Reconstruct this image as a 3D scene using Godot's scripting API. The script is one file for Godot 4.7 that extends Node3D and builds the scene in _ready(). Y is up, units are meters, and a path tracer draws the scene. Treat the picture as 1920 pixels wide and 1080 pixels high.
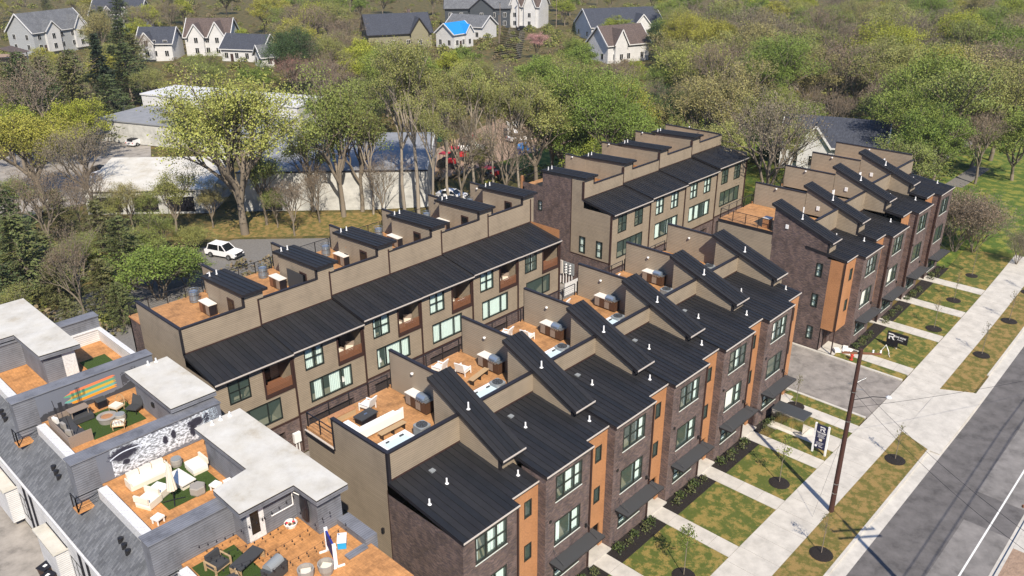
extends Node3D
# A street of brown townhouses with roof decks, seen from the air. x runs along the street, z towards the street, y up, metres.

func _ready():
	camera_sky_sun()
	materials()
	site()
	street_row()
	far_street_row()
	rear_row()
	far_rear_row()
	grey_row()
	deck_things()
	balcony_things()
	grey_deck_things()
	street_things()
	background_buildings()
	yard_things()
	woods()

func camera_sky_sun():
	var cam := Camera3D.new()
	cam.name = "camera"
	cam.fov = 38.28
	cam.near = 0.5
	cam.far = 3000.0
	cam.rotation_degrees = Vector3(-23.906, -46.616, -0.272)
	cam.position = Vector3(-23.31, 38.8, 25.6)
	add_child(cam)
	cam.current = true
	var sky_mat := ProceduralSkyMaterial.new()
	sky_mat.sky_top_color = Color(0.36, 0.50, 0.72)
	sky_mat.sky_horizon_color = Color(0.78, 0.82, 0.86)
	sky_mat.sky_curve = 0.12
	sky_mat.ground_bottom_color = Color(0.32, 0.33, 0.26)
	sky_mat.ground_horizon_color = Color(0.60, 0.64, 0.66)
	var sky := Sky.new()
	sky.sky_material = sky_mat
	var env := Environment.new()
	env.background_mode = Environment.BG_SKY
	env.sky = sky
	env.tonemap_mode = Environment.TONE_MAPPER_LINEAR
	env.tonemap_exposure = 1.42
	env.background_energy_multiplier = 0.85
	env.sdfgi_enabled = true
	env.ssao_enabled = true
	env.ssil_enabled = true
	env.fog_enabled = true
	env.fog_density = 0.00011
	env.fog_light_color = Color(0.80, 0.84, 0.88)
	var we := WorldEnvironment.new()
	we.name = "world_environment"
	we.environment = env
	add_child(we)
	var sun := DirectionalLight3D.new()
	sun.name = "sun"
	sun.light_energy = 1.5
	sun.light_color = Color(1.0, 0.955, 0.88)
	sun.light_angular_distance = 0.5
	sun.shadow_enabled = true
	add_child(sun)
	sun.look_at_from_position(Vector3(-0.375, 0.707, 0.6) * 50.0, Vector3.ZERO)

# ------------------------------------------------------------------ mesh helpers
class MB:
	var v := PackedVector3Array()
	var n := PackedVector3Array()
	var c := PackedColorArray()
	var uv := PackedVector2Array()
	var tint := Color.WHITE
	func tri(a: Vector3, b: Vector3, d: Vector3):
		var m := (d - a).cross(b - a)
		if m.length_squared() < 1e-14:
			return
		m = m.normalized()
		v.append(a); v.append(b); v.append(d)
		for i in 3:
			n.append(m); c.append(tint); uv.append(Vector2.ZERO)
	func quad(a: Vector3, b: Vector3, d: Vector3, e: Vector3):
		tri(a, b, d); tri(a, d, e)
	func uvquad(a: Vector3, b: Vector3, d: Vector3, e: Vector3):   # a top left, then clockwise
		var m := (d - a).cross(b - a).normalized()
		for p in [[a, 0, 0], [b, 1, 0], [d, 1, 1], [a, 0, 0], [d, 1, 1], [e, 0, 1]]:
			v.append(p[0]); n.append(m); c.append(tint); uv.append(Vector2(p[1], p[2]))
	func hexa(p: Array):   # p[0..3] bottom ring, p[4..7] top ring, both counter-clockwise seen from above
		var mid := Vector3.ZERO
		for q in p: mid += q
		mid /= 8.0
		for f in [[0, 1, 2, 3], [4, 5, 6, 7], [0, 1, 5, 4], [1, 2, 6, 5], [2, 3, 7, 6], [3, 0, 4, 7]]:
			var a: Vector3 = p[f[0]]
			var b: Vector3 = p[f[1]]
			var d: Vector3 = p[f[2]]
			var e: Vector3 = p[f[3]]
			var m := (d - a).cross(b - a)
			if m.dot((a + d) * 0.5 - mid) >= 0.0: quad(a, b, d, e)
			else: quad(a, e, d, b)
	func box(x0: float, x1: float, y0: float, y1: float, z0: float, z1: float):
		hexa([Vector3(x0, y0, z0), Vector3(x0, y0, z1), Vector3(x1, y0, z1), Vector3(x1, y0, z0), Vector3(x0, y1, z0), Vector3(x0, y1, z1), Vector3(x1, y1, z1), Vector3(x1, y1, z0)])
	func obox(at: Vector3, size: Vector3, b: Basis):
		var p := []
		for y in [-0.5, 0.5]:
			for q in [Vector2(-0.5, -0.5), Vector2(-0.5, 0.5), Vector2(0.5, 0.5), Vector2(0.5, -0.5)]:
				p.append(at + b * (Vector3(q.x, y, q.y) * size))
		hexa(p)
	func bar(a: Vector3, b: Vector3, w: float, h: float):   # a rectangular bar from a to b
		var f := (b - a).normalized()
		var s := f.cross(Vector3.UP)
		if s.length() < 0.01: s = Vector3.RIGHT
		s = s.normalized()
		var u := s.cross(f)
		obox((a + b) * 0.5, Vector3(w, h, a.distance_to(b)), Basis(s, u, -f))
	func tube(a: Vector3, b: Vector3, ra: float, rb: float, k := 6, caps := false):
		var f := (b - a).normalized()
		var s := f.cross(Vector3.UP)
		if s.length() < 0.05: s = f.cross(Vector3.RIGHT)
		s = s.normalized()
		var u := s.cross(f)
		for i in k:
			var t0 := TAU * i / k
			var t1 := TAU * (i + 1) / k
			var d0 := s * cos(t0) + u * sin(t0)
			var d1 := s * cos(t1) + u * sin(t1)
			for q in [[a + d0 * ra, d0], [b + d1 * rb, d1], [b + d0 * rb, d0], [a + d0 * ra, d0], [a + d1 * ra, d1], [b + d1 * rb, d1]]:
				v.append(q[0]); n.append(q[1]); c.append(tint); uv.append(Vector2.ZERO)
			if caps:
				tri(b, b + d0 * rb, b + d1 * rb)
				tri(a, a + d1 * ra, a + d0 * ra)
	func prism(pts: Array, lift: Vector3):   # extrudes a flat polygon (Vector3 list) along lift
		var flat := PackedVector2Array()
		var nn := lift.normalized()
		var ax := ((pts[1] as Vector3) - (pts[0] as Vector3)).normalized()
		var ay := nn.cross(ax)
		for p in pts: flat.append(Vector2(ax.dot(p), ay.dot(p)))
		var idx := Geometry2D.triangulate_polygon(flat)
		var mid := Vector3.ZERO
		for p in pts: mid += p
		mid = mid / pts.size() + lift * 0.5
		for i in range(0, idx.size(), 3):
			var a: Vector3 = pts[idx[i]]
			var b: Vector3 = pts[idx[i + 1]]
			var d: Vector3 = pts[idx[i + 2]]
			if (d - a).cross(b - a).dot(nn) > 0.0:
				tri(a + lift, b + lift, d + lift); tri(a, d, b)
			else:
				tri(a + lift, d + lift, b + lift); tri(a, b, d)
		var area := 0.0
		for i in flat.size(): area += flat[i].cross(flat[(i + 1) % flat.size()])
		for i in pts.size():
			var a: Vector3 = pts[i]
			var b: Vector3 = pts[(i + 1) % pts.size()]
			if area > 0.0: quad(a, a + lift, b + lift, b)
			else: quad(a, b, b + lift, a + lift)
	func lathe(prof: Array, at: Vector3, k := 16):   # prof: Vector2(radius, height) from the bottom up
		for i in prof.size() - 1:
			for j in k:
				var t0 := TAU * j / k
				var t1 := TAU * (j + 1) / k
				var a0 := at + Vector3(cos(t0) * prof[i].x, prof[i].y, sin(t0) * prof[i].x)
				var a1 := at + Vector3(cos(t1) * prof[i].x, prof[i].y, sin(t1) * prof[i].x)
				var b0 := at + Vector3(cos(t0) * prof[i + 1].x, prof[i + 1].y, sin(t0) * prof[i + 1].x)
				var b1 := at + Vector3(cos(t1) * prof[i + 1].x, prof[i + 1].y, sin(t1) * prof[i + 1].x)
				quad(a0, b0, b1, a1)
	func mesh() -> ArrayMesh:
		var arr := []
		arr.resize(Mesh.ARRAY_MAX)
		arr[Mesh.ARRAY_VERTEX] = v
		arr[Mesh.ARRAY_NORMAL] = n
		arr[Mesh.ARRAY_COLOR] = c
		arr[Mesh.ARRAY_TEX_UV] = uv
		var m := ArrayMesh.new()
		m.add_surface_from_arrays(Mesh.PRIMITIVE_TRIANGLES, arr)
		return m

var used := {}
func numbered(called: String) -> String:
	var k: int = used.get(called, 0)
	used[called] = k + 1
	return called if k == 0 else "%s_%03d" % [called, k]

func thing(called: String, label: String, category: String, at := Vector3.ZERO, turn := 0.0, group := "") -> Node3D:
	var o := Node3D.new()
	o.name = numbered(called)
	add_child(o, true)
	o.position = at
	o.rotation.y = turn
	tag(o, label, category, group)
	return o

func tag(o: Node, label: String, category: String, group := ""):
	o.set_meta("label", label)
	o.set_meta("category", category)
	if group: o.set_meta("group", group)

func part(par: Node, called: String, mb: MB, m: Material) -> MeshInstance3D:
	return part_mesh(par, called, mb.mesh(), m)

func part_mesh(par: Node, called: String, mesh: Mesh, m: Material) -> MeshInstance3D:
	var o := MeshInstance3D.new()
	o.name = called if par != self else numbered(called)
	o.mesh = mesh
	o.material_override = m
	par.add_child(o, true)
	return o

func bx(par: Node, called: String, m: Material, x0: float, x1: float, y0: float, y1: float, z0: float, z1: float) -> MeshInstance3D:
	var b := MB.new()
	b.box(x0, x1, y0, y1, z0, z1)
	return part(par, called, b, m)

func struct(called: String, mb: MB, m: Material, label := "") -> MeshInstance3D:
	var o := part(self, called, mb, m)
	o.set_meta("kind", "structure")
	if label: o.set_meta("label", label)
	return o

func copy_of(o: Node3D, called: String, at: Vector3, turn: float, label: String, group := "", scale := 1.0) -> Node3D:
	var r: Node3D = o.duplicate()
	r.name = numbered(called)
	add_child(r, true)
	r.position = at
	r.rotation.y = turn
	if scale != 1.0: r.scale = Vector3.ONE * scale
	r.set_meta("label", label)
	if group: r.set_meta("group", group)
	return r

# ------------------------------------------------------------------ materials
var M := {}

func lin(r: float, g: float, b: float) -> Color:
	return Color(r, g, b).linear_to_srgb()

func mat(key: String, c: Color, rough := 0.8, metal := 0.0) -> StandardMaterial3D:
	var m := StandardMaterial3D.new()
	m.resource_name = key
	m.albedo_color = c
	m.roughness = rough
	m.metallic = metal
	M[key] = m
	return m

func textured(m: StandardMaterial3D, tex: Texture2D, metres: float, height: Texture2D = null, cm := 1.0):
	m.albedo_texture = tex
	m.uv1_triplanar = true
	m.uv1_world_triplanar = true
	m.uv1_triplanar_sharpness = 8.0
	m.uv1_scale = Vector3.ONE / metres
	if height:
		m.heightmap_enabled = true
		m.heightmap_texture = height
		m.heightmap_scale = cm

func noise_image(seed_: int, size: int, freq: float, oct: int, seamless := true) -> Image:
	var f := FastNoiseLite.new()
	f.seed = seed_
	f.noise_type = FastNoiseLite.TYPE_SIMPLEX_SMOOTH
	f.frequency = freq
	f.fractal_octaves = oct
	f.fractal_gain = 0.68
	return f.get_seamless_image(size, size) if seamless else f.get_image(size, size)

func ramp_noise(seed_: int, size: int, freq: float, oct: int, stops: Array) -> ImageTexture:   # stops: [position, Color]
	var n := noise_image(seed_, size, freq, oct)
	var out := Image.create(size, size, false, Image.FORMAT_RGB8)
	var g := Gradient.new()
	g.offsets = PackedFloat32Array(stops.map(func(s): return s[0]))
	g.colors = PackedColorArray(stops.map(func(s): return s[1]))
	for y in size:
		for x in size:
			out.set_pixel(x, y, g.sample(n.get_pixel(x, y).r))
	return ImageTexture.create_from_image(out)

func lawn_texture(seed_: int, green: Array, dry: Array, share: float) -> ImageTexture:   # fine blades over broad green and dry patches
	var size := 1024
	var broad := noise_image(seed_, size, 0.006, 4)
	var fine := noise_image(seed_ + 7, size, 0.11, 5)
	var im := Image.create(size, size, false, Image.FORMAT_RGB8)
	for y in size:
		for x in size:
			var f := fine.get_pixel(x, y).r
			var p := smoothstep(share - 0.16, share + 0.2, broad.get_pixel(x, y).r + (f - 0.5) * 0.35)
			im.set_pixel(x, y, green[0].lerp(green[1], f).lerp(dry[0].lerp(dry[1], f), p))
	return ImageTexture.create_from_image(im)

func grey(v: float) -> Color:
	return Color(v, v, v)

func course_textures(size: int, rows: int, cols: int, joint: int, tones: Array, mortar: Color, seed_: int, lap := false, rough := 0.2) -> Array:   # [albedo, height]; rows of boards, bricks or shingles
	var rng := RandomNumberGenerator.new()
	rng.seed = seed_
	var n := noise_image(seed_, size, 0.03, 4)
	var al := Image.create(size, size, false, Image.FORMAT_RGB8)
	var he := Image.create(size, size, false, Image.FORMAT_RGB8)
	var ph := size / rows
	var tone := []
	for r in rows:
		var row := []
		for k in cols: row.append(tones[rng.randi() % tones.size()].lightened(rng.randf() * 0.03).darkened(rng.randf() * (0.03 if cols == 1 else 0.09)))
		tone.append(row)
	for y in size:
		var r := mini(y / ph, rows - 1)
		var yy := y - r * ph
		for x in size:
			var pw := float(size) / cols
			var xs := fposmod(x + (pw * 0.5 if r % 2 else 0.0), size)
			var k := int(xs / pw)
			var edge := yy >= ph - joint or (cols > 1 and xs - k * pw < joint)
			var w := 1.0 - rough * 0.5 + rough * (n.get_pixel(x, y).r if not lap else n.get_pixel(x / 6, y).r)
			var c: Color = mortar if edge else tone[r][k]
			al.set_pixel(x, y, Color(c.r * w, c.g * w, c.b * w))
			he.set_pixel(x, y, grey(0.0 if edge else (0.35 + 0.65 * yy / ph if lap else 0.8 + 0.2 * n.get_pixel(y, x).r)))
	return [ImageTexture.create_from_image(al), ImageTexture.create_from_image(he)]

func deck_tile_texture() -> ImageTexture:   # square wood tiles of four slats, turned by quarter turns
	var s := 512
	var rng := RandomNumberGenerator.new()
	rng.seed = 5
	var n := noise_image(8, s, 0.02, 4)
	var im := Image.create(s, s, false, Image.FORMAT_RGB8)
	var t := 64
	var tones := []
	for i in 64: tones.append(0.90 + 0.10 * rng.randf())
	for y in s:
		for x in s:
			var a := x / t
			var b := y / t
			var along := x % t if (a + b) % 2 == 0 else y % t
			var slat := along / 16
			var w: float = tones[(a * 8 + b)] * (0.94 + 0.06 * ((slat * 7 + a * 3 + b * 5) % 3) / 2.0)
			if along % 16 == 15: w *= 0.86
			if x % t == 0 or y % t == 0: w *= 0.8
			w *= 0.93 + 0.12 * n.get_pixel(x, y).r
			im.set_pixel(x, y, grey(clampf(w, 0, 1)))
	return ImageTexture.create_from_image(im)

func materials():
	var sid := course_textures(512, 32, 1, 2, [grey(0.97), grey(0.965), grey(0.98)], grey(0.66), 3, true, 0.05)
	var brk := course_textures(512, 32, 10, 2, [Color(0.46, 0.40, 0.385), Color(0.40, 0.355, 0.36), Color(0.35, 0.315, 0.325), Color(0.43, 0.38, 0.355), Color(0.49, 0.43, 0.415)], Color(0.40, 0.38, 0.37), 11)
	var shg := course_textures(512, 32, 16, 1, [Color(0.44, 0.45, 0.47), Color(0.40, 0.41, 0.43), Color(0.47, 0.48, 0.50), Color(0.385, 0.395, 0.42)], Color(0.31, 0.32, 0.34), 17, true, 0.1)
	var fine := ramp_noise(21, 512, 0.02, 6, [[0.0, grey(0.80)], [0.5, grey(0.93)], [1.0, grey(1.0)]])
	var streak := ramp_noise(22, 512, 0.008, 5, [[0.1, grey(0.90)], [0.5, grey(0.96)], [0.9, grey(1.0)]])
	var grain := noise_image(23, 256, 0.12, 4)
	var grain_t := ImageTexture.create_from_image(grain)
	var stain := ramp_noise(26, 512, 0.010, 6, [[0.08, grey(0.78)], [0.4, grey(0.93)], [0.75, grey(1.0)]])
	var stain_soft := ramp_noise(27, 512, 0.010, 6, [[0.08, grey(0.92)], [0.4, grey(0.97)], [0.75, grey(1.0)]])
	var deck := deck_tile_texture()
	for k in [["tan_siding", lin(0.365, 0.298, 0.222)], ["grey_siding", lin(0.215, 0.225, 0.26)], ["white_siding", lin(0.72, 0.72, 0.73)], ["dark_siding", lin(0.055, 0.065, 0.08)], ["pale_grey_siding", lin(0.42, 0.44, 0.46)], ["olive_siding", lin(0.27, 0.25, 0.17)]]:
		textured(mat(k[0], k[1], 0.75), sid[0], 4.8, sid[1], 0.9)
	textured(mat("brick", Color(1.0, 0.96, 0.95), 0.9), brk[0], 2.3, brk[1], 0.6)
	textured(mat("shingle", Color(1, 1, 1.0), 0.95), shg[0], 4.4, shg[1], 0.6)
	textured(mat("brown_shingle", Color(0.86, 0.74, 0.68), 0.95), shg[0], 4.4, shg[1], 0.6)
	textured(mat("dark_shingle", Color(0.62, 0.64, 0.70), 0.95), shg[0], 4.4, shg[1], 0.6)
	textured(mat("orange_panel", lin(0.52, 0.25, 0.115), 0.6), fine, 1.7)
	textured(mat("deck_tile", lin(0.56, 0.285, 0.115), 0.75), deck, 2.44)
	textured(mat("orange_deck", lin(0.66, 0.315, 0.115), 0.75), deck, 2.44)
	textured(mat("membrane", lin(0.60, 0.585, 0.545), 0.8), ramp_noise(25, 512, 0.006, 6, [[0.05, Color(0.88, 0.85, 0.80)], [0.3, Color(0.95, 0.94, 0.92)], [0.8, Color(1, 1, 1)]]), 13.0)
	textured(mat("white_trim", lin(0.78, 0.78, 0.79), 0.5), fine, 2.0)
	textured(mat("concrete", lin(0.58, 0.55, 0.50), 0.9), streak, 7.0, grain_t, 0.2)
	textured(mat("old_concrete", lin(0.37, 0.34, 0.31), 0.9), streak, 9.0, grain_t, 0.2)
	textured(mat("asphalt", lin(0.155, 0.145, 0.143), 0.9), ramp_noise(28, 512, 0.012, 6, [[0.05, grey(0.84)], [0.5, grey(0.93)], [0.95, grey(1.0)]]), 14.0, grain_t, 0.3)
	textured(mat("worn_asphalt", lin(0.25, 0.235, 0.225), 0.9), M.asphalt.albedo_texture, 11.0, grain_t, 0.3)
	textured(mat("court_paving", lin(0.33, 0.30, 0.275), 0.9), M.asphalt.albedo_texture, 9.0, grain_t, 0.3)
	var turf := lawn_texture(31, [Color(0.23, 0.31, 0.12), Color(0.38, 0.42, 0.19)], [Color(0.42, 0.40, 0.20), Color(0.63, 0.57, 0.37)], 0.52)
	var turf2 := lawn_texture(33, [Color(0.29, 0.32, 0.15), Color(0.44, 0.43, 0.22)], [Color(0.45, 0.40, 0.23), Color(0.63, 0.55, 0.38)], 0.44)
	textured(mat("lawn", Color(1.0, 0.95, 0.86), 1.0), turf, 8.0, grain_t, 3.0)
	textured(mat("verge", Color(1.0, 0.95, 0.88), 1.0), turf2, 7.0, grain_t, 3.0)
	textured(mat("meadow", Color(0.92, 1.0, 0.72), 1.0), turf, 13.0, grain_t, 4.0)
	textured(mat("forest_floor", Color(0.74, 0.72, 0.62), 1.0), turf2, 17.0, grain_t, 5.0)
	textured(mat("mulch", lin(0.115, 0.085, 0.075), 1.0), grain_t, 0.6, grain_t, 4.0)
	textured(mat("bare_dirt", lin(0.36, 0.25, 0.18), 1.0), fine, 6.0, grain_t, 3.0)
	textured(mat("gravel", lin(0.20, 0.19, 0.18), 1.0), fine, 4.0, grain_t, 2.0)
	textured(mat("turf_rug", lin(0.22, 0.42, 0.05), 1.0), grain_t, 0.5, grain_t, 2.0)
	textured(mat("bark", lin(0.24, 0.20, 0.155), 1.0), fine, 1.5)
	textured(mat("pale_bark", lin(0.36, 0.31, 0.25), 1.0), fine, 1.5)
	textured(mat("dark_bark", lin(0.075, 0.06, 0.05), 1.0), fine, 1.5)
	textured(mat("pole_wood", lin(0.075, 0.030, 0.022), 0.9), fine, 0.8)
	textured(mat("red_wood", lin(0.24, 0.105, 0.055), 0.7), fine, 0.7)
	textured(mat("pale_wood", lin(0.52, 0.36, 0.20), 0.8), fine, 0.7)
	textured(mat("grey_wood", lin(0.30, 0.235, 0.19), 0.8), fine, 0.7)
	textured(mat("dirty_white", lin(0.62, 0.62, 0.60), 0.8), streak, 8.0)
	textured(mat("grey_roof", lin(0.27, 0.28, 0.30), 0.8), streak, 12.0)
	var seam: StandardMaterial3D = mat("seam_metal", lin(0.022, 0.022, 0.025), 0.5)
	seam.metallic_specular = 0.35
	mat("canopy_metal", lin(0.055, 0.057, 0.06), 0.6)
	textured(seam, streak, 5.0)
	for k in 3:
		var v: StandardMaterial3D = seam.duplicate()
		v.albedo_color = [lin(0.020, 0.021, 0.024), lin(0.023, 0.023, 0.026), lin(0.026, 0.026, 0.029)][k]
		v.roughness = [0.42, 0.5, 0.58][k]
		M["seam_metal_%d" % k] = v
	mat("black_trim", lin(0.020, 0.018, 0.022), 0.5)
	mat("brown_trim", lin(0.045, 0.022, 0.018), 0.6)
	mat("drip_edge", lin(0.55, 0.50, 0.46), 0.4)
	mat("garage_door", lin(0.045, 0.035, 0.033), 0.6)
	mat("black_metal", lin(0.015, 0.015, 0.017), 0.4)
	mat("window_frame", lin(0.018, 0.022, 0.020), 0.4)
	mat("pale_frame", lin(0.62, 0.66, 0.62), 0.5)
	mat("room_dark", lin(0.035, 0.033, 0.030), 0.9)
	mat("room_mid", lin(0.17, 0.165, 0.12), 0.9)
	mat("curtain", lin(0.66, 0.80, 0.77), 0.95)
	mat("curtain_white", lin(0.80, 0.80, 0.78), 0.95)
	var glass := mat("glass", Color(0.72, 0.86, 0.82, 0.10), 0.04)
	glass.transparency = BaseMaterial3D.TRANSPARENCY_ALPHA
	mat("steel", lin(0.48, 0.50, 0.52), 0.35, 0.9)
	mat("blue_steel", lin(0.30, 0.37, 0.46), 0.35, 0.6)
	mat("mirror_steel", lin(0.80, 0.78, 0.74), 0.12, 1.0)
	mat("ac_grey", lin(0.24, 0.26, 0.275), 0.6)
	mat("ac_dark", lin(0.05, 0.055, 0.06), 0.6)
	mat("white_fabric", lin(0.80, 0.79, 0.77), 0.9)
	mat("cream_fabric", lin(0.72, 0.66, 0.56), 0.95)
	mat("charcoal_fabric", lin(0.045, 0.047, 0.052), 0.95)
	mat("grey_fabric", lin(0.30, 0.28, 0.26), 0.95)
	mat("white_plastic", lin(0.82, 0.82, 0.83), 0.4)
	mat("tub_water", lin(0.58, 0.70, 0.76), 0.15)
	mat("brown_plastic", lin(0.045, 0.022, 0.016), 0.5)
	mat("brown_cabinet", lin(0.075, 0.036, 0.02), 0.6)
	mat("counter_stone", lin(0.75, 0.71, 0.66), 0.4)
	mat("car_white", lin(0.80, 0.80, 0.82), 0.25)
	mat("car_silver", lin(0.42, 0.45, 0.48), 0.3, 0.4)
	mat("car_black", lin(0.012, 0.012, 0.015), 0.25)
	mat("car_blue", lin(0.04, 0.12, 0.32), 0.3)
	mat("car_glass", lin(0.010, 0.012, 0.014), 0.08)
	mat("tyre", lin(0.018, 0.018, 0.018), 0.9)
	mat("machine_red", lin(0.48, 0.025, 0.03), 0.4)
	mat("tarp_blue", lin(0.01, 0.22, 0.62), 0.6)
	mat("bin_green", lin(0.015, 0.10, 0.06), 0.6)
	mat("hydrant_red", lin(0.50, 0.05, 0.03), 0.5)
	mat("road_white", lin(0.72, 0.72, 0.70), 0.8)
	mat("navy", lin(0.012, 0.014, 0.06), 0.5)
	mat("near_black", lin(0.008, 0.008, 0.014), 0.5)
	mat("print_white", lin(0.82, 0.82, 0.86), 0.6)
	mat("pool_blue", lin(0.02, 0.34, 0.68), 0.4)
	mat("flag_blue", lin(0.015, 0.03, 0.26), 0.7)
	mat("teal", lin(0.12, 0.42, 0.36), 0.6)
	mat("flag_red", lin(0.55, 0.02, 0.05), 0.7)
	mat("lilac_print", lin(0.48, 0.36, 0.52), 0.8)
	mat("bulb_glass", lin(0.28, 0.24, 0.16), 0.2)
	for k in ["tan_siding", "grey_siding", "white_siding", "brick", "shingle", "deck_tile", "orange_deck", "orange_panel", "concrete", "asphalt", "worn_asphalt", "court_paving", "membrane", "old_concrete", "dirty_white"]:
		var w: StandardMaterial3D = M[k]   # weathering: broad faint stains over the pattern
		w.detail_enabled = true
		w.detail_blend_mode = BaseMaterial3D.BLEND_MODE_MUL
		w.detail_albedo = stain_soft if k in ["tan_siding", "orange_panel", "white_siding", "membrane", "concrete"] else stain
		w.detail_uv_layer = BaseMaterial3D.DETAIL_UV_2
		w.uv2_triplanar = true
		w.uv2_world_triplanar = true
		w.uv2_scale = Vector3(0.09, 0.05 if k.contains("siding") else 0.09, 0.09)

# ------------------------------------------------------------------ building helpers
func wall_face(mb: MB, org: Vector3, ux: Vector3, w: float, h: float, holes: Array, deep := 0.14):   # wall seen from outside: ux to the viewer's right; holes: Rect2(x, y from the foot, width, height)
	var nrm := ux.cross(Vector3.UP)
	var xs := [0.0, w]
	var ys := [0.0, h]
	for r in holes:
		xs.append_array([r.position.x, r.end.x])
		ys.append_array([r.position.y, r.end.y])
	xs.sort()
	ys.sort()
	for i in xs.size() - 1:
		if xs[i + 1] - xs[i] < 0.001: continue
		for j in ys.size() - 1:
			if ys[j + 1] - ys[j] < 0.001: continue
			var mid := Vector2((xs[i] + xs[i + 1]) / 2, (ys[j] + ys[j + 1]) / 2)
			if holes.any(func(r): return r.has_point(mid)): continue
			var a: Vector3 = org + ux * xs[i] + Vector3.UP * ys[j]
			var b: Vector3 = org + ux * xs[i] + Vector3.UP * ys[j + 1]
			var d: Vector3 = org + ux * xs[i + 1] + Vector3.UP * ys[j + 1]
			var e: Vector3 = org + ux * xs[i + 1] + Vector3.UP * ys[j]
			mb.quad(a, b, d, e)
	for r in holes:
		var a: Vector3 = org + ux * r.position.x + Vector3.UP * r.position.y
		var b: Vector3 = a + Vector3.UP * r.size.y
		var d: Vector3 = b + ux * r.size.x
		var e: Vector3 = a + ux * r.size.x
		var t := -nrm * deep
		for q in [[a, b], [b, d], [d, e], [e, a]]:
			mb.quad(q[0], q[1], q[1] + t, q[0] + t)

# Window kinds: panes are [width share, double hung, curtain: 0 none, 1 mint, 2 white, 3 half drawn]
var window_kit := {}
func window(par: Node, org: Vector3, ux: Vector3, w: float, h: float, panes: Array, frame := "window_frame", called := "window") -> Node3D:
	var key := "%.2f %.2f %s %s" % [w, h, str(panes), frame]
	if not window_kit.has(key):
		var fr := MB.new()
		var t := 0.07
		fr.box(-0.02, w + 0.02, -0.04, t, -0.10, 0.02)
		fr.box(-0.02, w + 0.02, h - t, h + 0.02, -0.10, 0.02)
		fr.box(-0.02, t, t, h - t, -0.10, 0.02)
		fr.box(w - t, w + 0.02, t, h - t, -0.10, 0.02)
		var root := MeshInstance3D.new()
		root.name = "window"
		var x := 0.0
		for k in panes.size():
			var pw: float = panes[k][0] * w
			if k > 0: fr.box(x - 0.045, x + 0.045, t, h - t, -0.10, 0.02)
			if panes[k][1]: fr.box(x + 0.04, x + pw - 0.04, h * 0.5 - 0.03, h * 0.5 + 0.03, -0.09, 0.0)
			var g := MB.new()
			g.quad(Vector3(x + 0.03, 0.04, -0.05), Vector3(x + 0.03, h - 0.04, -0.05), Vector3(x + pw - 0.03, h - 0.04, -0.05), Vector3(x + pw - 0.03, 0.04, -0.05))
			part(root, "pane", g, M.glass)
			var cu: int = panes[k][2]
			if cu:
				var cb := MB.new()
				var c0 := x + 0.02
				var c1 := x + pw - 0.02
				if cu == 3: c0 = x + pw * 0.42
				if cu == 4: c1 = x + pw * 0.45
				var folds := maxi(2, int((c1 - c0) / 0.16))
				for f in folds:
					var a := lerpf(c0, c1, float(f) / folds)
					var b := lerpf(c0, c1, (f + 0.5) / folds)
					var d := lerpf(c0, c1, (f + 1.0) / folds)
					cb.quad(Vector3(a, 0.02, -0.22), Vector3(a, h, -0.22), Vector3(b, h, -0.17), Vector3(b, 0.02, -0.17))
					cb.quad(Vector3(b, 0.02, -0.17), Vector3(b, h, -0.17), Vector3(d, h, -0.22), Vector3(d, 0.02, -0.22))
				part(root, "curtain", cb, M.curtain_white if cu == 2 else M.curtain)
			x += pw
		root.mesh = fr.mesh()
		root.material_override = M[frame]
		var rm := MB.new()   # the room behind: floor, ceiling, side walls, back wall
		var q := [Vector3(-0.3, -0.8, -0.15), Vector3(w + 0.3, -0.8, -0.15), Vector3(w + 0.3, h + 0.4, -0.15), Vector3(-0.3, h + 0.4, -0.15)]
		var p := q.map(func(a): return a + Vector3(0, 0, -2.2))
		rm.quad(p[0], p[3], p[2], p[1])
		for i in 4: rm.quad(q[i], q[(i + 1) % 4], p[(i + 1) % 4], p[i])
		part(root, "room", rm, M.room_mid)
		window_kit[key] = root
	var o: MeshInstance3D = window_kit[key].duplicate()
	o.name = called
	par.add_child(o, true)
	o.transform = Transform3D(Basis(ux, Vector3.UP, ux.cross(Vector3.UP)), org)
	return o

func windows_in(par: Node, org: Vector3, ux: Vector3, specs: Array):   # specs: [Rect2, panes, frame]
	for s in specs:
		window(par, org + ux * s[0].position.x + Vector3.UP * s[0].position.y, ux, s[0].size.x, s[0].size.y, s[1], s[2] if s.size() > 2 else "window_frame")

var panel_kit := {}
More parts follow.
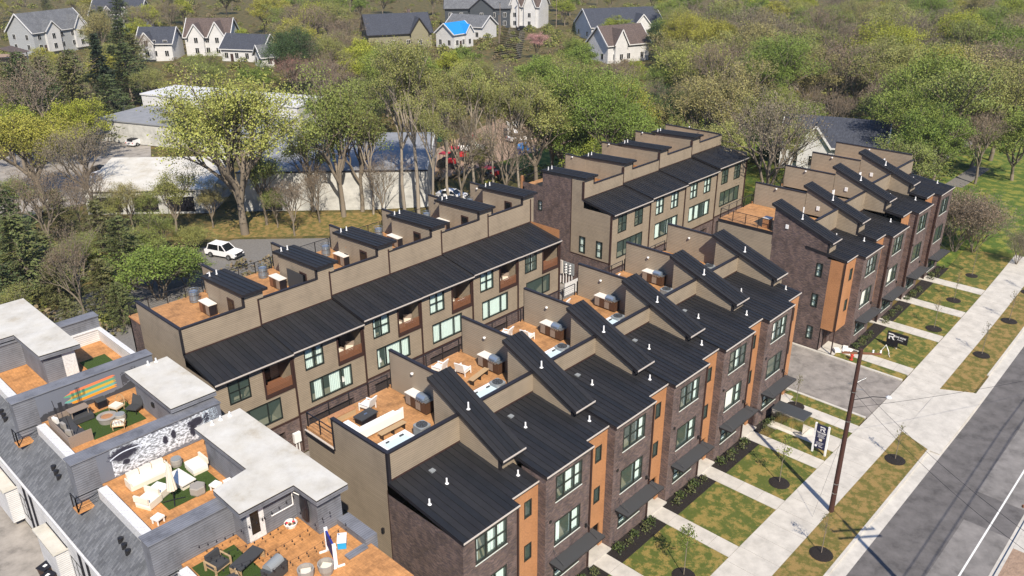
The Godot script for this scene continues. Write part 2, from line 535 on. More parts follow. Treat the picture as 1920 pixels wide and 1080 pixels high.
# a sloping roof of standing seam panels running along z, from (zf, yf) at the eave to (zr, yr)
func seam_roof(par: Node, called: String, x0: float, x1: float, zf: float, yf: float, zr: float, yr: float, edge := 0.2, drip := true) -> Node3D:
	var slab := MB.new()
	slab.hexa([Vector3(x0, yr - edge, zr), Vector3(x0, yf - edge, zf), Vector3(x1, yf - edge, zf), Vector3(x1, yr - edge, zr), Vector3(x0, yr, zr), Vector3(x0, yf, zf), Vector3(x1, yf, zf), Vector3(x1, yr, zr)])
	var r := part(par, called, slab, M.black_trim)
	var n := int(round((x1 - x0) / 0.42))
	var pw := (x1 - x0) / n
	var f := Vector3(0, yf, zf)
	var b := Vector3(0, yr, zr)
	var len := f.distance_to(b)
	var key := "%.3f %.3f" % [pw, len]
	if not panel_kit.has(key):
		var m := MB.new()
		m.box(0.004, pw - 0.004, 0.003, 0.014, -len / 2, len / 2)
		m.box(-0.018, 0.018, 0.003, 0.055, -len / 2, len / 2)
		panel_kit[key] = m.mesh()
	var up := (f - b).cross(Vector3.RIGHT).normalized()
	var basis := Basis(Vector3.RIGHT, up, Vector3.RIGHT.cross(up))
	for i in n:
		var p := part_mesh(r, "roof_panel", panel_kit[key], M["seam_metal_%d" % ((i * 5 + i / 3 + int(absf(x0))) % 3)])
		p.transform = Transform3D(basis, (f + b) / 2 + Vector3(x0 + i * pw, 0, 0))
	if drip:
		var d := MB.new()
		d.box(x0, x1, yf - 0.09, yf + 0.02, zf, zf + 0.03)
		part(r, "gutter_edge", d, M.drip_edge)
	return r

func vent_pipe(par: Node, at: Vector3, h := 0.55):
	var m := MB.new()
	m.lathe([Vector2(0.13, 0.0), Vector2(0.06, 0.06), Vector2(0.05, h * 0.8), Vector2(0.0, h * 0.8)], at, 10)
	part(par, "vent_pipe", m, M.white_plastic)

func rail(par: Node, a: Vector3, b: Vector3, h: float, called := "railing", bars := 5, m: Material = null, tops := 0.045):   # posts, a top rail and thin bars
	var r := Node3D.new()
	r.name = called
	par.add_child(r, true)
	if m == null: m = M.black_metal
	var n := maxi(1, int(round(a.distance_to(b) / 1.6)))
	for i in n + 1:
		var p := a.lerp(b, float(i) / n)
		var pb := MB.new()
		pb.box(p.x - 0.03, p.x + 0.03, p.y, p.y + h, p.z - 0.03, p.z + 0.03)
		part(r, "post", pb, m)
	var t := MB.new()
	t.bar(a + Vector3.UP * h, b + Vector3.UP * h, 0.05, tops)
	part(r, "top_rail", t, m)
	for k in bars:
		var w := MB.new()
		var y := Vector3.UP * (h * (k + 1) / (bars + 1.0))
		w.bar(a + y, b + y, 0.014, 0.014)
		part(r, "rail_bar", w, m)

func slat_rail(par: Node, x0: float, x1: float, y0: float, y1: float, z: float, n: int):
	var r := Node3D.new()
	r.name = "slat_railing"
	par.add_child(r, true)
	var st := (y1 - y0) / n
	for k in n: bx(r, "slat", M.red_wood, x0, x1, y0 + k * st, y0 + k * st + st * 0.62, z - 0.02, z + 0.02)

# ------------------------------------------------------------------ brick street houses
const TRIPLE := [[0.33, true, 4], [0.34, true, 0], [0.33, true, 1]]
# base: foot of the brick bay. opt keys: dy window shift, eave, par (parapet top), deck, pf / pr (stair roof low front, high rear), first, last, side (+1 recess after the bay, -1 before it)
func street_house(called: String, label: String, group: String, x0: float, y0: float, opt: Dictionary) -> Node3D:
	var o := thing(called, label, "townhouse", Vector3(x0, y0, 0), 0.0, group)
	var W := 6.65
	var bay := 4.25
	var s: float = opt.dy
	var E: float = opt.eave
	var PT: float = opt.par
	var DF: float = opt.deck
	var zp: float = opt.zp            # the street side parapet of the deck
	var flip: bool = opt.side < 0
	var r0 := -2.4 if flip else bay   # the recess with the orange panels
	var r1 := 0.0 if flip else W
	var zr := -0.75 if flip else -0.6
	var X0 := -2.4 if flip else 0.0   # the house's own width
	var X1 := bay if flip else W
	var first: bool = opt.get("first", false)
	var last: bool = opt.get("last", false)
	# brick bay
	var wins := [[Rect2(0.92, 6.80 + s, 2.42, 1.76), opt.top], [Rect2(0.88, 3.50 + s, 2.42, 1.76), opt.mid], [Rect2(0.85, 0.95 + s * 0.5, 2.45, 1.25), [[0.4, true, 3], [0.6, false, 0]]]]
	var b := MB.new()
	wall_face(b, Vector3.ZERO, Vector3.RIGHT, bay, E - 0.16, wins.map(func(q): return q[0]))
	wall_face(b, Vector3(0, 0, -6.2 if first and not flip else zr - 1.3), Vector3(0, 0, 1), 6.2 if first and not flip else -zr + 1.3, E - 0.16, [])
	wall_face(b, Vector3(bay, 0, 0), Vector3(0, 0, -1), 2.0 if not (last and flip) else 6.2, E - 0.16, [])
	part(o, "brick_bay", b, M.brick)
	windows_in(o, Vector3.ZERO, Vector3.RIGHT, wins)
	for q in wins: bx(o, "window_sill", M.pale_frame, q[0].position.x - 0.05, q[0].end.x + 0.05, q[0].position.y - 0.10, q[0].position.y - 0.062, -0.05, 0.045)
	# recess: orange panels over the porch
	var oy := 1.9 + s * 0.6
	if flip: oy = 2.45
	var small := [Rect2((1.22 if not flip else 1.35), 6.82 + s - oy, 0.6, 1.15), Rect2((1.22 if not flip else 1.35), 3.62 + s - oy, 0.6, 1.15)]
	var rp := MB.new()
	wall_face(rp, Vector3(r0, oy, zr), Vector3.RIGHT, r1 - r0, E - 0.12 - oy, small)
	if not flip: rp.box(r1 - 0.42, r1 - 0.02, 0, oy, zr - 0.12, zr)
	var sides_open := (first and flip) or (last and not flip)
	if sides_open and flip:
		wall_face(rp, Vector3(r0, oy, -2.15), Vector3(0, 0, 1), 1.4, E - 0.12 - oy, [])
		rp.quad(Vector3(r0, oy, -2.15), Vector3(r0, oy, zr), Vector3(r1, oy, zr), Vector3(r1, oy, -2.15))
	if sides_open and not flip:
		wall_face(rp, Vector3(r1, 0, zr), Vector3(0, 0, -1), 2.6, E - 0.12, [])
	part(o, "orange_panel", rp, M.orange_panel)
	windows_in(o, Vector3(r0, oy, zr), Vector3.RIGHT, small.map(func(q): return [q, [[1.0, false, 0]]]))
	var porch := MB.new()
	wall_face(porch, Vector3(r0, 0, zr - 1.3), Vector3.RIGHT, r1 - r0, oy, [])
	porch.quad(Vector3(r0, oy, zr - 1.3), Vector3(r0, oy, zr), Vector3(r1, oy, zr), Vector3(r1, oy, zr - 1.3))
	part(o, "porch_wall", porch, M.brick)
	var dx := r0 + 0.75
	var door := bx(o, "front_door", M.brown_trim, dx, dx + 0.95, 0.12, 2.12, zr - 1.3, zr - 1.24)
	bx(door, "handle", M.steel, dx + 0.82, dx + 0.86, 1.0, 1.25, zr - 1.24, zr - 1.2)
	bx(o, "porch_slab", M.concrete, r0 + 0.02, r1 - 0.02, 0.0, 0.11, zr - 1.3, 0.2)
	# downpipe, canopy
	var px := bay - 0.03 if not flip else -0.08
	if flip and first: px = -2.46
	var dz := 0.06 if not (flip and first) else zr + 0.04
	var dp := MB.new()
	dp.box(px - 0.05, px + 0.05, 0.1, E - 0.1, dz - 0.05, dz + 0.05)
	part(o, "downpipe", dp, M.brown_trim)
	var cy := 2.55 + s * 0.5
	var ca := bx(o, "canopy", M.black_trim, 0.42, 4.65, cy, cy + 0.13, 0.0, 1.05)
	bx(ca, "canopy_cover", M.canopy_metal, 0.40, 4.67, cy + 0.132, cy + 0.15, 0.02, 1.07)
	for k in [0.75, 4.05]:
		var rod := MB.new()
		rod.tube(Vector3(k, cy + 0.13, 0.95), Vector3(k, cy + 0.95, 0.02), 0.018, 0.018, 5)
		part(ca, "tie_rod", rod, M.black_metal)
	bx(o, "wall_lamp", M.black_metal, bay - 0.42, bay - 0.30, cy + 0.75, cy + 1.0, 0.0, 0.12)
	bx(o, "outlet_vent", M.black_metal, 0.35, 0.52, 5.5 + s, 5.66 + s, 0.0, 0.08)
	# main roof: over the bay and, set back, over the recess
	var sl := 0.125
	var z_e := 0.14
	seam_roof(o, "roof", -0.06, bay + 0.06, z_e, E, zp, E + sl * (z_e - zp))
	var z2 := zr + 0.12
	var ra := r0 + (0.06 if not flip else (-0.06 if first else 0.04))
	var rb := r1 - 0.06 if not (last and not flip) else r1 + 0.06
	seam_roof(o, "recess_roof", ra, rb, z2, E + sl * (z_e - z2), zp, E + sl * (z_e - zp))
	if opt.get("vents", true):
		for q in [Vector2(0.55, -3.2), Vector2(2.4, -3.8), Vector2(6.0, -1.6)]:
			var vx: float = q.x - (2.4 if flip else 0.0) + (2.2 if flip else 0.0)
			if vx > X1 - 0.2: vx = X1 - 0.6
			vent_pipe(o, Vector3(vx, E + sl * (z_e - q.y), q.y), 0.45)
		bx(o, "roof_vent", M.ac_grey, 2.3, 2.62, E + sl * 5.2, E + sl * 5.2 + 0.09, -5.25, -4.95)
	# street side parapet of the deck
	var p0: float = opt.pent + 1.7 if flip else 0.0
	var p1: float = bay if flip else opt.pent + 0.05
	var yb := E + sl * (z_e - zp) - 0.1
	var fp := MB.new()
	fp.box(p0, p1, yb, PT - 0.1, zp - 0.16, zp)
	part(o, "parapet", fp, M.tan_siding)
	bx(o, "parapet_cap", M.black_trim, p0 - 0.03, p1 + 0.02, PT - 0.1, PT, zp - 0.22, zp + 0.05)
	bx(o, "parapet_flashing", M.brown_trim, p0, p1, yb + 0.1, yb + 0.22, zp, zp + 0.025)
	# stair house with its steep roof
	var a0: float = opt.pent
	var a1: float = opt.pent + 1.66
	var zf := -2.55
	var zb := -8.25
	var PF: float = opt.pf
	var PR: float = opt.pr
	var slope := (PR - PF) / 6.3
	var yf := PF - 0.2 - slope * 0.35
	var yr := PR - 0.2 + slope * 0.3
	yf = PF + slope * 0.3 - 0.2
	yr = PR - slope * 0.3 - 0.2
	var low_y := E
	var st := MB.new()
	st.hexa([Vector3(a0, low_y, zb), Vector3(a0, low_y, zf), Vector3(a1, low_y, zf), Vector3(a1, low_y, zb), Vector3(a0, yr, zb), Vector3(a0, yf, zf), Vector3(a1, yf, zf), Vector3(a1, yr, zb)])
	part(o, "stair_house", st, M.tan_siding)
	seam_roof(o, "stair_roof", a0 - 0.14, a1 + 0.16, zf + 0.38, PF, zb - 0.38, PR, 0.22)
	bx(o, "corner_trim", M.black_trim, a0 - 0.025, a0 + 0.14, low_y + 0.2, yf - 0.02, zf - 0.14, zf + 0.025)
	vent_pipe(o, Vector3(a0 + 0.55, PF + slope * 3.55, zf + 0.38 - 3.55), 0.6)
	var dr := bx(o, "deck_door", M.brown_trim, a0 + 0.45, a0 + 1.35, DF + 0.02, DF + 2.05, zb - 0.05, zb)
	bx(dr, "door_pane", M.car_glass, a0 + 0.58, a0 + 1.22, DF + 0.3, DF + 1.9, zb - 0.07, zb - 0.05)
	bx(o, "meter_box", M.white_plastic, a0 - 0.09, a0, DF + 0.65, DF + 1.05, -7.0, -6.7)
	# deck, its sides, the back of the house
	var zd := -14.2
	bx(o, "deck_floor", M.deck_tile, X0 + 0.02, X1 - 0.02, DF - 0.2, DF, zd, zp - 0.16)
	var body := MB.new()
	body.box(X0 + 0.02, X1 - 0.02, 0, DF - 0.2, zd + 0.02, zd + 0.3)
	part(o, "rear_wall", body, M.tan_siding)
	rail(o, Vector3(X0 + 0.1, DF, zd + 0.12), Vector3(X1 - 0.2, DF, zd + 0.12), 1.05)
	bx(o, "deck_fascia", M.black_trim, X0, X1, DF - 0.32, DF - 0.02, zd - 0.06, zd - 0.002)
	if first and not flip:
		var e := MB.new()
		wall_face(e, Vector3(0, 0, zd), Vector3(0, 0, 1), 8.0, DF - 0.35, [Rect2(3.3, 2.6, 0.75, 2.5)])
		e.quad(Vector3(0, DF - 0.35, -11.25), Vector3(0, PT - 0.1, -11.25), Vector3(0, PT - 0.1, zp - 0.001), Vector3(0, DF - 0.35, zp - 0.001))
		e.quad(Vector3(0.16, DF - 0.35, zp - 0.16), Vector3(0.16, PT - 0.1, zp - 0.16), Vector3(0.16, PT - 0.1, -11.25), Vector3(0.16, DF - 0.35, -11.25))
		e.quad(Vector3(0, DF - 0.35, -11.25), Vector3(0.16, DF - 0.35, -11.25), Vector3(0.16, PT - 0.1, -11.25), Vector3(0, PT - 0.1, -11.25))
		part(o, "side_wall", e, M.tan_siding)
		windows_in(o, Vector3(0, 2.6, zd), Vector3(0, 0, 1), [[Rect2(3.3, 0, 0.75, 2.5), [[1.0, true, 0]]]])
		bx(o, "side_cap", M.black_trim, -0.05, 0.20, PT - 0.1, PT + 0.004, -11.3, zp - 0.22)
		bx(o, "corner_trim", M.black_trim, -0.03, 0.16, E + 0.5, PT - 0.1, zp - 0.16, zp + 0.03)
		bx(o, "corner_trim", M.black_trim, -0.03, 0.16, DF - 0.4, PT - 0.1, -11.3, -11.14)
		bx(o, "deck_edge", M.black_trim, -0.06, 0.0, DF - 0.62, DF - 0.30, zd - 0.1, -11.25)
		bx(o, "deck_flashing", M.drip_edge, -0.08, 0.06, DF - 0.30, DF - 0.24, zd - 0.12, -11.25)
		rail(o, Vector3(0.08, DF - 0.2, zd + 0.1), Vector3(0.08, DF - 0.2, -11.4), 1.25, "side_railing", 2)
		bx(o, "joint_trim", M.brown_trim, -0.02, 0.0, 0.0, E + 0.1, -6.23, -6.17)
		bx(o, "wall_lamp", M.black_metal, -0.14, 0.0, 5.6, 5.95, -6.95, -6.8)
	elif not flip:
		side_screen(o, 0.0, DF, opt.screen, -8.3, -13.9)
	if last and not flip:
		side_screen(o, W - 0.15, DF, opt.screen, -8.3, -13.9)
		var e2 := MB.new()
		wall_face(e2, Vector3(W, 0, zr - 2.6), Vector3(0, 0, -1), -zd + zr - 2.6, DF - 0.2, [])
		part(o, "side_wall", e2, M.tan_siding)
	if flip and first:   # tall brick end wall with three narrow windows, then siding
		var eb := MB.new()
		var ew := [[Rect2(8.15 - 3.45, 7.6, 0.62, 1.35), [[1.0, true, 4]]], [Rect2(8.15 - 3.45, 4.45, 0.62, 1.35), [[1.0, true, 4]]], [Rect2(8.15 - 3.45, 1.0, 0.62, 1.35), [[1.0, true, 4]]]]
		wall_face(eb, Vector3(-2.4, 0, -8.15), Vector3(0, 0, 1), 6.0, E - 0.1, ew.map(func(q): return q[0]))
		eb.quad(Vector3(-2.402, E - 0.1, -8.27), Vector3(-2.402, yr - 0.02, -8.27), Vector3(-2.402, yf - 0.02, zf), Vector3(-2.402, E - 0.1, zf))
		wall_face(eb, Vector3(-2.4, 0, -8.15), Vector3(-1, 0, 0), 0.02, E, [])
		part(o, "end_wall", eb, M.brick)
		windows_in(o, Vector3(-2.4, 0, -8.15), Vector3(0, 0, 1), ew)
		var es := MB.new()
		wall_face(es, Vector3(-2.4, 0, zd), Vector3(0, 0, 1), -8.15 - zd, DF - 0.15, [])
		part(o, "side_wall", es, M.tan_siding)
		bx(o, "deck_edge", M.black_trim, -2.45, -2.4, DF - 0.3, DF - 0.02, zd, -8.2)
		rail(o, Vector3(-2.3, DF, zd + 0.1), Vector3(-2.3, DF, -8.5), 1.05, "side_railing")
	elif flip:
		side_screen(o, -2.4, DF, opt.screen, -8.3, -13.9)
	if flip and last:
		side_screen(o, bay - 0.15, DF, opt.screen, zp - 0.2, -13.9)
		var e3 := MB.new()
		wall_face(e3, Vector3(bay, 0, -6.2), Vector3(0, 0, -1), 8.0, DF, [])
		part(o, "side_wall", e3, M.tan_siding)
	return o

func side_screen(o: Node, x: float, y0: float, y1: float, za: float, zb: float):   # privacy wall between two decks
	bx(o, "screen_wall", M.tan_siding, x, x + 0.15, y0 - 0.2, y1 - 0.1, zb, za)
	bx(o, "screen_cap", M.black_trim, x - 0.04, x + 0.19, y1 - 0.1, y1, zb - 0.05, za)
	bx(o, "screen_end_trim", M.black_trim, x - 0.02, x + 0.17, y0 - 0.2, y1 - 0.1, zb - 0.04, zb - 0.001)
	var l := MB.new()
	l.lathe([Vector2(0.0, -0.12), Vector2(0.09, -0.10), Vector2(0.11, 0.0), Vector2(0.0, 0.05)], Vector3(x - 0.12, y0 + 2.0, (za + zb) / 2 - 0.4), 8)
	part(o, "deck_lamp", l, M.white_plastic)

var street_deck := []   # deck heights, so that what stands there knows its floor
var far_deck := []
var rear_deck := []

func street_row():
	var dy := [0.0, 0.4, 0.55, 0.55, 0.7, 0.75]
	var ev := [8.92, 9.5, 9.68, 9.8, 9.9, 9.9]
	var pt := [11.66, 11.8, 11.92, 11.95, 12.12, 12.14]
	var pf := [10.15, 10.38, 10.6, 10.7, 11.0, 11.1]
	var pr := [13.2, 13.23, 13.3, 13.35, 13.45, 13.5]
	street_deck = [9.75, 9.9, 10.0, 10.05, 10.15, 10.2]
	var tops := [[[0.33, true, 4], [0.34, true, 3], [0.33, true, 1]], [[0.3, true, 4], [0.4, true, 3], [0.3, true, 3]], TRIPLE, [[0.33, true, 0], [0.34, true, 4], [0.33, true, 1]], [[0.33, true, 0], [0.34, true, 3], [0.33, true, 4]], [[0.33, true, 2], [0.34, true, 4], [0.33, true, 1]]]
	var mids := [[[0.62, false, 0], [0.38, true, 1]], [[0.64, false, 4], [0.36, true, 1]], [[0.64, false, 0], [0.36, true, 1]], [[0.64, false, 0], [0.36, true, 1]], [[0.64, false, 2], [0.36, true, 3]], [[0.64, false, 0], [0.36, true, 0]]]
	var which := ["nearest brown brick townhouse of the street row, with the bare siding end wall", "second brick townhouse of the street row, with a white hot tub on its deck", "third brick townhouse of the street row, beside the bushy lawn sapling", "fourth brick townhouse of the street row, in front of the leafy green sapling", "fifth brick townhouse of the street row, behind the mirrored steel box", "last brick townhouse of the street row, beside the paved driveway"]
	for k in 6:
		street_house("brick_townhouse", which[k], "brick townhouses along the street", -0.1 + 6.65 * k, 0.0, {"dy": dy[k], "eave": ev[k], "par": pt[k], "deck": street_deck[k], "zp": -5.98, "side": 1, "first": k == 0, "last": k == 5, "pent": 5.5, "pf": pf[k], "pr": pr[k], "top": tops[k], "mid": mids[k], "screen": [12.7, 12.72, 12.82, 12.88, 12.93, 12.98][k]})

func far_street_row():
	var dy := [0.62, 0.9, 1.5, 1.8]
	var ev := [9.72, 9.98, 10.75, 11.15]
	var pt := [12.47, 12.72, 13.23, 13.43]
	var pf := [11.2, 11.5, 12.1, 12.38]
	far_deck = [10.9, 11.1, 11.6, 11.8]
	var which := ["dark brick townhouse with an orange corner box, across the driveway", "second brick townhouse beyond the driveway, counted from its orange corner box", "third brick townhouse beyond the driveway, where the roof steps up", "farthest brick townhouse beyond the driveway, beside the brown bushes"]
	for k in 4:
		street_house("brick_townhouse", which[k], "brick townhouses beyond the driveway", 52.0 + 6.65 * k, 0.0, {"dy": dy[k], "eave": ev[k], "par": pt[k], "deck": far_deck[k], "zp": -4.75, "side": -1, "first": k == 0, "last": k == 3, "pent": -2.38, "pf": pf[k], "pr": pf[k] + 2.55, "top": [[0.33, true, 0], [0.34, true, 2 if k == 0 else 0], [0.33, true, 4]], "mid": [[0.64, false, 2 if k < 2 else 0], [0.36, true, 0]], "screen": pt[k] + 0.6})

# ------------------------------------------------------------------ rear houses with tan siding
func rear_house(called: String, label: String, group: String, x0: float, W: float, opt: Dictionary) -> Node3D:
	var z0 := -24.6
	var o := thing(called, label, "townhouse", Vector3(x0, 0, z0), 0.0, group)
	var s: float = opt.dy
	var E: float = opt.eave
	var PT: float = opt.par
	var DF: float = opt.deck
	var loggia: bool = opt.loggia
	var yb: float = 3.35 + s + opt.get("lift", 0.0)
	var holes := []
	var wins := []
	if loggia:
		wins = [[Rect2(1.05, 6.8 + s - yb, 1.7, 1.86), opt.top], [Rect2(1.25, 3.86 + s - yb, W - 2.65, 1.86), opt.low]]
		holes = wins.map(func(q): return q[0])
		holes.append(Rect2(W - 2.5, 6.12 + s - yb, 2.35, E - 0.28 - 6.12 - s))
	else:
		wins = [[Rect2(1.2, 7.46 + s - yb, 1.55, 1.9), opt.top], [Rect2(W - 2.95, 7.46 + s - yb, 1.55, 1.9), opt.top], [Rect2(1.2, 4.52 + s - yb, W - 2.5, 1.9), opt.low]]
		holes = wins.map(func(q): return q[0])
	var f := MB.new()
	wall_face(f, Vector3(0, yb, 0), Vector3.RIGHT, W, E - 0.12 - yb, holes)
	part(o, "front_wall", f, M.tan_siding)
	windows_in(o, Vector3(0, yb, 0), Vector3.RIGHT, wins)
	# brick ground floor with the garage door
	var gh: float = yb - 0.75
	var g := MB.new()
	wall_face(g, Vector3(0, 0, 0.03), Vector3.RIGHT, W, yb - 0.02, [Rect2(0.8, 0, W - 2.2, gh)], 0.4)
	part(o, "brick_base", g, M.brick)
	var gd := Node3D.new()
	gd.name = "garage_door"
	o.add_child(gd, true)
	for k in 4: bx(gd, "door_panel", M.garage_door, 0.82, W - 1.42, k * gh / 4 + 0.01, (k + 1) * gh / 4 - 0.015, -0.36, -0.30)
	bx(o, "base_trim", M.brown_trim, -0.01, W + 0.01, yb - 0.1, yb + 0.06, 0.001, 0.06)
	if opt.get("pipe", true):
		var dp := MB.new()
		dp.box(W - 0.06, W + 0.06, 0.2, E - 0.15, 0.01, 0.12)
		part(o, "downpipe", dp, M.brown_trim)
	if loggia:
		var lx0 := W - 2.5
		var lx1 := W - 0.15
		var ly := 6.12 + s
		var lg := MB.new()
		lg.quad(Vector3(lx0, ly, -2.0), Vector3(lx0, E, -2.0), Vector3(lx1, E, -2.0), Vector3(lx1, ly, -2.0))
		lg.quad(Vector3(lx0, ly, 0), Vector3(lx0, E, 0), Vector3(lx0, E, -2.0), Vector3(lx0, ly, -2.0))
		lg.quad(Vector3(lx1, ly, -2.0), Vector3(lx1, E, -2.0), Vector3(lx1, E, 0), Vector3(lx1, ly, 0))
		part(o, "loggia_wall", lg, M.tan_siding)
		bx(o, "loggia_floor", M.red_wood, lx0, lx1, ly + 0.002, ly + 0.14, -2.0, -0.1)
		for q in [[lx0 - 0.08, lx0 + 0.06, ly - 0.1, E - 0.25], [lx1 - 0.06, lx1 + 0.08, ly - 0.1, E - 0.25]]: bx(o, "loggia_trim", M.brown_trim, q[0], q[1], q[2], q[3], -0.05, 0.05)
		bx(o, "loggia_sill", M.brown_trim, lx0 - 0.08, lx1 + 0.08, ly - 0.12, ly + 0.16, -0.06, 0.07)
		slat_rail(o, lx0 + 0.06, lx1 - 0.06, ly + 0.2, ly + 1.05, -0.02, 7)
		var ld := bx(o, "loggia_door", M.car_glass, lx0 + 0.3, lx0 + 1.6, ly + 0.15, ly + 2.2, -1.99, -1.94)
		bx(ld, "door_frame", M.brown_trim, lx0 + 0.22, lx0 + 0.3, ly + 0.15, ly + 2.28, -1.99, -1.92)
	# roof
	var zp := -3.9
	seam_roof(o, "roof", -0.05, W - 0.05, 0.42, E, zp, E + 0.2 * (0.42 - zp), 0.2, true)
	# deck
	var a0: float = opt.pent
	var a1: float = a0 + 1.75
	var yroof := E + 0.2 * (0.42 - zp) - 0.08
	bx(o, "parapet", M.tan_siding, 0.0, W, yroof, PT - 0.1, zp - 0.16, zp)
	if loggia:
		bx(o, "parapet_cap", M.black_trim, -0.03, a0 - 0.02, PT - 0.1, PT, zp - 0.2, zp + 0.05)
		bx(o, "parapet_cap", M.brown_trim, W - 0.1, W + 0.04, yroof, PT + 0.25, zp - 0.2, zp + 0.04)
	else:
		bx(o, "parapet_cap", M.black_trim, a1 + 0.02, W + 0.03, PT - 0.1, PT, zp - 0.2, zp + 0.05)
		bx(o, "parapet_cap", M.brown_trim, -0.06, 0.05, yroof, PT + 0.5, zp - 0.2, zp + 0.04)
	bx(o, "parapet_flashing", M.brown_trim, 0.0, W, yroof + 0.06, yroof + 0.19, zp + 0.001, zp + 0.03)
	var PF: float = opt.pf
	var st := MB.new()
	st.hexa([Vector3(a0, DF - 0.2, zp - 5.6), Vector3(a0, DF - 0.2, zp - 0.001), Vector3(a1, DF - 0.2, zp - 0.001), Vector3(a1, DF - 0.2, zp - 5.6), Vector3(a0, PF - 0.45, zp - 5.6), Vector3(a0, PF - 0.2, zp - 0.001), Vector3(a1, PF - 0.2, zp - 0.001), Vector3(a1, PF - 0.45, zp - 5.6)])
	part(o, "stair_house", st, M.tan_siding)
	seam_roof(o, "stair_roof", a0 - 0.12, a1 + 0.3, zp + 0.3, PF, zp - 6.2, PF - 0.28, 0.2, false)
	for q in [0.35, 0.95]: vent_pipe(o, Vector3(a0 + q, PF - 0.27, zp - 5.5), 0.5)
	if loggia:
		bx(o, "corner_trim", M.black_trim, a0 - 0.02, a0 + 0.14, PT - 0.1, PF - 0.2, zp - 0.14, zp + 0.03)
		var dr := bx(o, "deck_door", M.brown_trim, a0 - 0.05, a0, DF + 0.05, DF + 2.0, zp - 2.4, zp - 1.4)
		bx(dr, "door_pane", M.car_glass, a0 - 0.07, a0 - 0.05, DF + 0.35, DF + 1.85, zp - 2.25, zp - 1.55)
	else:
		bx(o, "corner_trim", M.black_trim, a1 - 0.14, a1 + 0.02, PT - 0.1, PF - 0.2, zp - 0.14, zp + 0.03)
	var zd := -13.0
	bx(o, "deck_floor", M.deck_tile, 0.02, W - 0.02, DF - 0.2, DF, zd, zp - 0.16)
	bx(o, "deck_mat", M.black_trim, 0.3, a0 - 0.1 if loggia else W - 0.5, DF + 0.004, DF + 0.02, zp - 1.0, zp - 0.2)
	bx(o, "rear_wall", M.brick, 0.0, W, 0, DF - 0.2, zd, zd + 0.25)
	rail(o, Vector3(0.1, DF, zd + 0.1), Vector3(W - 0.1, DF, zd + 0.1), 1.05, "railing", 6)
	var sx := 0.0
	if opt.get("first", false):
		var e := MB.new()
		if loggia:
			wall_face(e, Vector3(0, 0, -11.0), Vector3(0, 0, 1), 7.1, PT - 0.1, [])
			wall_face(e, Vector3(0, 3.0, zp), Vector3(0, 0, 1), 3.9, E - 3.1, [])
			part(o, "side_wall", e, M.tan_siding)
			bx(o, "side_inner_wall", M.tan_siding, 0.02, 0.16, DF - 0.1, PT - 0.1, -10.9, zp - 0.16)
			bx(o, "side_cap", M.black_trim, -0.05, 0.2, PT - 0.1, PT + 0.003, -11.0, zp - 0.2)
			bx(o, "corner_trim", M.black_trim, -0.03, 0.12, yroof, PT - 0.1, zp - 0.12, zp + 0.03)
			for q in [[zd, 2.0, DF - 0.1], [zp, 3.9, 3.0]]:
				var br := MB.new()
				wall_face(br, Vector3(0, 0, q[0]), Vector3(0, 0, 1), q[1], q[2], [])
				part(o, "side_brick", br, M.brick)
			bx(o, "balcony_cap", M.orange_panel, -0.04, 0.25, DF - 0.1, DF - 0.02, zd, -11.0)
		else:
			var hs := [Rect2(1.25, 4.5 + s, 0.85, 1.9), Rect2(3.65, 4.5 + s, 0.85, 1.9)]
			wall_face(e, Vector3(0, yb + 0.75, -5.6), Vector3(0, 0, 1), 5.6, E - 0.1 - yb - 0.75, hs.map(func(q): return Rect2(q.position - Vector2(0, yb + 0.75), q.size)))
			e.box(0.0, 0.02, E - 0.1, PF - 0.25, -5.6, zp)
			part(o, "side_wall", e, M.tan_siding)
			windows_in(o, Vector3(0, 0, -5.6), Vector3(0, 0, 1), hs.map(func(q): return [q, [[1.0, true, 4]]]))
			var br := MB.new()
			var h2 := [[Rect2(2.45, 8.1, 0.6, 1.15), [[1.0, true, 2]]], [Rect2(2.45, 4.9, 0.6, 1.15), [[1.0, true, 0]]]]
			wall_face(br, Vector3(0, 0, zd), Vector3(0, 0, 1), -5.62 - zd, DF + 0.4, h2.map(func(q): return q[0]))
			wall_face(br, Vector3(-0.001, 0, -5.62), Vector3(0, 0, 1), 5.62, yb + 0.75, [])
			br.box(0.0, 0.02, DF + 0.4, PF - 0.5, -9.9, -5.62)
			part(o, "side_brick", br, M.brick)
			windows_in(o, Vector3(0, 0, zd), Vector3(0, 0, 1), h2)
			bx(o, "joint_trim", M.brown_trim, -0.03, 0.0, yb + 0.75, PF - 0.3, -5.66, -5.58)
			bx(o, "base_trim", M.brown_trim, -0.03, 0.0, yb + 0.7, yb + 0.8, -5.58, 0.0)
			bx(o, "corner_trim", M.brown_trim, -0.03, 0.14, yb, E - 0.15, -0.14, 0.03)
			bx(o, "orange_corner", M.orange_panel, -0.02, 0.3, 4.0, DF + 1.0, zd - 0.3, zd - 0.002)
	if loggia and not opt.get("first", false): side_screen(o, 0.0, DF, opt.screen, zp - 5.6, -12.6)
	if not loggia and not opt.get("first", false): side_screen(o, 0.0, DF, opt.screen, zp - 5.6, -12.6)
	if opt.get("last", false):
		side_screen(o, W - 0.15, DF, opt.screen if loggia else PT + 0.1, zp - 0.2 if not loggia else zp - 5.6, -12.6)
		var e2 := MB.new()
		wall_face(e2, Vector3(W, 0, 0), Vector3(0, 0, -1), -zd, DF, [])
		wall_face(e2, Vector3(W, DF, zp), Vector3(0, 0, -1), 0.2, PT - DF, [])
		part(o, "side_wall", e2, M.tan_siding if not loggia else M.orange_panel)
		bx(o, "corner_post", M.brown_trim, W - 0.08, W + 0.1, 0.0, E - 0.2, -0.05, 0.13)
	return o

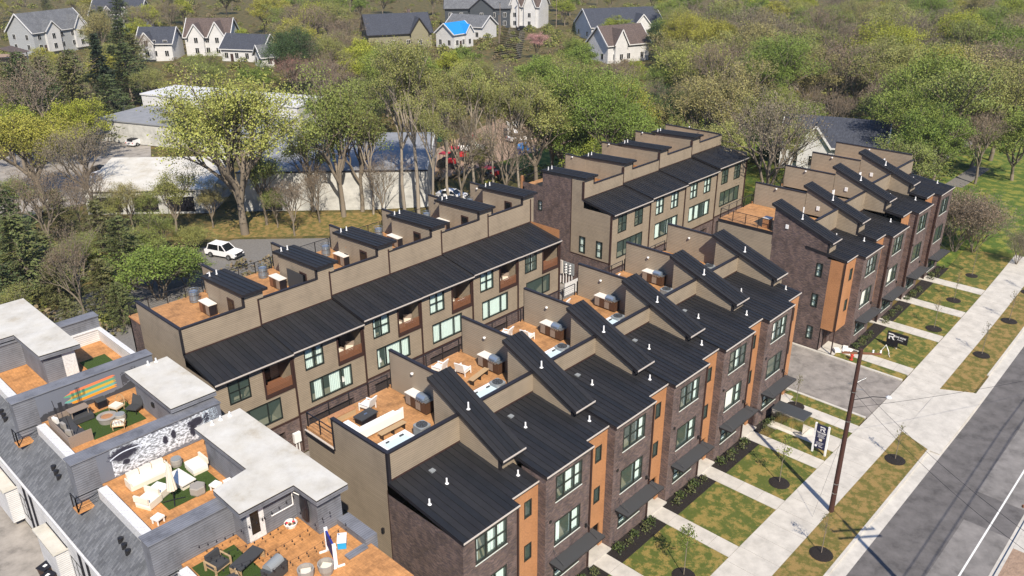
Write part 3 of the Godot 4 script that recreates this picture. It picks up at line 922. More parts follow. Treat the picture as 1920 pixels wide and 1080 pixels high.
func rear_row():
	var xs := [-0.95, 5.48, 12.1, 18.3, 24.5, 30.6, 36.75]
	var dy := [0.0, 0.18, 0.42, 0.42, 0.52, 0.52]
	rear_deck = [10.1, 10.25, 10.4, 10.45, 10.5, 10.5]
	var tops := [[[0.5, true, 0], [0.5, true, 0]], [[0.5, true, 1], [0.5, true, 3]], [[0.5, true, 4], [0.5, true, 1]], [[0.5, true, 1], [0.5, true, 1]], [[0.5, true, 1], [0.5, true, 1]], [[0.5, true, 0], [0.5, true, 4]]]
	var lows := [[[0.3, false, 0], [0.4, false, 0], [0.3, false, 0]], [[0.3, false, 3], [0.44, false, 3], [0.26, false, 3]], [[0.27, false, 4], [0.46, false, 1], [0.27, false, 1]], [[0.27, false, 1], [0.46, false, 1], [0.27, false, 1]], [[0.27, false, 1], [0.46, false, 1], [0.27, false, 1]], [[0.7, false, 0], [0.3, false, 0]]]
	var which := ["nearest tan sided rear townhouse, its deck empty but for a counter", "second tan rear townhouse from the grey roof terraces, a black screen on its deck", "third tan rear townhouse, with mint curtains drawn in its long window", "fourth tan rear townhouse, midway along the row behind the decks", "fifth tan rear townhouse, with wicker chairs heaped on its loggia", "last tan rear townhouse of its row, beside the courtyard gap"]
	for k in 6:
		rear_house("sided_townhouse", which[k], "tan sided townhouses behind the street row", xs[k], xs[k + 1] - xs[k], {"dy": dy[k], "eave": [9.02, 9.12, 9.4, 9.42, 9.52, 9.5][k], "par": [12.0, 12.25, 12.42, 12.5, 12.58, 12.6][k], "deck": rear_deck[k], "loggia": true, "pent": xs[k + 1] - xs[k] - 1.3, "pf": [13.08, 13.3, 13.38, 13.45, 13.5, 13.5][k], "screen": [12.7, 12.7, 12.8, 12.85, 12.9, 12.95][k], "top": tops[k], "low": lows[k], "first": k == 0, "last": k == 5})

func far_rear_row():
	var which := ["tan and brick townhouse with a brick end wall, past the courtyard gap", "second tan townhouse past the courtyard gap, with pale curtains downstairs", "third tan townhouse past the courtyard gap, with mint curtains drawn upstairs and down", "last tan townhouse past the courtyard gap, under the bare grey tree"]
	for k in 4:
		rear_house("sided_townhouse", which[k], "tan sided townhouses past the courtyard gap", 45.45 + 7.23 * k, 7.23, {"dy": 0.22 * k, "lift": 0.05, "eave": [9.88, 10.08, 10.25, 10.55][k], "par": [12.25, 12.4, 12.7, 12.86][k], "deck": 10.6 + 0.2 * k, "loggia": false, "pent": 0.03, "pf": 13.2 + 0.2 * k, "screen": 12.85 + 0.13 * k, "top": [[0.5, true, [0, 1, 1, 0][k]], [0.5, true, [0, 1, 1, 0][k]]], "low": [[0.25, false, [0, 1, 1, 0][k]], [0.27, false, [0, 0, 3, 0][k]], [0.24, false, [0, 4, 0, 0][k]], [0.24, false, [0, 1, 1, 0][k]]], "first": k == 0, "last": k == 3})

# ------------------------------------------------------------------ ground
func gy(x: float) -> float:   # the street climbs gently beyond the driveway
	return clampf((x - 47.0) * 0.05, 0.0, 2.5)

func curve(x: float) -> float:
	return 0.0 if x < 60 else -0.0006 * (x - 60) * (x - 60)

func sheet(mb: MB, x0: float, x1: float, z0: float, z1: float, y: float, bend := false):   # a ground sheet that follows the slope
	var xs := [x0]
	for q in [47.0, 52.0, 57.0, 62.0, 67.0, 72.0, 77.0, 82.0, 87.0, 92.0, 97.0]:
		if q > x0 and q < x1: xs.append(q)
	xs.append(x1)
	for i in xs.size() - 1:
		var a: float = xs[i]
		var b: float = xs[i + 1]
		var ca := curve(a) if bend else 0.0
		var cb := curve(b) if bend else 0.0
		mb.quad(Vector3(a, gy(a) + y, z1 + ca), Vector3(a, gy(a) + y, z0 + ca), Vector3(b, gy(b) + y, z0 + cb), Vector3(b, gy(b) + y, z1 + cb))

func block(mb: MB, x0: float, x1: float, z0: float, z1: float, y: float, t := 0.14, bend := false):
	var a := gy(x0) + y
	var b := gy(x1) + y
	var ca := curve(x0) if bend else 0.0
	var cb := curve(x1) if bend else 0.0
	mb.hexa([Vector3(x0, a - t, z0 + ca), Vector3(x0, a - t, z1 + ca), Vector3(x1, b - t, z1 + cb), Vector3(x1, b - t, z0 + cb), Vector3(x0, a, z0 + ca), Vector3(x0, a, z1 + ca), Vector3(x1, b, z1 + cb), Vector3(x1, b, z0 + cb)])

func slabs(called: String, label: String, x0: float, x1: float, z0: float, z1: float, y: float, along_x: bool, size: float, bend := false):
	var o := Node3D.new()
	o.name = numbered(called)
	add_child(o, true)
	o.set_meta("kind", "structure")
	o.set_meta("label", label)
	var n := maxi(1, int(round((x1 - x0 if along_x else z1 - z0) / size)))
	for i in n:
		var m := MB.new()
		if along_x: block(m, lerpf(x0, x1, float(i) / n) + 0.012, lerpf(x0, x1, (i + 1.0) / n) - 0.012, z0, z1, y, 0.12, bend)
		else: block(m, x0, x1, lerpf(z0, z1, float(i) / n) + 0.012, lerpf(z0, z1, (i + 1.0) / n) - 0.012, y, 0.12, bend)
		part(o, "slab", m, M.concrete)

func site():
	var g := MB.new()
	sheet(g, -700, 2200, -2200, 700, -0.145)
	struct("ground", g, M.forest_floor)
	var r := MB.new()
	sheet(r, -80, 130, 12.6, 19.72, -0.135, true)
	struct("road", r, M.asphalt)
	var rp := MB.new()
	sheet(rp, -80, 32.8, 16.5, 19.70, -0.131)
	sheet(rp, 36.8, 130, 16.2, 19.70, -0.131, true)
	struct("worn_road_surface", rp, M.worn_asphalt)
	var wl := MB.new()
	sheet(wl, -80, 130, 18.0, 18.12, -0.127, true)
	struct("road_edge_line", wl, M.road_white)
	var gu := MB.new()
	sheet(gu, -80, 130, 11.86, 12.72, -0.131, true)
	sheet(gu, -80, 130, 19.45, 19.72, -0.127, true)
	struct("gutter", gu, M.concrete)
	var kb := MB.new()
	for i in 42:
		var a := -80.0 + i * 5.0
		if a < 39 or a > 51: block(kb, a, a + 4.99, 11.68, 11.86, 0.0, 0.14, true)
		block(kb, a, a + 4.99, 19.72, 19.9, 0.0, 0.14, true)
	struct("kerb", kb, M.concrete)
	var fs := MB.new()
	block(fs, -80, 31.7, 19.9, 23.0, 0.0)
	struct("far_pavement", fs, M.bare_dirt)
	slabs("far_sidewalk", "pale pavement across the street", 31.7, 60, 19.9, 22.0, 0.01, true, 1.8)
	# verge between pavement and kerb, broken by the driveway apron
	var v1 := MB.new()
	block(v1, -80, 39.3, 9.27, 11.67, -0.01)
	v1.prism([Vector3(39.3, -0.15, 9.27), Vector3(39.3, -0.15, 11.67), Vector3(39.7, -0.15, 11.67), Vector3(40.9, -0.15, 9.27)], Vector3.UP * 0.14)
	for i in 12: block(v1, 51.2 + i * 5, 56.2 + i * 5, 9.27, 11.67, -0.01, 0.14, true)
	v1.prism([Vector3(49.9, 0.0, 9.27), Vector3(51.2, 0.04, 11.67), Vector3(51.2, 0.04, 9.27)], Vector3.UP * 0.16)
	struct("verge", v1, M.verge)
	slabs("sidewalk", "wide concrete pavement along the street", -30, 85.2, 6.36, 9.26, 0.0, true, 1.83, true)
	# driveway
	var ap := MB.new()
	ap.prism([Vector3(40.9, -0.1, 9.27), Vector3(39.7, -0.1, 11.7), Vector3(39.7, -0.13, 12.6), Vector3(51.2, 0.05, 12.6), Vector3(51.2, 0.05, 11.7), Vector3(49.9, 0.03, 9.27)], Vector3.UP * 0.09)
	struct("driveway_apron", ap, M.concrete)
	var dr := MB.new()
	sheet(dr, 41.0, 49.1, -14.2, 6.3, -0.06)
	struct("driveway", dr, M.court_paving)
	var dk := MB.new()
	for q in [[40.75, 41.0], [49.1, 49.35]]: block(dk, q[0], q[1], -12.0, 6.2, 0.04, 0.2)
	struct("driveway_kerb", dk, M.concrete)
	var al := MB.new()
	sheet(al, -40, 85, -24.6, -14.0, -0.13)
	sheet(al, 36.9, 45.4, -60, -24.6, -0.13)
	struct("alley", al, M.court_paving)
	# lawns, mulch beds and front walks of the street row
	var lw := MB.new()
	var mu := MB.new()
	for k in 6:
		var x0 := -0.1 + 6.65 * k
		var la := x0 - 0.54 if k else -3.0
		if k < 5:
			block(lw, la, x0 + 4.70, 1.5, 6.34, -0.01)
			block(mu, la, x0 + 4.70, 0.0, 1.5, -0.005)
		else:   # the last lawn is split by the pad of the steel box
			block(lw, la, 34.2, 1.5, 6.34, -0.01)
			block(lw, 36.4, x0 + 4.70, 0.6, 6.34, -0.01)
			block(mu, la, x0 + 4.70, 0.0, 0.6, -0.005)
		slabs("front_walk", "front walk to the %s door of the street row" % ["first", "second", "third", "fourth", "fifth", "last"][k], x0 + 4.72, x0 + 6.08, -1.8, 6.34, 0.005, false, 1.6)
	slabs("box_pad", "concrete pad under the mirrored steel box", 34.22, 36.38, 0.62, 6.33, 0.0, false, 2.9)
	block(lw, 39.26, 40.74, -0.6, 6.2, -0.01)
	for k in 4:
		var wx := 50.4 if k == 0 else 52.0 + 6.65 * k - 0.35
		var nx := 52.0 + 6.65 * (k + 1) - 0.37
		var wn := wx + 1.42
		slabs("front_walk", "front walk to the %s door beyond the driveway" % ["first", "second", "third", "last"][k], wx, wn, -2.0, 6.3 + curve(wx), 0.02, false, 1.45, false)
		if k == 3: nx = 84.0
		for j in 3:
			var a := lerpf(wn + 0.02, nx, j / 3.0)
			var b := lerpf(wn + 0.02, nx, (j + 1) / 3.0)
			block(lw, a, b, 1.3, 6.34, -0.01, 0.2, true)
			if a < 76.5: block(mu, a, minf(b, 76.6), 0.0, 1.3, -0.005, 0.2)
	block(lw, 49.36, 50.38, -0.4, 6.2, -0.01, 0.2)
	struct("lawn", lw, M.lawn).set_meta("kind", "stuff")
	struct("mulch_bed", mu, M.mulch).set_meta("kind", "stuff")
	var mw := MB.new()
	sheet(mw, 76.6, 180, -40, 6.0, -0.12)
	sheet(mw, 84.0, 180, 5.0, 9.0, -0.11)
	sheet(mw, 75, 125, -75, -26, -0.12)
	struct("meadow", mw, M.meadow).set_meta("kind", "stuff")
	var gp := MB.new()
	for q in [[108.0, 122.0, -9.5, -7.0], [104.0, 140.0, -21.0, -14.0]]: sheet(gp, q[0], q[1], q[2], q[3], -0.10)
	struct("garden_path", gp, M.gravel)
	# behind the rear rows: gravel drive, storage yard, car park
	var lot := MB.new()
	lot.prism([Vector3(-12, -0.16, -38.2), Vector3(-12, -0.16, -62), Vector3(18, -0.16, -74), Vector3(27, -0.16, -73), Vector3(40, -0.16, -60), Vector3(40, -0.16, -38.2)], Vector3.UP * 0.035)
	struct("rear_drive", lot, M.gravel)
	var bank := MB.new()
	bank.prism([Vector3(20, -0.16, -80), Vector3(36, -0.16, -80.5), Vector3(50, -0.16, -64), Vector3(42, -0.16, -60), Vector3(28, -0.16, -73)], Vector3.UP * 0.03)
	struct("bank", bank, M.verge)
	var yd := MB.new()
	yd.prism([Vector3(62, 0.6, -72), Vector3(70, 0.9, -96), Vector3(98, 2.35, -92), Vector3(92, 2.2, -68)], Vector3.UP * 0.05)
	struct("dirt_yard", yd, M.bare_dirt)
	var pk := MB.new()
	pk.prism([Vector3(2, -0.16, -104), Vector3(12, -0.16, -134), Vector3(48, -0.16, -168), Vector3(56, -0.16, -160), Vector3(30, -0.16, -104)], Vector3.UP * 0.03)
	struct("car_park", pk, M.old_concrete)
	var st := MB.new()
	st.prism([Vector3(196, 2.3, -150), Vector3(190, 2.3, -160), Vector3(250, 2.3, -215), Vector3(300, 2.3, -250), Vector3(304, 2.3, -240)], Vector3.UP * 0.05)
	st.prism([Vector3(150, 2.3, -146), Vector3(156, 2.3, -140), Vector3(220, 2.3, -196), Vector3(214, 2.3, -202)], Vector3.UP * 0.055)
	struct("far_street", st, M.old_concrete)

# ------------------------------------------------------------------ grey townhouses with roof terraces
func mural_texture(kind: int) -> ImageTexture:
	var w := 1024
	var h := 256
	var im := Image.create(w, h, false, Image.FORMAT_RGB8)
	var n1 := noise_image(41 + kind, 512, 0.012, 5)
	var n2 := noise_image(51 + kind, 512, 0.022, 3)
	var base := Color(0.42, 0.44, 0.49)
	for y in h:
		for x in w:
			var u := float(x) / w
			var t := float(y) / h     # 0 at the top
			var a := n1.get_pixel(x % 512, (y * 2) % 512).r - 0.5
			var b := n2.get_pixel(x % 512, (y * 2) % 512).r - 0.5
			var c := base
			if kind == 0:   # desert: five slanting bands, dark hills along the foot, cactuses
				var hill := 0.80 - 0.10 * sin(u * 9.0) + a * 0.10 - maxf(0.0, u - 0.7) * 0.5
				var q := t + (u - 0.5) * 0.16
				if u > 0.24 + 0.03 * sin(q * 30) and u < 0.63 + 0.012 * (int(q * 40) % 3) and q > 0.24 and q < 0.74:
					c = [Color(0.90, 0.50, 0.33), Color(0.36, 0.62, 0.50), Color(0.80, 0.66, 0.24), Color(0.40, 0.66, 0.62), Color(0.93, 0.60, 0.16)][clampi(int((q - 0.24) * 10.0), 0, 4)]
				if t > hill: c = Color(0.23, 0.24, 0.27)
				if u > 0.70 and u < 0.84 and absf(t - 0.48 + (u - 0.77) * 1.2) < 0.20 + b * 0.35 and t < hill: c = Color(0.26, 0.27, 0.30)
				for k in [[0.17, 0.52, 0.016], [0.33, 0.20, 0.018]]:
					var dxx: float = absf(u - k[0])
					if dxx < k[2] and t > k[1] and t < 0.86 or (absf(dxx - 0.045) < 0.011 and t > k[1] + 0.14 and t < k[1] + 0.36) or (dxx < 0.05 and absf(t - k[1] - 0.36) < 0.03):
						if int(dxx * 260) % 2 == 0 or k[0] < 0.2: c = Color(0.17, 0.18, 0.21)
			else:   # a white cloud of brush strokes with dark hollows
				var body := 0.46 + 0.05 * sin(u * 7.0) + a * 0.35
				if u > 0.10 and u < 0.90 and absf(t - 0.47) < body:
					c = Color(0.86, 0.89, 0.94).darkened(clampf(0.16 + b * 1.1 + a * 0.4, 0.0, 0.55))
				for k in [[0.20, 0.30, 0.115, 0.26], [0.205, 0.62, 0.03, 0.10], [0.52, 0.47, 0.022, 0.16], [0.59, 0.40, 0.022, 0.17], [0.78, 0.30, 0.075, 0.17], [0.75, 0.55, 0.03, 0.22], [0.87, 0.30, 0.03, 0.2]]:
					var d := Vector2((u - k[0]) / k[2], (t - k[1]) / k[3]).length() + b * 0.7
					if d < 1.0: c = c.lerp(Color(0.13, 0.13, 0.19), clampf((1.0 - d) * 4.0, 0.0, 0.92))
				var arc := absf(t - 0.24 - 8.0 * (u - 0.22) * (u - 0.22) * (1.0 if u < 0.22 else 0.3)) 
				if u > 0.09 and u < 0.40 and arc < 0.018: c = Color(0.85, 0.88, 0.94)
				if u > 0.84 and u < 0.97 and fposmod(u * 9.0 + t * 3.0 + b, 0.5) < 0.10: c = Color(0.80, 0.88, 0.95)
			im.set_pixel(x, y, c)
	return ImageTexture.create_from_image(im)

func flat_roof(par: Node, pts: Array, y: float):   # white membrane with a dark edge and a grey soffit
	var ring := MB.new()
	ring.prism(pts.map(func(p): return Vector3(p.x, y - 0.34, p.y)), Vector3.UP * 0.26)
	var r := part(par, "flat_roof", ring, M.grey_siding)
	var ed := MB.new()
	ed.prism(pts.map(func(p): return Vector3(p.x, y - 0.08, p.y)), Vector3.UP * 0.06)
	part(r, "roof_edge", ed, M.near_black)
	var top := MB.new()
	top.prism(pts.map(func(p): return Vector3(p.x, y - 0.02, p.y)), Vector3.UP * 0.03)
	part(r, "roof_membrane", top, M.membrane)

func grey_house(k: int, z0: float, z1: float, label: String) -> Node3D:   # z0 far wall, z1 near wall
	var o := thing("grey_townhouse", label, "townhouse", Vector3(-8, 0, (z0 + z1) / 2), 0.0, "grey townhouses with roof terraces")
	var zc := (z0 + z1) / 2
	var xl := -11.15 + 8.0
	var xr := -3.55 + 8.0
	if k == 0: xr = -6.6 + 8.0
	var a := z0 - zc
	var b := z1 - zc
	var body := MB.new()
	body.box(xl - 1.6, xl, 0, 7.5, a, b)
	part(o, "front_block", body, M.white_siding)
	bx(o, "rear_block", M.grey_siding, xl, xr, 0, 9.1, a, b)
	bx(o, "terrace_floor", M.orange_deck, xl + 0.02, xr - 0.12, 9.1, 9.3, a, b - 0.01)
	# white parapet along the terrace, shingled slope below it
	bx(o, "terrace_parapet", M.white_trim, xl - 0.5, xl + 0.02, 8.6, 9.62, a + 1.2, b - 0.4)
	var sl := MB.new()
	sl.hexa([Vector3(xl - 2.5, 7.3, a), Vector3(xl - 2.5, 7.3, b), Vector3(xl - 0.2, 8.95, b), Vector3(xl - 0.2, 8.95, a), Vector3(xl - 2.5, 7.5, a), Vector3(xl - 2.5, 7.5, b), Vector3(xl - 0.2, 9.2, b), Vector3(xl - 0.2, 9.2, a)])
	part(o, "shingle_roof", sl, M.shingle)
	bx(o, "eave_gutter", M.white_trim, xl - 2.62, xl - 2.48, 7.28, 7.44, a, b)
	for q in [0.0, 0.55, 1.1]:
		var v := MB.new()
		v.lathe([Vector2(0.15, -0.1), Vector2(0.15, 0.25), Vector2(0.0, 0.28)], Vector3(xl - 1.05 - q * 0.10, 8.55 - q * 0.075, 0.35 + q), 8)
		part(o, "roof_vent", v, M.black_metal)
	# white front with bays and dark downpipes
	for q in [[a + 2.2, a + 5.4]]:
		bx(o, "front_bay", M.white_siding, xl - 2.35, xl - 1.6, 0.3, 3.0, q[0], q[1])
		var br := bx(o, "bay_roof", M.membrane, xl - 2.5, xl - 1.6, 3.0, 3.16, q[0] - 0.15, q[1] + 0.15)
		bx(br, "roof_edge", M.near_black, xl - 1.66, xl - 1.60, 3.16, 3.2, q[0] - 0.15, q[1] + 0.15)
		var zz: float = q[1]
		window(o, Vector3(xl - 1.6, 1.0, zz + 0.4), Vector3(0, 0, 1), 1.6, 1.7, [[0.5, true, 4], [0.5, true, 2]])
	for q in [b - 0.3, b - 1.5]: bx(o, "downpipe", M.near_black, xl - 1.72, xl - 1.61, 0.0, 7.3, q, q + 0.1)
	return o

func party_wall(z: float, label: String, mural := -1):   # grey wall between two terraces, with a railed ledge at its street end
	var o := thing("terrace_wall", label, "wall", Vector3(-8, 0, z), 0.0, "grey walls between the roof terraces")
	var t := MB.new()
	t.prism([Vector3(-4.45, 8.5, -0.45), Vector3(-4.45, 11.25, -0.45), Vector3(4.5, 11.25, -0.45), Vector3(4.5, 0.2, -0.45), Vector3(-3.3, 0.2, -0.45)], Vector3(0, 0, 0.9))
	part(o, "wall", t, M.grey_siding)
	bx(o, "wall_cap", M.grey_siding, -4.52, 4.55, 11.25, 11.33, -0.52, 0.52)
	if mural >= 0:
		var m := StandardMaterial3D.new()
		m.resource_name = "mural_paint"
		m.albedo_texture = mural_texture(mural)
		m.roughness = 0.8
		var q := MB.new()
		q.uvquad(Vector3(-3.15, 11.24, 0.456), Vector3(4.48, 11.24, 0.456), Vector3(4.48, 9.33, 0.456), Vector3(-3.15, 9.33, 0.456))
		part(o, "mural", q, m)
	var lg := bx(o, "ledge_floor", M.orange_deck, -4.9, -3.3, 8.62, 8.72, 0.46, 1.25)
	rail(o, Vector3(-4.86, 8.72, 0.5), Vector3(-4.86, 8.72, 1.2), 0.95, "ledge_railing", 4)
	rail(o, Vector3(-4.86, 8.72, 1.2), Vector3(-3.6, 8.72, 1.2), 0.95, "ledge_railing", 4)
	var gb := MB.new()
	gb.prism([Vector3(-5.2, 7.3, 0.46), Vector3(-3.2, 8.6, 0.46), Vector3(-3.2, 7.0, 0.46)], Vector3(0, 0, 0.8))
	part(o, "ledge_gable", gb, M.white_siding)

func grey_row():
	var zs := [-46.5, -37.2, -28.15, -18.8, -9.35, 0.3]
	var names := ["farthest grey townhouse, its broad white roof bent round the stair", "grey townhouse with a grass mat by a white parapet, behind the striped mural", "grey townhouse whose terrace holds charcoal sofas and wicker chairs", "grey townhouse whose terrace holds cream sofas and a closed parasol", "nearest grey townhouse, its terrace hung with string lights"]
	for k in 5: grey_house(k, zs[k], zs[k + 1], names[k])
	party_wall(-37.2, "plain grey terrace wall, the farthest one")
	party_wall(-28.15, "grey terrace wall painted with orange and teal bands and cactuses", 0)
	party_wall(-18.8, "grey terrace wall painted with a black and white brush mural", 1)
	party_wall(-9.3, "plain grey terrace wall behind the string lights")
	# stair houses under white flat roofs
	var y := 11.8
	var o := thing("stair_house", "long white L-shaped flat roof over the stairs of the two nearest terraces", "roof house", Vector3(-5, 9.3, -9.3))
	var w := MB.new()
	w.prism([Vector3(-1.0, 0, -6.3), Vector3(-1.0, 0, -1.0), Vector3(-3.1, 0, -0.6), Vector3(-3.1, 0, 1.6), Vector3(-0.1, 0, 1.6), Vector3(-0.1, 0, 3.7), Vector3(1.4, 0, 3.7), Vector3(1.4, 0, -6.3)], Vector3.UP * (y - 0.34 - 9.3))
	part(o, "stair_wall", w, M.grey_siding)
	var sub := Node3D.new()
	sub.name = "roof"
	o.add_child(sub, true)
	flat_roof(sub, [Vector2(-1.3, -6.7), Vector2(-1.3, -0.95), Vector2(-3.45, -0.6), Vector2(-3.5, 2.1), Vector2(-0.35, 2.1), Vector2(-0.3, 4.1), Vector2(1.65, 4.1), Vector2(1.65, -6.75)], y - 9.3)
	for q in [Vector2(0.2, -6.4), Vector2(0.8, -6.4), Vector2(-0.4, -6.3)]: vent_pipe(o, Vector3(q.x, y - 9.29, q.y), 0.35)
	var fd := bx(o, "terrace_door", M.white_trim, -2.95, -2.0, 0.02, 2.1, 1.6, 1.66)
	bx(fd, "door_pane", M.car_glass, -2.78, -2.3, 0.45, 1.95, 1.66, 1.68)
	bx(fd, "handle", M.black_metal, -2.16, -2.1, 1.0, 1.15, 1.66, 1.72)
	var pipe := MB.new()
	for q in [[Vector3(-1.6, 1.0, 1.7), Vector3(-0.3, 1.0, 1.7)], [Vector3(-0.3, 1.0, 1.7), Vector3(-0.3, 1.85, 1.7)], [Vector3(-0.3, 1.85, 1.7), Vector3(-0.16, 1.85, 2.4)]]: pipe.tube(q[0], q[1], 0.035, 0.035, 6)
	part(o, "white_conduit", pipe, M.white_plastic)
	bx(o, "side_planter", M.grey_siding, 1.0, 1.75, -0.9, 0.4, 3.75, 6.2)
	bx(o, "side_planter", M.grey_siding, -0.2, 1.0, -0.9, 0.1, 6.0, 6.4)
	o = thing("stair_house", "white oblong flat roof between the two painted walls", "roof house", Vector3(-5, 9.3, -23.5))
	bx(o, "stair_wall", M.grey_siding, -0.85, 1.4, 0, y - 9.64, -1.8, 4.2)
	sub = Node3D.new()
	sub.name = "roof"
	o.add_child(sub, true)
	flat_roof(sub, [Vector2(-1.2, -2.1), Vector2(-1.25, 4.45), Vector2(1.7, 4.5), Vector2(1.7, -2.1)], y - 9.3)
	for q in [Vector2(0.3, -1.9), Vector2(0.85, -1.9)]: vent_pipe(o, Vector3(q.x, y - 9.29, q.y), 0.35)
	bx(o, "vent_hood", M.black_metal, -0.95, -0.85, 0.9, 1.2, 0.6, 0.9)
	o = thing("stair_house", "broad white flat roof at the far end of the grey terraces", "roof house", Vector3(-8, 9.3, -35))
	bx(o, "stair_wall", M.grey_siding, -1.0, 1.1, 0, y - 9.64, -7.8, 2.7)
	bx(o, "stair_wall", M.grey_siding, -4.5, -1.0, 0, y - 9.64, -7.8, -2.2)
	sub = Node3D.new()
	sub.name = "roof"
	o.add_child(sub, true)
	flat_roof(sub, [Vector2(-6.0, -8.1), Vector2(-6.0, -1.8), Vector2(-1.3, -1.8), Vector2(-1.25, 2.95), Vector2(1.4, 3.1), Vector2(1.45, -8.1)], y - 9.3)
	for q in [Vector2(-2.2, -5.0), Vector2(-1.7, -4.2), Vector2(-3.2, -4.2)]: vent_pipe(o, Vector3(q.x, y - 9.29, q.y), 0.35)
	bx(o, "terrace_door", M.white_trim, 0.2, 1.05, 0.02, 2.1, 2.7, 2.76)
	o = thing("parapet_corner", "white parapet round the grass mat at the far end of the terraces", "parapet", Vector3(-5, 9.3, -33))
	bx(o, "parapet", M.white_siding, 1.2, 1.45, -0.2, 1.0, -3.5, 4.4)
	bx(o, "parapet", M.white_siding, -1.6, 1.2, -0.2, 1.0, -3.75, -3.5)
	bx(o, "parapet_cap", M.white_trim, 1.15, 1.5, 1.0, 1.06, -3.8, 4.4)
	bx(o, "parapet_cap", M.white_trim, -1.6, 1.15, 1.0, 1.06, -3.8, -3.45)
	bx(o, "deck_floor", M.orange_deck, -1.4, 1.2, 0.004, 0.05, -3.5, 4.4)
	bx(o, "grass_mat", M.turf_rug, -1.3, 0.5, 0.05, 0.09, -1.0, 2.8)
	var dw := MB.new()
	sheet(dw, -45, -12.75, -60, 30, -0.13)
	sheet(dw, -3.5, -0.2, -24, 6.2, -0.125)
	struct("side_drive", dw, M.old_concrete)

# ------------------------------------------------------------------ things on the roof decks
var kit := {}

func rounded(mb: MB, cx: float, cz: float, hx: float, hz: float, r: float, y0: float, y1: float, k := 4):   # an upright block with round corners
	var p := []
	for q in [[1, 1, 0.0], [-1, 1, 90.0], [-1, -1, 180.0], [1, -1, 270.0]]:
		for i in k + 1:
			var t := deg_to_rad(q[2] + 90.0 * i / k)
			p.append(Vector3(cx + q[0] * (hx - r) + cos(t) * r, y0, cz + q[1] * (hz - r) + sin(t) * r))
	mb.prism(p, Vector3.UP * (y1 - y0))

func put(called: String, make: Callable, label: String, category: String, at: Vector3, turn := 0.0, group := "", scale := 1.0) -> Node3D:   # the first one is built, later ones are copies
	if not kit.has(called):
		var o := thing(called, label, category, at, turn, group)
		make.call(o)
		if scale != 1.0: o.scale = Vector3.ONE * scale
		kit[called] = o
		return o
	var r := copy_of(kit[called], called, at, turn, label, group)
	r.scale = Vector3.ONE * scale
	return r

func make_tub(o: Node3D):
	var s := MB.new()
	rounded(s, 0, 0, 1.08, 1.08, 0.28, 0.0, 0.66)
	part(o, "shell", s, M.white_plastic)
	var rim := MB.new()
	for q in [[-1.08, 1.08, -1.08, -0.86], [-1.08, 1.08, 0.86, 1.08], [-1.08, -0.86, -0.86, 0.86], [0.86, 1.08, -0.86, 0.86]]: rim.box(q[0], q[1], 0.662, 0.72, q[2], q[3])
	part(o, "rim", rim, M.white_plastic)
	var w := MB.new()
	rounded(w, 0, 0, 0.88, 0.88, 0.2, 0.664, 0.675)
	part(o, "water", w, M.tub_water)
	for q in [[0.55, -0.75, 0.3, 0.1], [0.78, 0.2, 0.1, 0.26], [-0.5, -0.78, 0.24, 0.08]]: bx(o, "headrest", M.ac_dark, q[0] - q[2] / 2, q[0] + q[2] / 2, 0.68, 0.75, q[1] - q[3] / 2, q[1] + q[3] / 2)

func make_ac(o: Node3D):
	var s := MB.new()
	rounded(s, 0, 0, 0.42, 0.42, 0.14, 0.06, 0.86)
	part(o, "casing", s, M.ac_grey)
	for k in 9:
		var b := MB.new()
		rounded(b, 0, 0, 0.428, 0.428, 0.145, 0.12 + k * 0.08, 0.15 + k * 0.08, 3)
		part(o, "louvre", b, M.steel if k == 8 else M.ac_grey)
	var c := MB.new()
	c.lathe([Vector2(0.36, 0.862), Vector2(0.36, 0.90), Vector2(0.33, 0.90), Vector2(0.33, 0.87), Vector2(0.0, 0.87)], Vector3.ZERO, 18)
	part(o, "fan_ring", c, M.ac_dark)
	for k in 4:
		var g := MB.new()
		var d := Vector3(cos(PI * k / 4), 0, sin(PI * k / 4)) * 0.34
		g.bar(-d + Vector3.UP * 0.905, d + Vector3.UP * 0.905, 0.012, 0.01)
		part(o, "grille_bar", g, M.steel)
	var hub := MB.new()
	hub.lathe([Vector2(0.1, 0.90), Vector2(0.1, 0.93), Vector2(0.0, 0.935)], Vector3.ZERO, 10)
	part(o, "hub", hub, M.ac_dark)
	bx(o, "base_pad", M.black_metal, -0.44, 0.44, 0.0, 0.055, -0.44, 0.44)

func make_grill(o: Node3D):   # cabinet along z, its back at x = 0.35
	bx(o, "cabinet", M.brown_cabinet, -0.33, 0.35, 0.08, 0.90, -1.0, 1.0)
	bx(o, "plinth", M.black_metal, -0.27, 0.35, 0.0, 0.08, -0.98, 0.98)
	for k in 4: bx(o, "cabinet_door", [M.grey_wood, M.brown_cabinet, M.grey_wood, M.brown_cabinet][k], -0.355, -0.332, 0.14, 0.84, -0.96 + k * 0.49, -0.51 + k * 0.49)
	bx(o, "countertop", M.counter_stone, -0.38, 0.38, 0.90, 0.955, -1.04, 0.02)
	bx(o, "side_shelf", M.steel, -0.36, 0.38, 0.90, 0.94, 0.80, 1.06)
	var h := MB.new()
	var p := []
	for i in 9:
		var t := PI * i / 8
		p.append(Vector3(cos(t) * 0.33, 0.95 + sin(t) * 0.26, 0.04))
	h.prism(p, Vector3(0, 0, 0.74))
	var lid := part(o, "grill_lid", h, M.blue_steel)
	var hd := MB.new()
	hd.tube(Vector3(-0.36, 1.08, 0.14), Vector3(-0.36, 1.08, 0.68), 0.018, 0.018, 6)
	part(lid, "handle", hd, M.steel)
	var kb := bx(o, "control_panel", M.steel, -0.40, -0.34, 0.80, 0.93, 0.04, 0.80)
	for k in 4: bx(kb, "knob", M.black_metal, -0.43, -0.40, 0.84, 0.89, 0.14 + k * 0.17, 0.19 + k * 0.17)

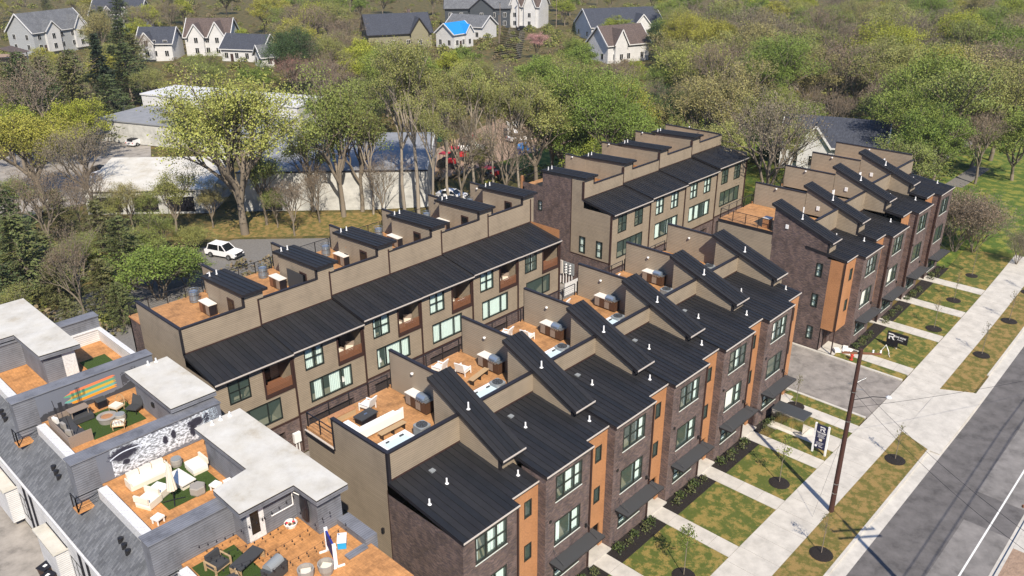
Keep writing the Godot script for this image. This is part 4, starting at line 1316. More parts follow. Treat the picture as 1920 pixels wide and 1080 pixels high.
func make_lounge(o: Node3D):   # low white armchair facing -z
	bx(o, "seat", M.white_fabric, -0.36, 0.36, 0.24, 0.42, -0.4, 0.32)
	var b := MB.new()
	b.hexa([Vector3(-0.36, 0.36, 0.24), Vector3(-0.36, 0.36, 0.38), Vector3(0.36, 0.36, 0.38), Vector3(0.36, 0.36, 0.24), Vector3(-0.36, 1.0, 0.5), Vector3(-0.36, 1.0, 0.6), Vector3(0.36, 1.0, 0.6), Vector3(0.36, 1.0, 0.5)])
	part(o, "backrest", b, M.white_fabric)
	for x in [-0.42, 0.36]: bx(o, "armrest", M.white_plastic, x, x + 0.06, 0.50, 0.56, -0.38, 0.40)
	for q in [[-0.40, -0.36], [0.40, -0.36], [-0.40, 0.36], [0.40, 0.36]]: bx(o, "leg", M.white_plastic, q[0] - 0.025, q[0] + 0.025, 0.0, 0.5, q[1] - 0.025, q[1] + 0.025)

func make_sofa(o: Node3D):   # L-shaped white sofa: long side along x with its back at +z, short side at -x
	bx(o, "seat", M.white_fabric, -1.7, 1.7, 0.16, 0.40, -0.42, 0.30)
	bx(o, "seat", M.white_fabric, -1.7, -0.95, 0.16, 0.40, -1.6, -0.422)
	bx(o, "backrest", M.white_fabric, -1.7, 1.7, 0.10, 0.70, 0.302, 0.44)
	bx(o, "side_back", M.white_fabric, -1.84, -1.702, 0.10, 0.70, -1.6, 0.44)
	for k in 4: bx(o, "back_cushion", M.white_fabric, -1.60 + k * 0.82, -0.84 + k * 0.82, 0.402, 0.66, 0.12, 0.298)
	var w := MB.new()
	w.prism([Vector3(1.72, 0.10, -0.42), Vector3(1.72, 0.62, 0.06), Vector3(1.72, 0.95, 0.44), Vector3(1.72, 0.10, 0.44)], Vector3(0.14, 0, 0))
	part(o, "end_wing", w, M.white_fabric)
	bx(o, "base", M.pale_wood, -1.66, 1.66, 0.0, 0.158, -0.36, 0.26)

func make_fire_table(o: Node3D):
	bx(o, "table_top", M.charcoal_fabric, -0.7, 0.7, 0.40, 0.48, -0.4, 0.4)
	bx(o, "body", M.near_black, -0.62, 0.62, 0.0, 0.40, -0.34, 0.34)
	bx(o, "burner", M.steel, -0.12, 0.12, 0.482, 0.50, -0.06, 0.06)

func make_bench(o: Node3D):   # long low slatted shelf
	for k in 4: bx(o, "slat", M.pale_wood, -1.0, 1.0, 0.40, 0.44, -0.20 + k * 0.105, -0.11 + k * 0.105)
	for q in [-0.85, 0.0, 0.85]: bx(o, "leg", M.black_metal, q - 0.03, q + 0.03, 0.0, 0.398, -0.16, 0.18)

func make_rear_counter(o: Node3D):   # long side along z
	bx(o, "cabinet", M.brown_cabinet, -0.33, 0.33, 0.0, 0.90, -0.78, 0.78)
	bx(o, "countertop", M.counter_stone, -0.38, 0.38, 0.902, 0.955, -0.82, 0.82)
	for k in 3: bx(o, "cabinet_door", [M.red_wood, M.brown_cabinet, M.grey_wood][k], -0.355, -0.332, 0.08, 0.84, -0.76 + k * 0.51, -0.28 + k * 0.51)
	bx(o, "end_panel", M.near_black, -0.3, 0.3, 0.06, 0.86, 0.782, 0.80)

func make_tall_ac(o: Node3D):   # caged condenser
	var s := MB.new()
	s.lathe([Vector2(0.36, 0.05), Vector2(0.36, 0.95), Vector2(0.30, 0.97), Vector2(0.0, 0.97)], Vector3.ZERO, 16)
	part(o, "coil", s, M.blue_steel)
	for k in 8:
		var g := MB.new()
		var d := Vector3(cos(TAU * k / 8), 0, sin(TAU * k / 8)) * 0.42
		g.tube(d, d + Vector3.UP * 1.08, 0.014, 0.014, 4)
		part(o, "cage_bar", g, M.steel)
	for y in [0.25, 0.7, 1.08]:
		var r := MB.new()
		r.lathe([Vector2(0.42, y), Vector2(0.44, y), Vector2(0.44, y + 0.03), Vector2(0.42, y + 0.03), Vector2(0.42, y)], Vector3.ZERO, 16)
		part(o, "cage_ring", r, M.steel)

func deck_things():
	var nth := ["first", "second", "third", "fourth", "fifth", "sixth"]
	for k in 6:
		var x := -0.1 + 6.65 * k
		var y: float = street_deck[k] + 0.004
		var deck: String = "%s deck of the street row" % nth[k]
		put("condenser", make_ac, "grey fan condenser by the parapet of the " + deck, "air conditioner", Vector3(x + 4.25, y, -8.0), 0.0, "condensers on the street row decks")
		if k < 5: put("grill_counter", make_grill, "brown grill counter with a blue steel lid on the " + deck, "grill", Vector3(x + 6.28, y, -10.6), 0.0, "grill counters on the street row decks")
		if k < 4: put("hot_tub", make_tub, "white hot tub in the parapet corner of the " + deck, "hot tub", Vector3(x + (2.25 if k == 0 else 3.0), y, -7.45), 0.0, "hot tubs on the street row decks")
		if k < 5: put("white_lounge_chair", make_lounge, "white lounge chair near the rail of the " + deck, "chair", Vector3(x + (3.9 if k == 0 else 3.55), y, -13.0), 0.25, "white chairs on the street row decks")
		if k == 1 or k == 2: put("white_lounge_chair", make_lounge, "white lounge chair set sideways, mid floor on the " + deck, "chair", Vector3(x + 4.5, y, -11.6), -1.35, "white chairs on the street row decks")
	var y0: float = street_deck[0] + 0.004
	var o := put("corner_sofa", make_sofa, "white L-shaped sofa on the nearest street row deck", "sofa", Vector3(2.75, y0, -10.75), 0.0, "")
	o = put("fire_table", make_fire_table, "black fire table between the white seats of the nearest deck", "table", Vector3(2.9, y0, -12.0), 0.1)
	o = put("low_bench", make_bench, "long pale slatted bench between sofa and hot tub, nearest deck", "bench", Vector3(3.1, y0, -9.6), 0.0)
	o = put("low_bench", make_bench, "dark legged low bench on the second street row deck", "bench", Vector3(11.2, street_deck[1] + 0.004, -10.2), 0.2)
	o = put("wood_box", func(q):
		bx(q, "box", M.pale_wood, -0.9, 0.9, 0.0, 0.42, -0.25, 0.25)
		bx(q, "lid", M.orange_panel, -0.92, 0.92, 0.42, 0.46, -0.27, 0.27), "low wood storage box by the rail of the nearest street deck", "box", Vector3(2.0, y0, -13.3))
	for k in 4: bx(thing("vent_stack", "pair of tall white flues on the %s deck beyond the driveway" % nth[k], "flue", Vector3(53.6 + 6.65 * k, far_deck[k], -7.2), 0.0, "white flues beyond the driveway"), "base_plate", M.ac_grey, -0.3, 0.5, 0.0, 0.05, -0.3, 0.3)
	var i := 0
	for c in get_children():
		if String(c.name).begins_with("vent_stack"):
			for q in ([0.0] if i == 0 else [0.0, 0.32]):
				var t := MB.new()
				t.tube(Vector3(q, 0.05, 0), Vector3(q, 1.75, 0), 0.075, 0.075, 8, true)
				part(c, "flue_pipe", t, M.white_plastic)
			i += 1
	put("terrace_chimney", func(q):
		bx(q, "stack", M.orange_panel, -0.35, 0.35, 0.0, 0.95, -0.35, 0.35)
		bx(q, "cap", M.drip_edge, -0.4, 0.4, 0.95, 1.0, -0.4, 0.4), "small orange box with a pale cap on the deck above the driveway", "box", Vector3(50.4, far_deck[0], -9.3))
	var xs := [-0.95, 5.48, 12.1, 18.3, 24.5, 30.6]
	for k in 6:
		var w := 6.3
		var y: float = rear_deck[k] + 0.004
		put("deck_counter", make_rear_counter, "brown deck counter with a pale top on the %s rear row deck" % nth[k], "counter", Vector3(xs[k] + 4.65, y, -33.4), 0.0, "counters on the rear row decks")
		put("caged_condenser", make_tall_ac, "caged blue-grey condenser behind the counter on the %s rear row deck" % nth[k], "air conditioner", Vector3(xs[k] + 4.9, y, -36.2), 0.0, "condensers on the rear row decks")
	put("black_screen", func(q):
		bx(q, "panel", M.near_black, -0.10, 0.0, 0.0, 1.5, -1.1, 1.1)
		bx(q, "frame", M.charcoal_fabric, -0.14, -0.10, -0.05, 1.55, -1.15, 1.15), "tall black screen hung on the second rear stair house", "screen", Vector3(10.66, rear_deck[1] + 0.35, -31.3))
	put("folded_parasol", func(q):
		var t := MB.new()
		t.lathe([Vector2(0.03, 0.0), Vector2(0.03, 0.6), Vector2(0.22, 0.65), Vector2(0.06, 1.6), Vector2(0.0, 1.65)], Vector3.ZERO, 10)
		part(q, "canopy", t, M.orange_deck)
		bx(q, "foot", M.black_metal, -0.25, 0.25, 0.0, 0.05, -0.25, 0.25), "small rust coloured parasol by the counter, third rear row deck", "parasol", Vector3(17.2, rear_deck[2] + 0.96, -33.0))
	put("white_lounger", func(q):
		bx(q, "cushion", M.white_fabric, -0.9, 0.9, 0.25, 0.36, -0.35, 0.35)
		bx(q, "frame", M.steel, -0.92, 0.92, 0.0, 0.25, -0.33, 0.33), "flat white lounger on the second rear row deck", "lounger", Vector3(7.6, rear_deck[1] + 0.004, -34.0), 0.3)
	put("wall_planter", func(q):
		bx(q, "trough", M.white_plastic, -1.0, 1.0, 0.0, 0.4, -0.2, 0.2)
		bx(q, "soil", M.mulch, -0.95, 0.95, 0.4, 0.42, -0.16, 0.16), "white trough behind the second parapet past the courtyard gap", "planter", Vector3(55.9, 11.5, -29.2))

func make_wicker(o: Node3D):   # low chair with a cushion, facing +z
	bx(o, "seat", M.grey_wood, -0.36, 0.36, 0.0, 0.34, -0.32, 0.36)
	bx(o, "cushion", M.cream_fabric, -0.30, 0.30, 0.342, 0.46, -0.24, 0.34)
	bx(o, "backrest", M.grey_wood, -0.36, 0.36, 0.342, 0.82, -0.36, -0.26)
	for x in [-0.38, 0.30]: bx(o, "armrest", M.grey_wood, x, x + 0.08, 0.342, 0.60, -0.25, 0.34)

func balcony_things():
	var xs := [-0.95, 5.48, 12.1, 18.3, 24.5, 30.6, 36.75]
	var dy := [0.0, 0.18, 0.42, 0.42, 0.52, 0.52]
	var nth := ["first", "second", "third", "fourth", "fifth", "sixth"]
	for k in range(1, 5):
		var x: float = xs[k + 1] - 1.3
		var y: float = 6.12 + dy[k] + 0.145
		put("loggia_chair", make_wicker, "wicker chair with a cream cushion on the %s rear row loggia" % nth[k], "chair", Vector3(x - 0.5, y, -25.7), 0.3, "chairs on the loggias")
		if k != 3: put("loggia_chair", make_wicker, "second wicker chair, turned to the wall, on the %s rear row loggia" % nth[k], "chair", Vector3(x + 0.55, y, -25.5), -0.7, "chairs on the loggias")
		if k == 2 or k == 4 or k == 3: put("loggia_table", func(q):
			bx(q, "top", M.white_plastic, -0.4, 0.4, 0.42, 0.47, -0.28, 0.28)
			for p in [[-0.34, -0.22], [0.34, -0.22], [-0.34, 0.22], [0.34, 0.22]]: bx(q, "leg", M.black_metal, p[0] - 0.02, p[0] + 0.02, 0.0, 0.42, p[1] - 0.02, p[1] + 0.02), "small white table on the %s rear row loggia" % nth[k], "table", Vector3(x + 0.4, y, -24.95), 0.15, "tables on the loggias")
	for k in [1, 2, 5]:   # lamps standing behind the long windows
		put("window_lamp", func(q):
			var t := MB.new()
			t.lathe([Vector2(0.1, 0.0), Vector2(0.13, 0.15), Vector2(0.04, 0.38)], Vector3.ZERO, 10)
			part(q, "base", t, M.ac_dark)
			var s := MB.new()
			s.lathe([Vector2(0.21, 0.38), Vector2(0.15, 0.72)], Vector3.ZERO, 12)
			part(q, "lamp_shade", s, M.white_fabric), "white shaded lamp behind the long window of the %s rear townhouse" % nth[k], "lamp", Vector3(xs[k] + (4.5 if k == 1 else 1.7), 3.9 + dy[k], -24.95), 0.0, "lamps behind the rear row windows")

func make_long_sofa(o: Node3D):   # three seats along x, facing +z
	bx(o, "base", M.cream_fabric, -1.15, 1.15, 0.0, 0.28, -0.40, 0.42)
	bx(o, "seat_cushion", M.white_fabric, -1.10, 1.10, 0.282, 0.44, -0.22, 0.42)
	for k in 3: bx(o, "back_cushion", M.cream_fabric, -1.08 + k * 0.73, -0.40 + k * 0.73, 0.30, 0.80, -0.42, -0.225)
	for x in [-1.2, 1.12]: bx(o, "armrest", M.cream_fabric, x, x + 0.08, 0.0, 0.52, -0.4, 0.40)

func make_armchair(o: Node3D):
	bx(o, "seat", M.white_fabric, -0.5, 0.5, 0.16, 0.42, -0.4, 0.5)
	bx(o, "base", M.cream_fabric, -0.5, 0.5, 0.0, 0.158, -0.4, 0.48)
	bx(o, "backrest", M.cream_fabric, -0.5, 0.5, 0.42, 0.78, -0.48, -0.36)
	bx(o, "side_frame", M.cream_fabric, -0.56, -0.5, 0.1, 0.5, -0.4, 0.5)

func make_pouf(o: Node3D):
	var s := MB.new()
	s.lathe([Vector2(0.30, 0.0), Vector2(0.34, 0.2), Vector2(0.32, 0.42), Vector2(0.28, 0.46), Vector2(0.0, 0.46)], Vector3.ZERO, 14)
	part(o, "body", s, M.grey_fabric)
	var t := MB.new()
	t.lathe([Vector2(0.29, 0.462), Vector2(0.29, 0.49), Vector2(0.0, 0.49)], Vector3.ZERO, 14)
	part(o, "top", t, M.ac_grey)

func make_wire_chair(o: Node3D):   # rattan hoop chair with a pale cushion
	var h := MB.new()
	for i in 10:
		var a := PI * (0.0 + i / 10.0)
		var b := PI * (0.0 + (i + 1) / 10.0)
		h.tube(Vector3(cos(a) * 0.42, 0.3 + sin(a) * 0.62, -0.22 - sin(a) * 0.2), Vector3(cos(b) * 0.42, 0.3 + sin(b) * 0.62, -0.22 - sin(b) * 0.2), 0.025, 0.025, 5)
	part(o, "hoop", h, M.pale_wood)
	for k in 4:
		var s := MB.new()
		var x := -0.24 + k * 0.16
		s.tube(Vector3(x, 0.34, -0.2), Vector3(x * 1.2, 0.86 - absf(x) * 0.5, -0.40), 0.012, 0.012, 4)
		part(o, "spoke", s, M.pale_wood)
	bx(o, "cushion", M.cream_fabric, -0.34, 0.34, 0.32, 0.45, -0.22, 0.40)
	bx(o, "frame", M.pale_wood, -0.38, 0.38, 0.27, 0.318, -0.24, 0.42)
	for q in [[-0.34, -0.2], [0.34, -0.2], [-0.34, 0.38], [0.34, 0.38]]: bx(o, "leg", M.pale_wood, q[0] - 0.02, q[0] + 0.02, 0.0, 0.268, q[1] - 0.02, q[1] + 0.02)

func mat_rug(label: String, x0: float, x1: float, z0: float, z1: float):
	var o := bx(self, "grass_rug", M.turf_rug, x0, x1, 9.304, 9.335, z0, z1)
	tag(o, label, "rug")

func grey_deck_things():
	var f := 9.304
	# terrace with cream sofas
	mat_rug("green grass rug under the cream sofas and closed parasol", -9.6, -6.4, -16.9, -13.3)
	put("cream_sofa", make_long_sofa, "cream three-seat sofa with its back to the brush mural", "sofa", Vector3(-9.1, f + 0.03, -16.75), 0.0)
	put("cream_armchair", make_armchair, "wide cream armchair by the roof house wall", "armchair", Vector3(-6.7, f + 0.03, -15.6), -PI / 2, "cream armchairs on the terrace")
	put("cream_armchair", make_armchair, "cream armchair nearest the white parapet", "armchair", Vector3(-10.15, f, -14.6), PI * 0.5 + 0.4, "cream armchairs on the terrace")
	put("cream_armchair", make_armchair, "cream armchair pushed up beside the one by the parapet", "armchair", Vector3(-9.35, f + 0.03, -15.0), PI * 0.5 + 0.4, "cream armchairs on the terrace")
	put("grey_pouf", make_pouf, "round grey pouf on the far edge of the sofa rug", "pouf", Vector3(-7.35, f + 0.03, -16.9), 0.0, "grey poufs")
	put("stone_table", func(q):
		bx(q, "top", M.counter_stone, -0.45, 0.45, 0.36, 0.42, -0.85, 0.85)
		bx(q, "foot", M.cream_fabric, -0.35, 0.35, 0.0, 0.36, -0.7, 0.7), "long pale coffee table beside the closed parasol", "table", Vector3(-8.0, f + 0.03, -15.05), 0.12)
	put("side_block", func(q):
		var s := MB.new()
		s.lathe([Vector2(0.42, 0.0), Vector2(0.46, 0.1), Vector2(0.46, 0.45), Vector2(0.40, 0.5), Vector2(0.0, 0.5)], Vector3.ZERO, 6)
		part(q, "body", s, M.grey_fabric), "six-sided grey fire bowl cover at the rug's near corner", "fire bowl", Vector3(-7.75, f + 0.03, -13.55))
	for q in [["square white stool by the near terrace wall", -10.45, -12.75], ["square white stool between the fire bowl and roof house", -6.9, -13.1]]:
		put("white_stool", func(n):
			bx(n, "seat", M.white_fabric, -0.26, 0.26, 0.3, 0.4, -0.26, 0.26)
			for p in [[-0.2, -0.2], [0.2, -0.2], [-0.2, 0.2], [0.2, 0.2]]: bx(n, "leg", M.white_plastic, p[0] - 0.03, p[0] + 0.03, 0.0, 0.3, p[1] - 0.03, p[1] + 0.03), q[0], "stool", Vector3(q[1], f, q[2]), 0.3, "white stools")
	put("closed_parasol", func(q):
		var t := MB.new()
		for k in 8:
			var a := TAU * k / 8
			t.tube(Vector3(cos(a) * 0.20, 0.75, sin(a) * 0.20), Vector3(cos(a) * 0.03, 2.6, sin(a) * 0.03), 0.10, 0.025, 5)
		part(q, "canopy", t, M.cream_fabric)
		var m := MB.new()
		m.tube(Vector3.ZERO, Vector3(0, 2.75, 0), 0.025, 0.025, 6)
		part(q, "mast", m, M.black_metal)
		for k in 4:
			var d := MB.new()
			var a := PI / 2 * k + 0.4
			d.bar(Vector3(0, 0.04, 0), Vector3(cos(a) * 0.6, 0.02, sin(a) * 0.6), 0.06, 0.03)
			part(q, "foot", d, M.black_metal), "closed cream parasol on a black cross foot", "parasol", Vector3(-9.0, f + 0.03, -13.9))
	put("storage_bench", func(q): 
		bx(q, "box", M.white_fabric, -0.2, 0.2, 0.0, 0.5, -0.55, 0.55)
		bx(q, "lid", M.white_plastic, -0.22, 0.22, 0.5, 0.54, -0.57, 0.57), "white bench half hidden under the L-shaped roof", "bench", Vector3(-6.35, f, -12.3))
	# terrace with charcoal sofas
	mat_rug("green grass rug under the charcoal sofas and wicker chairs", -9.6, -6.3, -26.3, -23.2)
	var o := thing("charcoal_sectional", "charcoal corner sofa in a tall grey wood frame, beside the white parapet", "sofa", Vector3(-9.7, f, -25.0))
	bx(o, "back_frame", M.grey_wood, -1.3, -1.22, 0.0, 0.78, -1.6, 1.7)
	bx(o, "back_frame", M.grey_wood, -1.22, 1.1, 0.0, 0.78, -1.68, -1.6)
	bx(o, "end_frame", M.grey_wood, -1.22, 0.1, 0.0, 0.78, 1.62, 1.7)
	bx(o, "seat_cushion", M.charcoal_fabric, -1.2, 1.1, 0.1, 0.45, -1.58, -0.6)
	bx(o, "seat_cushion", M.charcoal_fabric, -1.2, -0.2, 0.1, 0.45, -0.598, 0.55)
	bx(o, "seat_cushion", M.charcoal_fabric, -1.2, -0.1, 0.1, 0.45, 0.56, 1.6)
	for q in [[-1.0, -1.2, 0.3], [-0.95, 0.9, 0.5], [-0.9, -0.2, 0.1]]:
		var p := MB.new()
		p.obox(Vector3(q[0], 0.62, q[1]), Vector3(0.16, 0.42, 0.46), Basis(Vector3.UP, q[2]))
		part(o, "throw_pillow", p, M.white_fabric if q[1] < 0 and q[2] > 0.2 else M.grey_fabric)
	put("plank_table", func(q):
		for k in 5: bx(q, "plank", M.grey_wood, -0.6, 0.6, 0.42, 0.46, -0.35 + k * 0.145, -0.215 + k * 0.145)
		for p in [[-0.5, -0.28], [0.5, -0.28], [-0.5, 0.28], [0.5, 0.28]]: bx(q, "leg", M.grey_wood, p[0] - 0.03, p[0] + 0.03, 0.0, 0.42, p[1] - 0.03, p[1] + 0.03), "grey plank table set over the charcoal sofa", "table", Vector3(-9.3, f + 0.45, -26.2), 0.05)
	put("round_fire_pit", func(q):
		var s := MB.new()
		s.lathe([Vector2(0.5, 0.0), Vector2(0.58, 0.3), Vector2(0.62, 0.40), Vector2(0.40, 0.42), Vector2(0.38, 0.34), Vector2(0.0, 0.33)], Vector3.ZERO, 18)
		part(q, "bowl", s, M.grey_fabric)
		var i := MB.new()
		i.lathe([Vector2(0.37, 0.345), Vector2(0.0, 0.37)], Vector3.ZERO, 14)
		part(q, "stones", i, M.orange_panel), "round grey fire pit with rust red stones", "fire pit", Vector3(-8.15, f + 0.03, -24.7))
	for q in [["rattan hoop chair on the far side of the fire pit", -7.1, -25.6, -1.2], ["rattan hoop chair by the wall of the brush mural", -8.0, -23.3, 2.6]]: put("hoop_chair", make_wire_chair, q[0], "chair", Vector3(q[1], f + 0.03, q[2]), q[3], "rattan hoop chairs")
	put("charcoal_butterfly_chair", func(q):
		var s := MB.new()
		s.hexa([Vector3(-0.4, 0.3, -0.35), Vector3(-0.4, 0.36, 0.45), Vector3(0.4, 0.36, 0.45), Vector3(0.4, 0.3, -0.35), Vector3(-0.38, 0.40, -0.3), Vector3(-0.38, 0.44, 0.44), Vector3(0.38, 0.44, 0.44), Vector3(0.38, 0.40, -0.3)])
		part(q, "seat", s, M.charcoal_fabric)
		var b := MB.new()
		b.prism([Vector3(-0.40, 0.34, -0.34), Vector3(-0.36, 1.0, -0.62), Vector3(0.0, 0.82, -0.6), Vector3(0.36, 1.0, -0.62), Vector3(0.40, 0.34, -0.34)], Vector3(0, 0.03, 0.06))
		part(q, "backrest", b, M.charcoal_fabric)
		for p in [[-0.35, -0.3], [0.35, -0.3], [-0.35, 0.4], [0.35, 0.4]]: bx(q, "leg", M.black_metal, p[0] - 0.015, p[0] + 0.015, 0.0, 0.34, p[1] - 0.015, p[1] + 0.015), "charcoal butterfly chair in front of the white oblong roof", "chair", Vector3(-6.4, f, -24.6), -1.0)
	put("black_cube_table", func(q): 
		bx(q, "body", M.near_black, -0.3, 0.3, 0.0, 0.5, -0.3, 0.3)
		bx(q, "top", M.charcoal_fabric, -0.33, 0.33, 0.5, 0.54, -0.33, 0.33), "black cube table on the deck behind the fire pit", "table", Vector3(-7.65, f, -26.9))
	put("grey_pouf", make_pouf, "round grey pouf between the two rattan hoop chairs", "pouf", Vector3(-7.5, f + 0.03, -24.2), 0.0, "grey poufs")
	for q in [[-10.5, -25.9], [-10.6, -23.4]]:
		var gl := thing("thin_guy_pole", "thin black pole propping the %s of the charcoal sofa frame" % ("far corner" if q[1] < -25 else "near corner"), "pole", Vector3(q[0], f, q[1]))
		var m := MB.new()
		m.tube(Vector3.ZERO, Vector3(-0.25, 2.3, 0.2), 0.02, 0.02, 5)
		part(gl, "pole", m, M.black_metal)
	# nearest terrace
	mat_rug("green grass rug of the nearest terrace, under wood framed chairs", -10.9, -8.6, -8.2, -4.6)
	for q in [["wood framed chair with charcoal cushions by the plain grey wall", -10.0, -7.2, 0.2], ["wood framed chair with charcoal cushions at the picture's lower edge", -10.3, -5.6, 2.9]]: put("wood_frame_chair", func(n):
		bx(n, "seat_cushion", M.charcoal_fabric, -0.4, 0.4, 0.24, 0.42, -0.36, 0.4)
		bx(n, "back_cushion", M.charcoal_fabric, -0.4, 0.4, 0.42, 0.85, -0.42, -0.28)
		for x in [-0.5, 0.42]:
			bx(n, "arm", M.pale_wood, x, x + 0.08, 0.56, 0.61, -0.42, 0.45)
			bx(n, "leg", M.pale_wood, x, x + 0.08, 0.0, 0.56, 0.37, 0.45)
			bx(n, "leg", M.pale_wood, x, x + 0.08, 0.0, 0.56, -0.42, -0.34)
		bx(n, "frame", M.pale_wood, -0.42, 0.42, 0.18, 0.235, -0.38, 0.42), q[0], "chair", Vector3(q[1], f + 0.03, q[2]), q[3], "wood framed chairs")
	put("long_black_table", func(q):
		bx(q, "top", M.charcoal_fabric, -0.85, 0.85, 0.42, 0.48, -0.38, 0.38)
		for x in [-0.85, 0.77]: bx(q, "side", M.pale_wood, x, x + 0.08, 0.0, 0.418, -0.36, 0.36), "long black topped table with pale wood ends", "table", Vector3(-8.9, f + 0.03, -6.3), 0.3)
	put("covered_grill", func(q):
		bx(q, "cart", M.ac_dark, -0.6, 0.6, 0.0, 0.8, -0.3, 0.3)
		var h := MB.new()
		var p := []
		for i in 9: p.append(Vector3(-0.45, 0.82 + sin(PI * i / 8) * 0.3, cos(PI * i / 8) * 0.3))
		h.prism(p, Vector3(0.9, 0, 0))
		part(q, "lid", h, M.ac_grey), "dark grey cart grill in front of the black topped table", "grill", Vector3(-8.4, f, -4.6), 0.3)
	put("four_in_a_row_frame", func(q):
		bx(q, "board", M.flag_blue, -0.62, 0.62, 0.45, 1.35, -0.05, 0.05)
		for x in [-0.74, 0.66]: bx(q, "upright", M.white_plastic, x, x + 0.08, 0.0, 1.5, -0.09, 0.09)
		for x in [-0.70, 0.70]: bx(q, "foot", M.white_plastic, x - 0.04, x + 0.04, 0.0, 0.08, -0.45, 0.45)
		for i in 7:
			for j in 6:
				var m := MB.new()
				m.tube(Vector3(-0.51 + i * 0.17, 0.54 + j * 0.144, -0.056), Vector3(-0.51 + i * 0.17, 0.54 + j * 0.144, 0.056), 0.055, 0.055, 8, true)
				part(q, "hole", m, M.near_black), "tall blue game frame with white feet and rows of holes", "game", Vector3(-5.75, f, -3.6), 1.25)
	put("blue_cooler", func(q):
		bx(q, "body", M.pool_blue, -0.35, 0.35, 0.0, 0.4, -0.22, 0.22)
		bx(q, "lid", M.white_plastic, -0.37, 0.37, 0.4, 0.46, -0.24, 0.24), "bright blue cool box by the planter wall", "cool box", Vector3(-4.75, f, -4.1), 0.9)
	for q in [["grey tub chair nearer the blue game frame", -6.5, -3.0, 0.6], ["grey tub chair farther from the blue game frame", -7.4, -3.4, 1.0]]: put("tub_chair", func(n):
		var s := MB.new()
		s.lathe([Vector2(0.30, 0.0), Vector2(0.40, 0.3), Vector2(0.42, 0.62), Vector2(0.36, 0.62), Vector2(0.32, 0.36), Vector2(0.0, 0.36)], Vector3.ZERO, 12)
		part(n, "shell", s, M.grey_fabric)
		bx(n, "cushion", M.cream_fabric, -0.24, 0.24, 0.36, 0.44, -0.24, 0.24), q[0], "chair", Vector3(q[1], f, q[2]), q[3], "grey tub chairs")
	put("red_white_bundle", func(q):
		for i in 7:
			var m := MB.new()
			m.tube(Vector3(-0.3 + i * 0.1, 0.08, 0.2 * sin(i * 2.0)), Vector3(-0.2 + i * 0.1, 0.16 + 0.05 * i, -0.2), 0.08, 0.06, 7, true)
			part(q, "roll", m, M.flag_red if i % 2 else M.white_fabric), "heap of red and white rolled cloths beside the game frame", "cloths", Vector3(-6.2, f, -3.0))
	put("toy_basket", func(q):
		var s := MB.new()
		s.lathe([Vector2(0.28, 0.0), Vector2(0.36, 0.22), Vector2(0.33, 0.24), Vector2(0.25, 0.08), Vector2(0.0, 0.08)], Vector3.ZERO, 14)
		part(q, "basket", s, M.white_fabric)
		for i in 6:
			var b := MB.new()
			b.lathe([Vector2(0.0, 0.0), Vector2(0.09, 0.09), Vector2(0.0, 0.18)], Vector3(0.16 * cos(i), 0.12, 0.16 * sin(i * 1.7)), 8)
			part(q, "toy", b, [M.flag_red, M.near_black, M.pale_wood][i % 3]), "round white basket of toys in the roof house corner", "basket", Vector3(-5.75, f, -7.3))
	put("wall_frame", func(q):
		var s := MB.new()
		s.lathe([Vector2(0.0, -0.9), Vector2(0.34, -0.7), Vector2(0.42, 0.0), Vector2(0.34, 0.7), Vector2(0.0, 0.9)], Vector3.ZERO, 10)
		var o2 := part(q, "shell", s, M.near_black)
		o2.scale = Vector3(0.22, 1, 1)
		bx(q, "bracket", M.black_metal, 0.02, 0.14, -0.1, 0.1, -0.2, 0.2), "black oval shell hung on the roof house wall", "wall hanging", Vector3(-5.24, f + 1.25, -6.6))
	# strings of small lamps
	for k in 4:
		var s := thing("string_lights", "string of small dark bulbs over the nearest terrace, %s from the roof house" % ["first", "second", "third", "last"][k], "string lights", Vector3(-8, 11.2, -7.4 + k * 1.15), 0.0, "string lights over the nearest terrace")
		var wire := MB.new()
		for i in 14:
			var a := float(i) / 14
			var b := float(i + 1) / 14
			var pa := Vector3(-3.1 + a * 6.2, -4.0 * a * (1 - a) * 0.55, k * 0.2 * a)
			var pb := Vector3(-3.1 + b * 6.2, -4.0 * b * (1 - b) * 0.55, k * 0.2 * b)
			wire.tube(pa, pb, 0.008, 0.008, 4)
			var bl := MB.new()
			bl.lathe([Vector2(0.015, 0.0), Vector2(0.02, -0.06), Vector2(0.045, -0.13), Vector2(0.0, -0.18)], pb, 7)
			part(s, "bulb", bl, M.near_black)
		part(s, "wire", wire, M.near_black)

# ------------------------------------------------------------------ things along the street
func text_mesh(par: Node, called: String, s: String, size: float, at: Vector3, turn: float, m: Material, font := "Droid Sans", bold := true):
	var t := TextMesh.new()
	t.text = s
	var f := SystemFont.new()
	f.font_names = PackedStringArray([font])
	f.font_weight = 700 if bold else 400
	t.font = f
	t.font_size = 64
	t.pixel_size = size / 64.0
	t.depth = 0.012
	t.curve_step = 1.0
	var o := part_mesh(par, called, t, m)
	o.position = at
	o.rotation.y = turn

